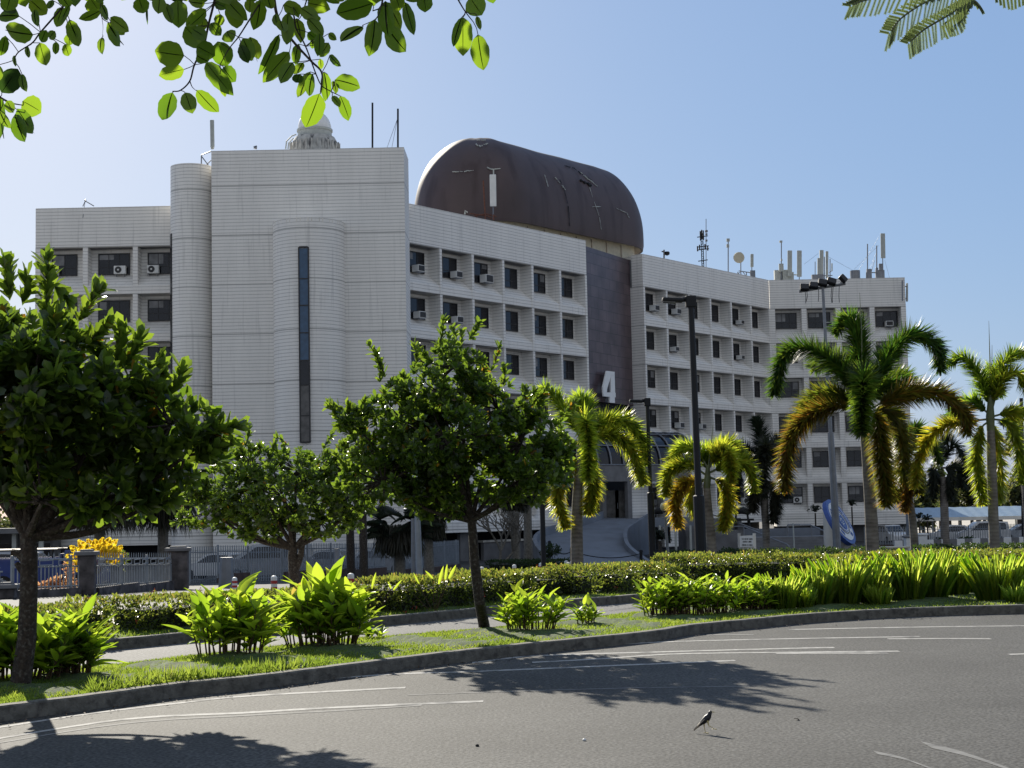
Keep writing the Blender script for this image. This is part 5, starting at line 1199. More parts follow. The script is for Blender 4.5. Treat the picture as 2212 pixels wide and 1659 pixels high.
# left tree
d = 15.9; tb = G(54, 1504); tb.z += .1
tb.y = d; tk = [tb, P(58, 1380, d), P(62, 1280, d), P(63, 1200, d), P(60, 1150, d)]
L2 = px_lobes([(40, 745, 110, 85), (-70, 730, 110, 100), (150, 790, 95, 85), (240, 825, 75, 60, .2), (60, 860, 190, 130, -.3), (230, 900, 150, 110), (370, 920, 85, 75), (400, 985, 85, 55), (300, 980, 130, 80, .3), (120, 1000, 170, 90), (-60, 960, 170, 120), (-160, 800, 180, 150), (230, 1070, 130, 44, -.2), (335, 1085, 60, 22, .2), (90, 1085, 110, 36, -.5)], d)
sp2 = [(P(100, 660, d), P(101, 560, d), 9), (P(170, 690, d), P(212, 625, d), 7), (P(185, 740, d), P(232, 700, d), 5), (P(265, 790, d), P(300, 735, d), 6), (P(250, 780, d), P(262, 712, d), 6), (P(330, 850, d), P(345, 790, d), 7), (P(360, 860, d), P(390, 800, d), 5), (P(20, 640, d), P(10, 565, d), 7), (P(50, 650, d), P(60, 600, d), 5), (P(430, 940, d), P(508, 918, d), 7), (P(430, 990, d), P(490, 955, d), 5), (P(300, 1085, d), P(362, 1082, d), 5), (P(120, 620, d), P(140, 640, d), 3)]
broad_tree('left tree, nearest, with large glossy leaves and a forked dark trunk at the left edge', tk, L2, 1900, 9, .20, .09, sp2, rad=(.095, .08), d=d, group='broadleaf trees along the planted strips')
b = MB(); f0 = P(62, 1165, d); b.tube([f0, P(95, 1130, d), P(140, 1070, d), P(165, 980, d)], [.062, .058, .05, .035], 10); b.tube([f0, P(35, 1120, d), P(20, 1060, d), P(-20, 1000, d)], [.055, .05, .042, .03], 10); b.tube([P(62, 1220, d), P(40, 1195, d), P(25, 1193, d)], [.05, .04, .03], 8); b.tube([P(62, 1250, d), P(42, 1225, d), P(35, 1216, d)], [.05, .035, .025], 8)
b.tube([P(120, 1098, d), P(180, 1085, d), P(260, 1070, d)], [.035, .03, .02], 8)
b.build('limbs', M['bark'], bpy.data.objects['broadleaf_tree.001'], smooth=True)
# second tree
d = 33.5; tb = at(640, d); tk = [tb, P(636, 1250, d), P(632, 1200, d), P(634, 1180, d)]
L3 = px_lobes([(540, 1000, 65, 45), (640, 1015, 100, 52, .3), (750, 1015, 85, 50), (500, 1060, 85, 50), (610, 1070, 150, 75, -.3), (740, 1070, 95, 65), (455, 1105, 70, 45), (560, 1130, 100, 42), (690, 1125, 100, 40), (420, 1060, 40, 25), (800, 1060, 50, 40)], d)
sp3 = [(P(530, 960, d), P(538, 925, d), 5), (P(700, 965, d), P(715, 940, d), 4), (P(420, 1120, d), P(378, 1130, d), 6), (P(440, 1060, d), P(420, 1010, d), 5), (P(620, 960, d), P(600, 945, d), 3)]
broad_tree('farther tree between the left and middle trees, rounded crown in front of the tower foot', tk, L3, 2100, 9, .155, .07, sp3, rad=(.115, .085), d=d, group='broadleaf trees along the planted strips')
b = MB(); b.tube([P(634, 1240, d), P(648, 1205, d), P(655, 1170, d)], [.09, .07, .05], 8); b.build('limbs', M['bark'], bpy.data.objects['broadleaf_tree.002'], smooth=True)
# ---------------- palms
def frond_chunks(pts, nl, Ll, Wl, age, taper=.35, tilt=.85, droop=.12, bottle=1.):
    S = spline(pts, 60); S = np.array([list(v) for v in S]); seg = np.linalg.norm(np.diff(S, axis=0), axis=1); s = np.r_[0, np.cumsum(seg)]; s /= s[-1]
    t = np.sort(RNG.uniform(.1, 1, nl)); pos = np.stack([np.interp(t, s, S[:, i]) for i in range(3)], 1)
    tg = np.gradient(S, axis=0); tan = nrmz(np.stack([np.interp(t, s, tg[:, i]) for i in range(3)], 1))
    r = rdir(nl); r = nrmz(r-tan*np.sum(r*tan, 1, keepdims=True)); r[:, 2] = r[:, 2]*bottle+0; r = nrmz(r)
    d_ = nrmz(tan*tilt+r*1.0); d_[:, 2] -= droop
    env = np.clip(np.minimum((t-.05)/.15, 1), .3, 1)*(1-taper*t**2)*np.where(t > .93, 1.0-(t-.93)*5, 1)
    nr = tan+rdir(nl)*.4
    return (pos, d_, nr, Ll*env*RNG.uniform(.6, 1.15, nl), np.full(nl, Wl)*RNG.uniform(.8, 1.2, nl), T_BLADE, np.clip(age+RNG.normal(0, .12, nl), 0, 1))
def palm(label, trunkpx, d, rad, fronds, Ll, nl=420, Wl=.055, m=None, spear=None, group='foxtail palms', kind='foxtail_palm', shaft=None, dz=0):
    m = m or ('palmy' if 'yellow' in label else 'palm'); base = P(trunkpx[0][0], trunkpx[0][1], d); base.z = hz(d); pts = [base]+[P(x, y, d) for x, y in trunkpx[1:]]
    o = empty(kind, base, label, 'palm tree', group); n = 16; S = spline(pts, n)
    rr2 = [rad[0]*1.25]+list(np.interp(np.linspace(0, 1, n), np.linspace(0, 1, len(rad)), rad))[1:]
    MB().tube(S, rr2, 14).build('trunk', M['ptrunk'], o, smooth=True)
    if shaft:
        q = [P(x, y, d) for x, y in shaft]; MB().tube(q, [rad[-1]*1.05, rad[-1]*1.15, rad[-1]*.6], 12).build('crownshaft', M['shaft'], o, smooth=True)
    for i, f in enumerate(fronds):
        fp, age, off_ = f[0], f[1], f[2]; k = f[3] if len(f) > 3 else 1.
        q = [P(x, y, d+off_*j/(len(fp)-1)) for j, (x, y) in enumerate(fp)]; S = spline(q, 16)
        fo = leaves('frond', [frond_chunks(q, int(nl*k*2.2), 1.45*Ll*(f[4] if len(f) > 4 else 1), Wl, age)], M[m], o)
        MB().tube(S, list(np.linspace(.045, .012, 16)), 5).build('stem', M['shaft'] if m == 'palm' or m == 'palmy' else M['barkl'], fo)
    if spear:
        b = MB()
        for (a, c) in spear: b.tube([P(*a, d), P((a[0]+c[0])/2+1, (a[1]+c[1])/2, d), P(*c, d)], [.035, .025, .006], 5)
        b.build('spear_leaf', M['shaft'], o)
    return o
palm('big dark green foxtail palm with orange lower fronds, in front of the far right wing', [(1886, 1212), (1882, 1120), (1873, 1010), (1866, 930)], 61, (.27, .25, .19, .15), [
    ([(1869, 870), (1860, 800), (1850, 715), (1830, 690), (1808, 715)], .12, 1.2, 1.3), ([(1868, 875), (1820, 802), (1747, 753), (1695, 768), (1672, 850)], .12, 0, 1.3),
    ([(1872, 868), (1918, 770), (1970, 722), (2020, 745), (2032, 800)], .06, .5, 1.3), ([(1875, 885), (1950, 852), (2030, 850), (2082, 895), (2092, 935)], .72, -.6, 1.4),
    ([(1862, 890), (1800, 876), (1740, 905), (1703, 965), (1694, 1055)], .74, -.5, 1.4), ([(1864, 880), (1800, 852), (1755, 862), (1722, 905)], .5, 1.5, 1),
    ([(1869, 870), (1866, 815), (1864, 850), (1862, 930)], .22, -2.6, 1.3), ([(1870, 895), (1893, 900), (1905, 985), (1915, 1085)], .66, -1.5, 1.4),
    ([(1872, 890), (1920, 888), (1948, 950), (1952, 1040)], .6, 1.2, 1.2), ([(1872, 875), (1910, 830), (1950, 820), (1990, 850)], .2, 2.2, 1), ([(1866, 872), (1830, 800), (1790, 775), (1760, 790)], .25, 2, 1)], .64, 560, shaft=[(1866, 935), (1863, 900), (1866, 850)], spear=[((1863, 800), (1857, 632))])
palm('tall foxtail palm at the right with a spear leaf and bright yellow left frond', [(2150, 1206), (2146, 1120), (2142, 1010), (2140, 925)], 62, (.21, .2, .19, .15), [
    ([(2140, 885), (2114, 810), (2080, 772), (2050, 785)], .25, .3), ([(2142, 880), (2152, 815), (2185, 768), (2235, 762)], .28, -.3), ([(2143, 885), (2160, 830), (2195, 805), (2225, 850), (2235, 880)], .5, -1.2),
    ([(2138, 905), (2080, 912), (2030, 925), (1990, 975), (1976, 1050)], .62, -.8, 1.2), ([(2136, 910), (2118, 930), (2110, 1000), (2122, 1085)], .45, -.5, 1.1), ([(2144, 905), (2180, 915), (2200, 970), (2206, 1040)], .4, .5), ([(2143, 900), (2190, 890), (2230, 905), (2270, 960)], .5, 0),
    ([(2141, 900), (2150, 940), (2160, 1010), (2158, 1080)], .5, 1.5, .8), ([(2138, 895), (2100, 868), (2070, 880), (2052, 905)], .2, 1.5, .8), ([(2140, 890), (2136, 830), (2150, 800), (2160, 850)], .2, 2, .8)], .5, 400, shaft=[(2140, 930), (2139, 900), (2140, 850)], spear=[((2139, 870), (2136, 693)), ((2140, 860), (2143, 745))])
palm('small bright yellow green foxtail palm beside the tallest black lamp', [(1539, 1222), (1536, 1160), (1530, 1100), (1527, 1050)], 58, (.21, .18, .15, .12), [
    ([(1529, 1010), (1504, 972), (1476, 964), (1454, 985), (1449, 1010)], .38, .8), ([(1530, 1010), (1550, 972), (1580, 960), (1600, 978)], .42, .6), ([(1528, 1028), (1485, 1002), (1447, 1018), (1437, 1068)], .5, -.3, 1.1),
    ([(1527, 1035), (1485, 1042), (1460, 1080), (1464, 1135)], .78, -.6, 1.1), ([(1531, 1022), (1590, 996), (1620, 1012), (1628, 1058)], .45, 0, 1.1), ([(1531, 1012), (1555, 972), (1574, 985), (1580, 1035)], .55, -1.2, 1.1),
    ([(1532, 1030), (1562, 1046), (1572, 1085), (1562, 1140)], .62, -1., 1.2), ([(1527, 1035), (1500, 1050), (1492, 1085), (1505, 1110)], .6, 1), ([(1529, 1020), (1525, 985), (1535, 975), (1545, 990)], .35, 1.2, .8)], .44, 400, shaft=[(1527, 1055), (1528, 1035), (1529, 1010)], spear=[((1530, 1010), (1540, 918))])
palm('yellow green foxtail palm just right of the middle tree', [(1247, 1236), (1246, 1150), (1248, 1060), (1254, 975)], 58, (.24, .22, .18, .14), [
    ([(1257, 950), (1264, 895), (1252, 862), (1226, 878)], .32, .8, 1.1), ([(1258, 950), (1300, 912), (1350, 910), (1384, 948), (1392, 1000)], .4, 0, 1.2), ([(1258, 958), (1310, 938), (1360, 965), (1388, 1042)], .5, -.8, 1.2),
    ([(1255, 950), (1225, 895), (1180, 842), (1150, 860)], .3, .3, 1), ([(1256, 955), (1262, 905), (1272, 960), (1270, 1030)], .4, -2.4, 1.1), ([(1254, 975), (1222, 1030), (1205, 1075), (1222, 1135)], .58, -.5, 1.1), ([(1258, 975), (1272, 1000), (1280, 1050), (1272, 1105)], .55, -.3, 1.1), ([(1254, 960), (1210, 950), (1180, 990), (1175, 1040)], .45, .6, 1)], .5, 420, shaft=[(1254, 980), (1256, 960), (1257, 930)])
palm('leaning palm with dull brown fronds behind the big foxtail palm', [(1978, 1205), (1972, 1130), (1962, 1060), (1958, 1000)], 68, (.19, .17, .15, .12), [
    ([(1958, 990), (1930, 950), (1905, 985), (1900, 1050)], .62, 0), ([(1958, 990), (1985, 950), (2015, 960), (2030, 1000)], .3, 0), ([(1958, 990), (1962, 945), (1980, 925), (2000, 940)], .15, .6), ([(1958, 1000), (1938, 1030), (1935, 1080)], .75, -.5), ([(1958, 1000), (1962, 1040), (1955, 1100)], .85, -.3), ([(1958, 995), (1975, 1010), (1985, 1060)], .6, -.3)], .48, 330)
DP = 'dark palms near the building'
palm('shaggy dark palm with brown skirt in front of the right wing', [(1655, 1200), (1655, 1150), (1652, 1100), (1650, 1040)], 84, (.2, .2, .2, .2), [
    ([(1650, 1010), (1642, 940), (1632, 905)], .2, .3, 1.4), ([(1650, 1010), (1600, 968), (1565, 1000)], .1, 0, 1.2), ([(1650, 1010), (1600, 1010), (1588, 1075)], .15, -.4, 1.2), ([(1650, 1010), (1680, 955), (1708, 970)], .15, .3, 1.2), ([(1650, 1010), (1690, 1000), (1700, 1070)], .2, 0, 1.2),
    ([(1650, 1030), (1632, 1060), (1625, 1100)], .8, -.3, 1.2), ([(1650, 1030), (1675, 1065), (1672, 1125)], .5, -.3, 1.3), ([(1650, 1010), (1655, 960), (1650, 1000), (1652, 1070)], .5, -1.8, 1.3)], .62, 330, m='palmdark', group=DP, kind='dark_palm')
palm('dark ragged palm beyond the white pillars at the right', [(2042, 1175), (2040, 1100), (2036, 1030)], 108, (.3, .28, .24), [
    ([(2034, 1010), (2010, 960), (1990, 990)], .1, 0), ([(2034, 1010), (2020, 1010), (2015, 1070)], .3, 0, 1.4), ([(2034, 1010), (2060, 960), (2085, 1000), (2090, 1040)], .1, 0, 1.2), ([(2034, 1010), (2035, 960), (2050, 940)], .1, .4), ([(2034, 1010), (2050, 1020), (2050, 1075)], .3, 0, 1.4), ([(2034, 1010), (2070, 1010), (2075, 1050)], .2, .3)], .75, 300, Wl=.05, m='palmdark', group=DP, kind='dark_palm')
palm('thin dark palm cut off by the right edge', [(2215, 1130), (2210, 1000), (2205, 930)], 95, (.16, .13, .1), [([(2205, 925), (2185, 935), (2178, 980)], .3, 0), ([(2205, 925), (2240, 910), (2260, 960)], .3, 0), ([(2205, 925), (2190, 900), (2165, 915)], .2, 0)], .5, 200, m='palmdark', group=DP, kind='dark_palm')
# fan palms with hanging skirts near the fence
def fan_palm(label, px, ycrown, ybot, d, r, ytrunk=None):
    q = at(px, d); c = P(px, ycrown, d); o = empty('fan_palm', q, label, 'palm tree', 'fan palms with dry skirts'); k = d/F_PX
    MB().tube([q, q.lerp(c, .5), c], [.32, .26, .24], 12).build('trunk', M['barkl'], o, smooth=True)
    n = 2200; a = RNG.uniform(0, 6.28, n); h = c.z-RNG.uniform(-.2, (ybot-ycrown)*k*.45, n); rr3 = RNG.uniform(.1, r*k, n)
    pos = np.stack([c.x+np.cos(a)*rr3, c.y+np.sin(a)*rr3, h], 1); d_ = np.stack([np.cos(a)*.25, np.sin(a)*.25, -np.ones(n)], 1)+RNG.normal(0, .12, (n, 3))
    leaves('dry_skirt', [(pos, d_, rdir(n), (ybot-ycrown)*k*RNG.uniform(.3, .62, n), .05, T_BLADE, RNG.uniform(.55, 1, n))], M['palmdark'], o)
    ch = []
    for i in range(22):
        a = RNG.uniform(0, 6.28); e = RNG.uniform(-.2, 1.1); s = Vector((math.cos(a)*math.cos(e), math.sin(a)*math.cos(e), math.sin(e))); hub = c+s*r*k*.75
        m_ = 26; fa = np.linspace(-1.4, 1.4, m_); sd_ = s.cross(Vector((0, 0, 1))).normalized(); up = sd_.cross(s)
        dr = np.array([list(s*math.cos(f)+sd_*math.sin(f)) for f in fa]); dr[:, 2] -= .35; ch.append((np.tile(list(hub), (m_, 1)), dr, np.tile(list(up), (m_, 1)), r*k*.95, .07, T_STRAP, RNG.uniform(0, .5, m_)))
    leaves('fan_leaves', ch, M['palmdark'], o)
fan_palm('shaggy fan palm with long hanging skirt behind the left tree', 215, 1075, 1165, 76, 75); fan_palm('fan palm with drooping grey green leaves above the wide stone pillar', 352, 1050, 1165, 80, 62)
fan_palm('fan palm with brown skirt left of the middle trunk', 862, 1140, 1215, 82, 48); fan_palm('smaller fan palm with tan skirt beside the pale blue grey post', 925, 1120, 1175, 92, 34)
fan_palm('fan palm right of the middle trunk with pale grey trunk', 1112, 1075, 1115, 96, 26); fan_palm('pale trunked fan palm in front of the white base wall, nearest the half hidden lamp', 1139, 1050, 1090, 100, 24)
# columns of plain trunks
for px, d, lb in ((757, 72, 'plain dark trunk left of the pair behind the second tree'), (785, 71, 'plain dark trunk right of the pair behind the second tree')):
    a = at(px, d); t = P(px-2, 1090, d); o = empty('dark_palm', a, lb, 'palm tree', 'plain dark trunks'); MB().tube([a, t], [.2, .17], 10).build('trunk', M['bark'], o, smooth=True)
    ch = [frond_chunks([t, P(px+sx*30, 1070, d), P(px+sx*45, 1110, d)], 120, .5, .05, .2) for sx in (-1, -.3, .4, 1)]; leaves('fronds', ch, M['palmdark'], o)
# leafless frangipani
def bare_tree(px, yb, d, label):
    b = MB(); r_ = random.Random(5)
    def br(p, dv, L_, rad, k):
        q = p+dv*L_; b.tube([p, p.lerp(q, .5)+Vector((r_.uniform(-.05, .05), 0, r_.uniform(0, .06))), q], [rad, rad*.85, rad*.75], 5)
        if k == 0: return
        for i in range(3 if k > 2 else 2):
            nd = (dv+Vector((r_.uniform(-.85, .85), r_.uniform(-.7, .7), r_.uniform(-.15, .5)))).normalized(); br(q, nd, L_*.72, rad*.72, k-1)
    a = at(px, d); o = empty('leafless_tree', a, label, 'tree'); br(a, Vector((.1, 0, 1)), 1.3, .11, 5); br(a+Vector((.1, 0, .2)), Vector((.6, 0, .8)).normalized(), 1.3, .09, 5); b.build('branches', M['barkl'], o)
bare_tree(1075, 1210, 95, 'leafless grey branching tree right of the middle trunk')
# bright shrubs behind the left fence
o = empty('yellow_shrub', at(215, 55), 'bright yellow feathery leaved shrub behind the stone pillar', 'shrub'); d = 55; ch = []
for (x0_, y0_, x1_, y1_, of) in ((200, 1215, 170, 1168, 0), (205, 1215, 190, 1166, .3), (208, 1215, 205, 1166, -.2), (212, 1215, 222, 1163, .2), (215, 1215, 238, 1162, 0), (218, 1215, 252, 1166, .3), (222, 1220, 264, 1180, 0), (225, 1225, 268, 1200, .2), (195, 1225, 152, 1180, 0), (190, 1230, 142, 1200, .2), (190, 1240, 140, 1218, 0), (214, 1215, 230, 1170, .5), (210, 1215, 213, 1172, .5), (200, 1225, 180, 1180, .5), (222, 1225, 258, 1190, -.3), (218, 1215, 245, 1180, -.2)):
    q = [P(x0_, y0_, d+of), P((x0_+x1_)/2, (y0_+y1_)/2-4, d+of), P(x1_, y1_, d+of)]; n = 80; S = np.array([list(v) for v in spline(q, 40)]); t = RNG.uniform(.2, 1, n); idx = t*39
    pos = np.stack([np.interp(idx, np.arange(40), S[:, i]) for i in range(3)], 1); tn_ = np.array(list((q[2]-q[0]).normalized())); sdv = nrmz(np.cross(tn_, np.array([0, 1., 0]))[None])*RNG.choice([-1, 1], n)[:, None]
    ch.append((pos, sdv+tn_*.5+RNG.normal(0, .15, (n, 3)), RNG.normal(0, .3, (n, 3))+np.array([0, -1, .2]), .15*np.sin(np.clip(t, .1, .97)*3.1)+.04, .07, T_OV, RNG.random(n)))
leaves('leaves', ch, M['yellow'], o)
b = MB()
for x in (170, 205, 240, 260): b.tube([at(215, 55), P(210, 1240, 55), P(x, 1190, 55)], .02, 5)
b.build('stems', M['stalk'], o)
def shrub(name, label, lobes_px, d, n, L_, W_, m, cat='shrub', stems=True, group=None, tm=T_OV, up=.4):
    lb = px_lobes(lobes_px, d); base = at(lobes_px[0][0], d); o = empty(name, base, label, cat, group); p, dd = foliage_pts(lb, n, .35)
    p = p[p[:, 2] > hz(d)]; dd = rdir(len(p))+np.array([0, 0, up])
    leaves('leaves', [(p, dd, rdir(len(p)), L_*RNG.uniform(.7, 1.2, len(p)), W_, tm, RNG.random(len(p)))], M[m], o)
    b = MB()
    for l in lb: b.tube([base, Vector(l[:3])], .025, 5)
    b.build('stems', M['stalk'], o); return o
shrub('croton_shrub', 'reddish orange croton behind the fence below the blue truck', [(95, 1270, 30, 12), (125, 1262, 22, 14), (75, 1278, 25, 10), (150, 1235, 8, 26), (152, 1265, 14, 14)], 50, 1100, .16, .05, 'croton')
shrub('variegated_shrub', 'pale tipped small shrub right of the yellow one', [(262, 1200, 14, 8), (266, 1215, 8, 14)], 56, 160, .16, .05, 'hedge')
# ---------------- hedges
def hedge(label, line, w_, h, m='hedge', dens=900, L_=.075, base=.1, flowers=0, name='hedge', wob=.08, core=True):
    line = [Vector(p) for p in line]; o = empty(name, line[0], label, 'hedge'); S = dense(line, .35); n = len(S); per = [0]
    for a, c in zip(S[:-1], S[1:]): per.append(per[-1]+(c-a).length)
    Lt = per[-1]; A = np.array([list(v) for v in S]); per = np.array(per)
    def surf(N):
        s = RNG.uniform(-.1, Lt+.1, N); cap = RNG.random(N) < .5/max(1., Lt); s = np.where(cap, np.where(RNG.random(N) < .5, -.05, Lt+.05), s); c = np.stack([np.interp(s, per, A[:, i]) for i in range(3)], 1); s2 = np.minimum(s+.1, Lt); c2_ = np.stack([np.interp(s2, per, A[:, i]) for i in range(3)], 1)
        t = nrmz(c2_-c+1e-6); nn = np.stack([-t[:, 1], t[:, 0], 0*t[:, 0]], 1); a = RNG.uniform(0, 1, N); lump = 1+wob*np.sin(s*3.1)+wob*.8*np.sin(s*7.7+1)
        side = (a < .55)|cap; front = RNG.random(N) < .7
        u_ = np.where(side & ~cap, np.where(front, -1, 1)*w_/2, RNG.uniform(-w_/2, w_/2, N)); z = np.where(side, RNG.uniform(0, 1, N)**.8*h, h); inn = RNG.uniform(-.02, .12, N)**1
        u_ = u_*(lump-inn/w_*side*2); z = z*np.where(side, 1, lump-inn); rnd_edge = np.clip((z/h-.8)/.2, 0, 1); u_ = u_*(1-.12*rnd_edge)
        p = c+nn*u_[:, None]; p[:, 2] += z+base; out = np.where(side[:, None], nn*np.sign(u_)[:, None], np.array([[0, 0, 1.]])); return p, out, z/h
    N = int(dens*(Lt*(h*1.6+w_))); p, out, zz_ = surf(N)
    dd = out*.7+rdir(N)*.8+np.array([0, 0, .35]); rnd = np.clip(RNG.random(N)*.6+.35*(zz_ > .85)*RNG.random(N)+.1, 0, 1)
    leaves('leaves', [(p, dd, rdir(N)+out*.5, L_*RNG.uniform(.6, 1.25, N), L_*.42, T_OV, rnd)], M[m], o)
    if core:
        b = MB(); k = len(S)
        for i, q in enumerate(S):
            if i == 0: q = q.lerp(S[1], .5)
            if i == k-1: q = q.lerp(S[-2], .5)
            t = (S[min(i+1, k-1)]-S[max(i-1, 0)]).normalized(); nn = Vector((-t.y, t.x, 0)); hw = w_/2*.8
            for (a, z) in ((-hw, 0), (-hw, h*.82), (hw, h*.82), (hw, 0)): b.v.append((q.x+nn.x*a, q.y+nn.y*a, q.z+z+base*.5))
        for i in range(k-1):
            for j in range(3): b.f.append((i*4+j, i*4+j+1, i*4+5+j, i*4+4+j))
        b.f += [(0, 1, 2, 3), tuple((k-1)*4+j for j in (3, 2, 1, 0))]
        b.build('branches', M['hcore'], o)  # solid dark core box added behind the leaves to make the hedge opaque
    if flowers:
        p, out, _ = surf(flowers); k = np.repeat(np.arange(flowers), 7); q = p[k]+RNG.normal(0, .018, (len(k), 3))+out[k]*.05; leaves('flowers', [(q, rdir(len(k)), rdir(len(k)), .03, .02, T_OV, 0.)], M['flower'], o)
    return o
def along(a, b_, d): # part of the far kerb line shifted back by d between picture columns a and b_
    Lo = off(K3, d); return [p for p in Lo if a <= 1106+p.x/p.y*F_PX <= b_]
hedge('clipped ixora hedge with a few red flowers, left part beyond the side lane', along(-160, 215, 1.15), 1.0, .47, flowers=10)
hedge('clipped hedge beyond the side lane between the left trunk and the first broad leaf clump', along(255, 440, 1.3), 1.0, .47, flowers=8)
hedge('clipped hedge hidden behind the two tall broad leaf clumps', along(430, 790, 1.3), 1.0, .45, flowers=12)
hedge('long clipped hedge behind the middle trunk, sunlit along its top', along(780, 1130, 1.2), 1.1, .52, flowers=14)
hedge('paler speckled hedge right of the middle trunk', along(1090, 1200, 1.7), 1., .5, flowers=4)
for a, b_, lb in ((1195, 1245, 'rounded clipped bush right of the middle trunk, first of three'), (1262, 1335, 'rounded clipped bush, second of three beyond the side lane'), (1342, 1432, 'rounded clipped bush, third of three, nearest the strappy clumps')):
    hedge(lb, along(a, b_, 1.3), 1.05, .56, flowers=3)
def hseg(x0_, x1_, d0, d1): return [at(x0_+(x1_-x0_)*t, d0+(d1-d0)*t) for t in np.linspace(0, 1, 8)]
hedge('brown green hedge behind the foot of the tallest lamp', hseg(1440, 1730, 37.5, 39), 1.6, .72, dens=620, L_=.085)
hedge('wide low sunlit hedge left of the strappy clumps', hseg(1600, 1900, 42, 44), 3.0, .62, dens=450, L_=.085)
hedge('sunlit hedge behind the strappy clumps, towards the right edge', hseg(1890, 2300, 43, 46), 2.2, .66, dens=420, L_=.09)
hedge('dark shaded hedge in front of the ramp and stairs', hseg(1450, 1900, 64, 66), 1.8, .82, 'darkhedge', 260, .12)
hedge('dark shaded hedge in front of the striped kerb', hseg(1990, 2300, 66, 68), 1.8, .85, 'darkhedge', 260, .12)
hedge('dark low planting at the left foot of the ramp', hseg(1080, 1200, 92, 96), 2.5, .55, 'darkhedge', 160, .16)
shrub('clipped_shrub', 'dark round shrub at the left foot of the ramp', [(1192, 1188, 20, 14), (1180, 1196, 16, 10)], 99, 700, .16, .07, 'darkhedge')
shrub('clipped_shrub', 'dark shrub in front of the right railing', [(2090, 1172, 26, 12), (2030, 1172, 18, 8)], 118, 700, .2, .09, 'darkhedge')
# cycad and slender palms near the stairs
def spiky(label, px, yc, d, r, n=26, m='palmdark', trunk=None, name='cycad', nl=60, group=None):
    c = P(px, yc, d); q = at(px, d); o = empty(name, q, label, 'plant', group); k = d/F_PX; ch = []
    for i in range(n):
        a = i*2.4; e = RNG.uniform(.1, 1.3); s = Vector((math.cos(a)*math.cos(e), math.sin(a)*math.cos(e), math.sin(e)))
        tip = c+s*r*k; mid = c+s*r*k*.55+Vector((0, 0, r*k*.22)); ch.append(frond_chunks([c, mid, tip-Vector((0, 0, r*k*.15))], nl, r*k*.26, .045, .2, droop=.1))
    leaves('leaves', ch, M[m], o); MB().tube([q, c], .12 if not trunk else trunk, 8).build('trunk', M['bark'], o)
spiky('dark cycad between the ramp wall and the globe lamp', 1425, 1168, 92, 26)
SP_ = 'young palms by the emblem'
for px, yc, r, lb in ((1761, 1108, 20, 'young palm left of the round emblem'), (1840, 1095, 18, 'young palm just behind the round emblem'), (1800, 1100, 14, 'young palm hidden by the floodlight mast'), (1985, 1122, 18, 'young palm by the right corner of the building'), (2003, 1125, 16, 'young palm right of the building corner, before the carport')):
    spiky(lb, px, yc, 126, r, 14, trunk=.06, name='young_palm', nl=45, group=SP_)
for px, lb in ((1430, 'stone lion like ornament on the left terrace block'), (1603, 'stone lion like ornament at the head of the stairs')):
    c = P(px, 1111, 122); b = MB(); b.tube([c+Vector((-.75, 0, .05)), c+Vector((-.4, 0, .25)), c+Vector((.1, 0, .3)), c+Vector((.5, 0, .15)), c+Vector((.8, 0, .32))], [.08, .25, .3, .22, .12], 10)
    b.tube([c+Vector((-.45, 0, .1)), c+Vector((-.5, 0, -.35))], .08, 6); b.tube([c+Vector((.4, 0, .1)), c+Vector((.45, 0, -.35))], .08, 6); b.box(c+Vector((0, 0, -.42)), (1.7, .8, .16)); b.cyl((c.x-.5, c.y), .12, hz(122)+1, c.z-.5); b.cyl((c.x+.5, c.y), .12, hz(122)+1, c.z-.5)
    tag(b.build('sculpture', M['black'], smooth=False), 'dark lying figure sculpture on a stand '+('left of the globe lamp' if px < 1500 else 'above the stairs handrail'), 'sculpture')
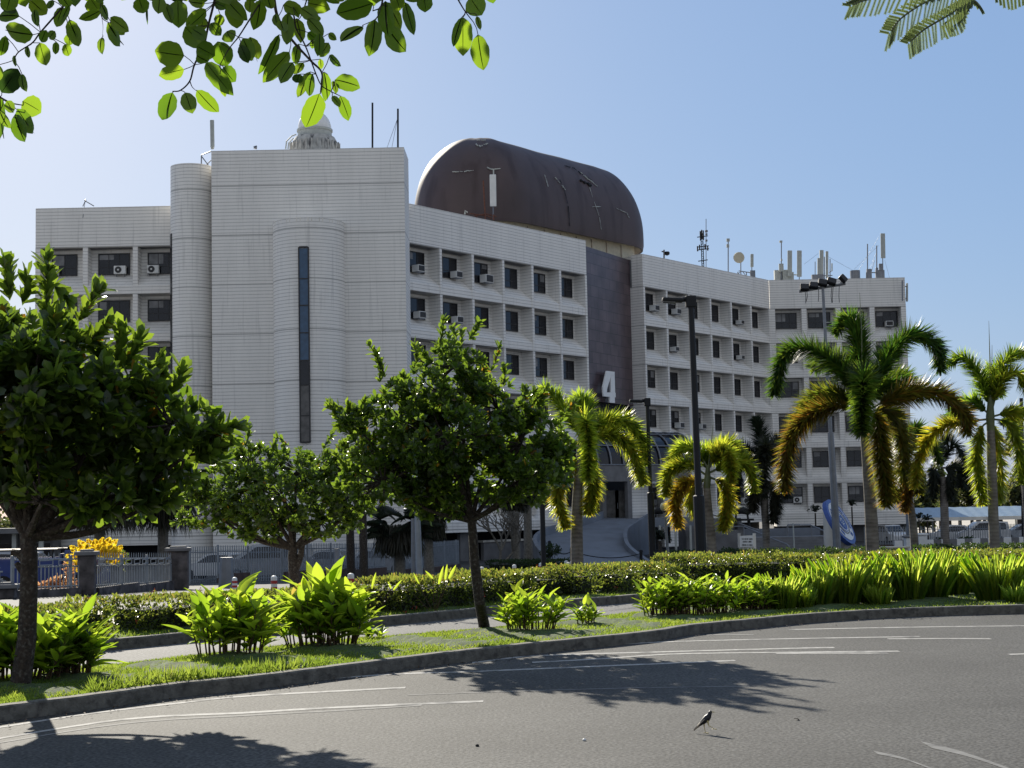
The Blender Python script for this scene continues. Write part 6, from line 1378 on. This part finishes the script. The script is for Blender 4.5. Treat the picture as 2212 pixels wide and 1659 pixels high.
# ---------------- broad leaf clumps on the strip
def canna(label, px, py, wpx, ytop, n_, big=0, lean=0, m='canna', Ls=.36, stalks=True, thin=1.):
    g = G(px, py); g.z += .1; d = g.y; n = int(n_*.62); k = d/F_PX; H = (py-ytop)*k; Ls = Ls*1.12; r = wpx*k/2; o = empty('broadleaf_clump', g, label, 'plant', 'broad leaved clumps on the strip')
    ns_ = max(4, int(n_/3.6)); k5 = 6; a = RNG.uniform(0, 6.28, ns_); rr4 = np.sqrt(RNG.random(ns_))*r*.8; bx = g.x+np.cos(a)*rr4; by = g.y+np.sin(a)*rr4*.6
    hs = H*RNG.uniform(.5, 1.08, ns_)*np.where(rr4 > r*.55, .82, 1); lx = np.cos(a)*rr4*.35+RNG.normal(0, .05, ns_); ly = np.sin(a)*rr4*.25+RNG.normal(0, .05, ns_)
    tt = np.linspace(.38, 1., k5)[None]+RNG.normal(0, .05, (ns_, k5)); az = RNG.uniform(0, 6.28, ns_)[:, None]+np.arange(k5)[None]*2.2+RNG.normal(0, .4, (ns_, k5))
    el = RNG.uniform(.15, .75, (ns_, k5))+tt*.55
    pos = np.stack([bx[:, None]+lx[:, None]*tt, by[:, None]+ly[:, None]*tt, g.z+hs[:, None]*tt*.8], 2).reshape(-1, 3)
    out = np.stack([np.cos(az)*np.cos(el), np.sin(az)*np.cos(el), np.sin(el)], 2).reshape(-1, 3); nn_ = np.stack([-np.cos(az)*np.sin(el), -np.sin(az)*np.sin(el), np.cos(el)], 2).reshape(-1, 3)
    N_ = len(pos); Lf = Ls*RNG.uniform(.5, 1.12, N_); sel = RNG.random(N_) < .4; rn = np.clip(RNG.random(N_)*.85+.25*(RNG.random(N_) < .05), 0, 1); jit = nn_+rdir(N_)*.35
    ch = [(pos[q_], out[q_], jit[q_], Lf[q_], Lf[q_]*.33*thin, tm_, rn[q_]) for q_, tm_ in ((sel, T_BIG2), (~sel, T_CAN))]
    if big:
        for (x0_, y0_, x1_, y1_, w_, of) in big:
            p0 = P(x0_, y0_, d+of); p1 = P(x1_, y1_, d+of-.1); v = p1-p0; ch.append((np.array([list(p0)]), np.array([list(v)]), np.array([[.15, -1., .3]]), v.length, w_*k, T_STRAP if w_ < 20 else T_ROUND, .7))
    leaves('leaves', ch, M[m], o)
    if stalks:
        b = MB()
        for i in range(ns_): b.tube([(bx[i], by[i], g.z-.1), (bx[i]+lx[i]*.5, by[i]+ly[i]*.5, g.z+hs[i]*.4), (bx[i]+lx[i], by[i]+ly[i], g.z+hs[i]*.8)], [.012, .009, .005], 5, False)
        b.build('stalks', M['stalk'], o)
    return o
canna('broad leaved clump around the foot of the left tree', 25, 1494, 240, 1345, 280, Ls=.34)
canna('broad leaved clump right of the left tree trunk', 150, 1484, 120, 1350, 180, Ls=.32)
canna('open clump of large lance leaves on tall stalks, left of the tallest clump', 492, 1438, 175, 1290, 120, [(520, 1370, 400, 1330, 16, 0), (500, 1350, 560, 1290, 14, 0), (470, 1380, 385, 1360, 16, 0), (520, 1350, 480, 1290, 14, .1)], Ls=.36)
canna('tallest broad leaved clump with two big upright paddle leaves', 700, 1418, 185, 1262, 230, [(693, 1300, 684, 1216, 30, 0), (705, 1300, 698, 1252, 26, -.1), (741, 1310, 746, 1247, 30, 0), (775, 1330, 762, 1262, 22, .1), (640, 1310, 588, 1284, 14, 0), (660, 1300, 655, 1245, 18, 0)], Ls=.36)
canna('small broad leaved clump just right of the middle trunk', 1150, 1383, 125, 1288, 110, [(1130, 1350, 1062, 1334, 11, 0), (1140, 1330, 1128, 1282, 10, 0)], Ls=.26)
canna('smallest broad leaved tuft on the open lawn strip', 1262, 1368, 60, 1312, 34, Ls=.22)
canna('low drooping tuft right of the tallest clump', 800, 1400, 50, 1375, 10, Ls=.22, stalks=False)
for i, (px, py, w_, yt, lb) in enumerate(((1430, 1350, 90, 1262, 'first clump of the lance leaved row, at its left end'), (1490, 1347, 90, 1255, 'second clump of the lance leaved row, below the tallest lamp'), (1550, 1343, 90, 1262, 'third clump of the lance leaved row'), (1610, 1338, 90, 1262, 'fourth clump of the lance leaved row'), (1650, 1334, 70, 1268, 'last clump of the lance leaved row, before the strappy clumps'))):
    canna(lb, px, py, w_, yt, 150, [(px-20, yt+35, px-34+8*i, yt-5, 7, 0), (px+12, yt+30, px+22, yt-8, 7, 0)] if i % 2 == 0 else 0, Ls=.24, thin=.9)
# upright leaves that rise out of the hedges
def shoots(label, lst, d):
    g = at(lst[0][0], d); o = empty('lance_leaf_plant', g, label, 'plant', 'lance leaves rising from the hedge'); ch = []
    for (x0_, y0_, x1_, y1_, w_) in lst: p0 = P(x0_, y0_, d); p1 = P(x1_, y1_, d); v = p1-p0; ch.append((np.array([list(p0)]), np.array([list(v)]), np.array([[.1, -1., .2]]), v.length, w_*d/F_PX, T_STRAP, .8))
    leaves('leaves', ch, M['canna'], o); b = MB()
    for (x0_, y0_, x1_, y1_, w_) in lst: b.tube([g+Vector((0, 0, .05)), P(x0_, y0_, d)], .006, 4)
    b.build('stalks', M['stalk'], o)
sx = off(K3, 1.2)
shoots('fan of pale lance leaves rising from the long hedge left of the middle trunk', [(935, 1250, 918, 1232, 5), (948, 1262, 958, 1222, 7), (962, 1252, 966, 1218, 6), (970, 1250, 985, 1220, 7), (905, 1262, 893, 1236, 4), (880, 1270, 868, 1250, 4)], 26.5)
shoots('two lance leaves rising from the long hedge near its left end', [(803, 1272, 812, 1236, 6), (845, 1272, 838, 1255, 4), (850, 1275, 868, 1252, 5)], 26)
shoots('pair of pale lance leaves right of the left tree trunk', [(150, 1315, 145, 1282, 9), (172, 1330, 205, 1292, 8), (178, 1340, 180, 1300, 8)], 23)
shoots('lance leaves above the hedge left of the first broad leaf clump', [(372, 1322, 358, 1282, 8), (395, 1320, 385, 1295, 6), (330, 1330, 322, 1300, 5), (455, 1300, 462, 1265, 6), (470, 1300, 476, 1272, 5)], 23.5)
# strappy clumps
def lemon(label, px, py, wpx, ytop, n=420):
    g = G(px, py); g.z += .08; d = g.y; k = d/F_PX; H = (py-ytop)*k*.76; r = wpx*k/2; a = RNG.uniform(0, 6.28, n); q = np.sqrt(RNG.random(n)); o = empty('strappy_clump', g, label, 'plant', 'strappy leaved clumps')
    pos = np.stack([g.x+np.cos(a)*q*r*.7, g.y+np.sin(a)*q*r*.6, np.full(n, g.z)], 1); dr = np.stack([np.cos(a)*q*.26, np.sin(a)*q*.26, np.ones(n)], 1)+RNG.normal(0, .07, (n, 3))
    leaves('leaves', [(pos, dr, np.stack([-np.cos(a), -np.sin(a), np.full(n, .2)], 1)+rdir(n)*.5, H*np.where(RNG.random(n) < .12, RNG.uniform(1.05, 1.32, n), RNG.uniform(.45, 1.05, n)), (.024+.012*RNG.random(n)), T_STRAP, RNG.random(n))], M['lemon'], o)
    return o
for i, (px, py, w_, yt) in enumerate(((1690, 1333, 80, 1242), (1762, 1325, 95, 1225), (1822, 1322, 100, 1205), (1880, 1318, 90, 1205), (1925, 1310, 85, 1215), (1962, 1315, 100, 1195), (2012, 1308, 100, 1190), (2062, 1300, 90, 1198), (2105, 1295, 80, 1205), (2152, 1312, 115, 1198), (2205, 1305, 90, 1205), (2260, 1305, 110, 1200), (1735, 1330, 60, 1262), (1900, 1322, 60, 1260), (2195, 1318, 55, 1262))):
    lemon(['leftmost strappy clump, next to the lance leaved row', 'second strappy clump from the left', 'third strappy clump from the left, with tall blades', 'fourth strappy clump, in front of the big palm trunk', 'fifth strappy clump, slightly set back', 'sixth strappy clump, tall and pale', 'seventh strappy clump, the tallest', 'eighth strappy clump, set back near the kerb bend', 'ninth strappy clump, just left of the right palm trunk', 'wide strappy clump in front of the right palm trunk', 'strappy clump cut by the right edge of the view', 'strappy clump just outside the right edge', 'low strappy tuft between the first two clumps', 'low strappy tuft at the front between the fourth and fifth clumps', 'low strappy tuft near the right edge'][i], px, py, w_*.9, yt, 400 if w_ > 70 else 170)
# ---------------- lawn blades (uncountable)
def lawn(name, A_, B_, n, h, x0_=-400, x1_=2500, label=None, m='grass'):
    A_ = np.array([list(v) for v in A_]); B_ = np.array([list(v) for v in B_]); k = len(A_); i = RNG.uniform(0, k-1, n*3); t = RNG.random(n*3)
    a = np.stack([np.interp(i, np.arange(k), A_[:, j]) for j in range(3)], 1); b_ = np.stack([np.interp(i, np.arange(k), B_[:, j]) for j in range(3)], 1); p = a+(b_-a)*t[:, None]
    px = 1106+p[:, 0]/p[:, 1]*F_PX; p = p[(px > x0_) & (px < x1_)][:n]; n = len(p); p[:, 2] = [hz(y)+.12 for y in p[:, 1]]
    pat = .55+.45*np.sin(p[:, 0]*2.3)*np.sin(p[:, 1]*2.9+p[:, 0])
    o = leaves(name, [(p, RNG.normal(0, .55, (n, 3))+np.array([0, 0, 1.]), rdir(n), h*RNG.uniform(.5, 1.3, n)*(.6+.5*pat), .014, T_BLADE, np.clip(RNG.random(n)*.9*pat+.1*RNG.random(n), 0, 1))], M[m]); o['kind'] = 'stuff'; return o
lawn('lawn_grass', off(K1, .17), off(K2, -.2), 95000, .045)
lawn('lawn_grass', off(K3, .2), off(K3, 3.), 26000, .075, -200, 1500)
lawn('rough_grass', off(K1, .2), off(K1, .6), 2600, .16, 190, 700); 
kk = off(K1, -.12); A_ = np.array([list(v) for v in kk]); ii = RNG.uniform(0, len(A_)-1, 420); pp = np.stack([np.interp(ii, np.arange(len(A_)), A_[:, j]) for j in range(3)], 1)+np.stack([RNG.normal(0, .08, 420), -np.abs(RNG.normal(0, .28, 420)), np.full(420, .016)], 1)
o = leaves('leaf_litter', [(pp, np.stack([RNG.normal(0, 1, 420), RNG.normal(0, 1, 420), RNG.uniform(0, .3, 420)], 1), np.array([0, 0, 1.])+rdir(420)*.3, RNG.uniform(.015, .05, 420), .016, T_OV, RNG.random(420))], M['stalk']); o['kind'] = 'stuff'
# ---------------- far trees on the right and left
def far_tree(label, px, ytop, d, wpx, n=1500, L_=.5, conif=False, m='far'):
    q = at(px, d); k = d/F_PX; zt2 = P(px, ytop, d).z; H = zt2-q.z; o = empty('background_tree', q, label, 'tree', 'trees beyond the car park'); W2 = wpx*k/2
    if conif: lb = [(q.x, d, q.z+H*t, W2*(1.05-t)*1.0+.3, W2*(1.05-t)+.3, H*.14) for t in (.2, .35, .5, .65, .8, .92)]
    else: lb = [(q.x+RNG.uniform(-.5, .5)*W2, d+RNG.uniform(-1, 1)*W2*.5, q.z+H*RNG.uniform(.45, .75), W2*RNG.uniform(.4, .65), W2*.5, H*RNG.uniform(.18, .28)) for _ in range(9)]+[(q.x, d, q.z+H*.8, W2*.5, W2*.5, H*.2)]
    p, dd = foliage_pts(lb, n, .3); leaves('crown', [(p, rdir(len(p))+np.array([0, 0, .3]), rdir(len(p)), L_*RNG.uniform(.6, 1.3, len(p)), L_*.6, T_OV, RNG.random(len(p)))], M[m], o)
    b = MB(); b.tube([q, (q.x, d, q.z+H*.8)], [W2*.08+.12, .08], 8)
    for l in lb[:5]: b.tube([(q.x, d, q.z+H*.3), l[:3]], [.12, .05], 5)
    b.build('trunk', M['bark'], o)
for i, (px, yt, d, w_, cf) in enumerate(((1962, 1075, 190, 60, 0), (1993, 1028, 200, 46, 1), (2015, 1045, 205, 50, 0), (2050, 1050, 200, 60, 0), (2072, 990, 215, 60, 0), (2098, 1008, 200, 55, 0), (2125, 1030, 200, 60, 0), (2160, 1040, 195, 90, 0), (2200, 1010, 190, 95, 0), (2250, 1015, 190, 100, 0), (2030, 1000, 230, 50, 0), (2110, 970, 240, 46, 0), (2320, 1010, 200, 110, 0), (2400, 1020, 200, 110, 0))):
    far_tree(['low rounded tree right behind the building corner', 'dark cone shaped conifer beyond the car park', 'bushy tree right of the conifer', 'olive bushy tree over the carport roof', 'tall airy tree between the two right palms', 'dense tree left of the right palm trunk', 'tree behind the right palm trunk', 'broad dark tree right of the right palm trunk', 'large dark tree at the right edge', 'dark tree partly outside the right edge', 'distant airy tree above the conifer', 'distant tall tree behind the right palm fronds', 'dark tree outside the right edge', 'second dark tree outside the right edge'][i], px, yt, d, w_, 1500, .55, cf)
for i, (px, yt, d, w_) in enumerate(((-40, 1080, 170, 120), (20, 1118, 190, 90), (90, 1100, 180, 80), (-140, 1070, 180, 140), (150, 1120, 170, 60))):
    far_tree(['background tree at the left edge behind the shed', 'low background tree over the shed roof', 'background tree behind the fork of the left tree', 'background tree outside the left edge', 'background tree below the left wing corner'][i], px, yt, d, w_, 900, .6)
for px, yc, d, r in ((2112, 1040, 170, 30),): spiky('coconut palm beyond the car park with thin spreading fronds', px, yc, d, 34, 16, 'far', .15, 'coconut_palm', 60)

# ================================================================== OVERHANGING BRANCHES (a tree the viewer stands under)
def overhang(label, A_, B_, d0, seed):
    rg = np.random.default_rng(seed); o = None; ch = []; 
    first = P(A_[0][0], A_[0][1], d0); o = empty('overhanging_branch', first, label, 'tree branch', 'branches hanging into the top of the view')
    for (x0_, y0_, x1_, y1_, w_) in A_:
        d = d0+rg.uniform(-.22, .22); p0 = P(x0_, y0_, d); p1 = P(x1_, y1_, d+rg.uniform(-.03, .03)); v = p1-p0
        nr = np.array([[rg.uniform(-.6, .6), -1., rg.uniform(-1.1, .4)]]); ch.append((np.array([list(p0)]), np.array([list(v)]), nr, v.length, w_*d/F_PX*1.04, TR_[rg.integers(4)], rg.random()))
    xs_ = [a[0] for a in A_]; lo_, hi_ = min(xs_)-60, max(xs_)+20     # unseen leaves added above the view to shade what hangs below
    for _ in range(int((hi_-lo_)*1.3)):
        x_ = rg.uniform(lo_-90, hi_); y_ = rg.uniform(-330, -38); dd2 = d0+rg.uniform(-.1, 1.3); p0 = P(x_, y_, dd2); v = Vector((rg.normal(0, .5), rg.normal(0, .5), -1)).normalized()*rg.uniform(.05, .085)
        ch.append((np.array([list(p0)]), np.array([list(v)]), np.array([[rg.normal(0, .5), -1, rg.normal(0, .5)]]), v.length, v.length*.7, T_ROUND, rg.random()))
    leaves('leaves', ch+[(c[0]-np.array([[0, .0016, 0]]), c[1], c[2], c[3]*.96, .0018, T_ROUND, 0.) for c in ch[:len(A_)]], M['over'], o)
    b = MB()
    for (pts, r0) in B_: q = spline([P(x, y, d0) for x, y in pts], 5*len(pts)); b.tube(q, list(np.linspace(r0*.5, r0*.22, len(q))), 7)
    for (x0_, y0_, x1_, y1_, w_) in A_:   # petioles
        pts = [p for pl, _ in B_ for p in pl]; near = min(pts, key=lambda p: (p[0]-x0_)**2+(p[1]-y0_)**2)
        if math.hypot(near[0]-x0_, near[1]-y0_) < 60: b.tube([P(*near, d0), P((near[0]+x0_)/2+2, (near[1]+y0_)/2, d0), P(x0_, y0_, d0)], .0011, 5)
    b.build('twigs', M['bark'], o, smooth=True)
A1 = [(165,140,-20,130,130),(285,300,30,270,190),(0,30,140,100,90),(300,85,305,205,75),(45,310,10,500,90),(600,170,690,395,130),(545,60,480,230,110),(600,40,520,200,60),(345,370,395,560,130),(240,400,240,500,65),(400,260,350,380,80),(475,270,420,340,80),(485,360,480,470,60),(600,290,600,390,90),(560,380,600,490,85),(130,480,125,575,70),(15,800,150,590,190),(190,640,200,780,90),(195,875,350,960,190),(150,940,295,1160,130),(130,990,200,1215,140),(60,870,120,980,90),(0,830,20,1210,110),(0,960,60,1100,90),(260,0,400,130,150),(450,0,430,80,80),(100,-60,60,90,150),(520,-60,600,70,120),(-10,560,-40,700,120)]
A2 = [(870,90,700,180,90),(880,40,950,190,70),(955,150,1105,270,110),(930,195,1060,400,130),(980,195,1075,300,90),(880,325,860,437,75),(780,-20,850,90,180),(1200,-20,1240,110,140),(1270,20,1265,190,20)]
A3 = [(1380,-30,1370,110,120),(1430,30,1480,190,90),(1540,0,1540,225,165),(1770,30,1615,20,100),(1780,80,1610,220,110),(1780,100,1640,230,90),(1760,150,1740,250,90),(1900,120,1890,220,90),(1600,230,1760,400,190),(1590,480,1340,450,230),(1700,400,1850,480,170),(1880,360,1960,570,180),(1590,600,1380,650,135),(1490,800,1420,1040,180),(1600,800,1660,970,130),(1700,780,1880,980,130),(1960,270,2000,350,130),(2100,330,2190,530,140),(2080,390,2140,530,100),(1780,540,1980,790,150),(1930,580,2010,700,150),(1900,640,1945,845,70),(2010,0,2040,250,170),(1960,0,2100,160,140),(1850,20,1940,60,90),(1660,250,1790,330,120),(1700,480,1800,540,110),(1820,200,1900,300,100)]
A4 = [(90,0,60,245,140),(0,320,70,530,120),(0,0,0,100,100),(500,30,670,60,140),(290,40,440,100,120),(440,70,600,180,120),(370,60,420,130,60),(330,110,310,390,120),(220,120,230,220,70),(400,160,450,340,110),(500,160,630,300,110),(540,130,600,200,80),(600,290,600,465,95),(500,280,570,340,90),(540,340,540,420,50),(680,370,600,500,90),(690,475,765,570,70),(610,510,615,590,50),(680,290,740,340,60),(250,300,110,630,90),(340,450,120,700,140),(370,540,260,700,130),(420,380,380,560,90),(460,540,390,650,100),(520,620,410,850,90),(540,640,500,830,110),(640,620,680,870,100),(735,690,945,740,160),(720,700,750,790,60),(780,830,860,1030,110),(710,830,780,910,60),(600,810,490,1110,190),(430,640,400,720,110),(380,200,330,330,100),(260,180,300,300,100),(150,-40,180,80,120)]
A5 = [(1060,30,740,130,195),(975,230,780,340,160),(1080,170,1050,470,160),(1170,10,1180,310,170),(1180,20,1300,220,120),(1180,230,1330,440,180),(1340,20,1410,290,100),(1500,-40,1520,90,140),(1840,150,1840,465,170),(1830,150,1750,400,80),(1970,300,2010,600,165),(1960,140,1995,270,50),(1900,-20,2000,125,180),(1250,-60,1300,90,130)]
q1 = lambda L_: [(a*.25, b*.25, c*.25, d_*.25, w_*.25) for a, b, c, d_, w_ in L_]; q2 = lambda L_: [(540+a*.25, b*.25, 540+c*.25, d_*.25, w_*.25) for a, b, c, d_, w_ in L_]
b1 = lambda L_: [(x*.25, y*.25) for x, y in L_]; b2_ = lambda L_: [(540+x*.25, y*.25) for x, y in L_]
overhang('left overhanging branch with round leaves in the top left corner', q1(A1), [(b1([(620,-60),(540,60),(350,280),(280,370),(160,450),(120,520)]), .006), (b1([(-60,800),(0,840),(100,890),(200,910)]), .006), (b1([(30,860),(90,900),(150,950)]), .004)], 4.0, 1)
overhang('small overhanging twig with few leaves, second from the left', q1(A2), [(b1([(890,-60),(870,20),(880,150),(950,200)]), .004), (b1([(880,150),(890,230),(885,300)]), .0015)], 4.1, 2)
overhang('overhanging branch with three leaves hanging at its tip, above the left wing', q1(A3), [(b1([(1860,-60),(1850,20),(1800,220),(1760,400),(1680,560),(1640,700),(1560,780),(1490,790)]), .007), (b1([(1640,700),(1660,750),(1690,780)]), .003), (b1([(2240,40),(2150,180),(2060,320),(1980,420),(1900,560)]), .005)], 4.0, 3)
overhang('densest overhanging branch reaching down to the white dome', q2(A4), [(b2_([(200,-60),(240,150),(350,330),(520,520),(620,630),(610,800)]), .009), (b2_([(380,140),(400,250),(480,400),(570,640),(620,740),(700,790),(780,830)]), .005), (b2_([(500,-30),(450,120),(420,170)]), .004)], 4.0, 4)
overhang('two dark clusters of overhanging leaves on the right of the branches', q2(A5), [(b2_([(1150,-50),(1130,60),(1060,95)]), .006), (b2_([(1130,60),(1090,160),(970,220)]), .004), (b2_([(1130,40),(1170,60),(1180,200)]), .004), (b2_([(1780,-50),(1800,0),(1860,100),(1930,190)]), .005), (b2_([(1860,100),(1900,115),(1940,115)]), .003)], 3.9, 5)
# feathery leaf top right
fx = lambda x, y: (1782+.1943*x, .1943*y)
o = empty('feathery_branch', P(*fx(1300, 0), 6), 'feathery fern like leaves hanging into the top right corner', 'tree branch'); ch = []; b = MB(); d = 6
for ri, (pts, (dx, dy), n, Lp, both) in enumerate(((((1300,-90),(1000,-60),(700,-40),(450,0),(290,60)), (-.42, 1), 20, 190, 1), (((1650,-40),(1400,-20),(1150,10),(850,200),(720,370)), (-.18, 1), 26, 230, 1), (((1600,-10),(1400,150),(1100,330),(930,480)), (.12, 1), 24, 200, 1), (((1560,-40),(1500,60),(1440,180),(1300,280)), (.38, 1), 16, 190, 0), (((1600,-30),(1680,20),(1720,70)), (.6, 1), 7, 110, 0), (((1900,-40),(2050,-30),(2200,-50)), (.1, 1), 8, 130, 0))):
    S = spline([P(*fx(*p), d+ri*.06) for p in pts], 80); b.tube(S[::4], .004, 5); 
    for i in range(n):
        t = i/(n-1); s = S[min(79, int(t*79))]; 
        for sg in ((1, -1) if both else (1,)):
            Lq = Lp*(.55+.6*math.sin(min(1, t*1.1)*math.pi*.8))*.1943*d/F_PX*(1 if sg > 0 else .55); v = (RV*dx*(1 if sg > 0 else 1.6)-UV*dy*(1 if sg > 0 else -.25)+RV*RNG.uniform(-.08, .08)+(-RV*.9 if sg < 0 else RV*0)).normalized()
            e = s+v*Lq; b.tube([s, e], .0012, 4); m_ = 34; tt = np.linspace(.05, 1, m_); pos = np.array([list(s+v*Lq*q) for q in tt]); w_ = v.cross(F_).normalized()
            for sd_ in (-1, 1): ch.append((pos, np.tile(list(v*.6+w_*sd_), (m_, 1)), np.tile(list(-F_), (m_, 1)), .0075, .002, T_LANCE, RNG.random(m_)))
leaves('leaflets', ch, M['feather'], o); b.build('twigs', M['shaft'], o)
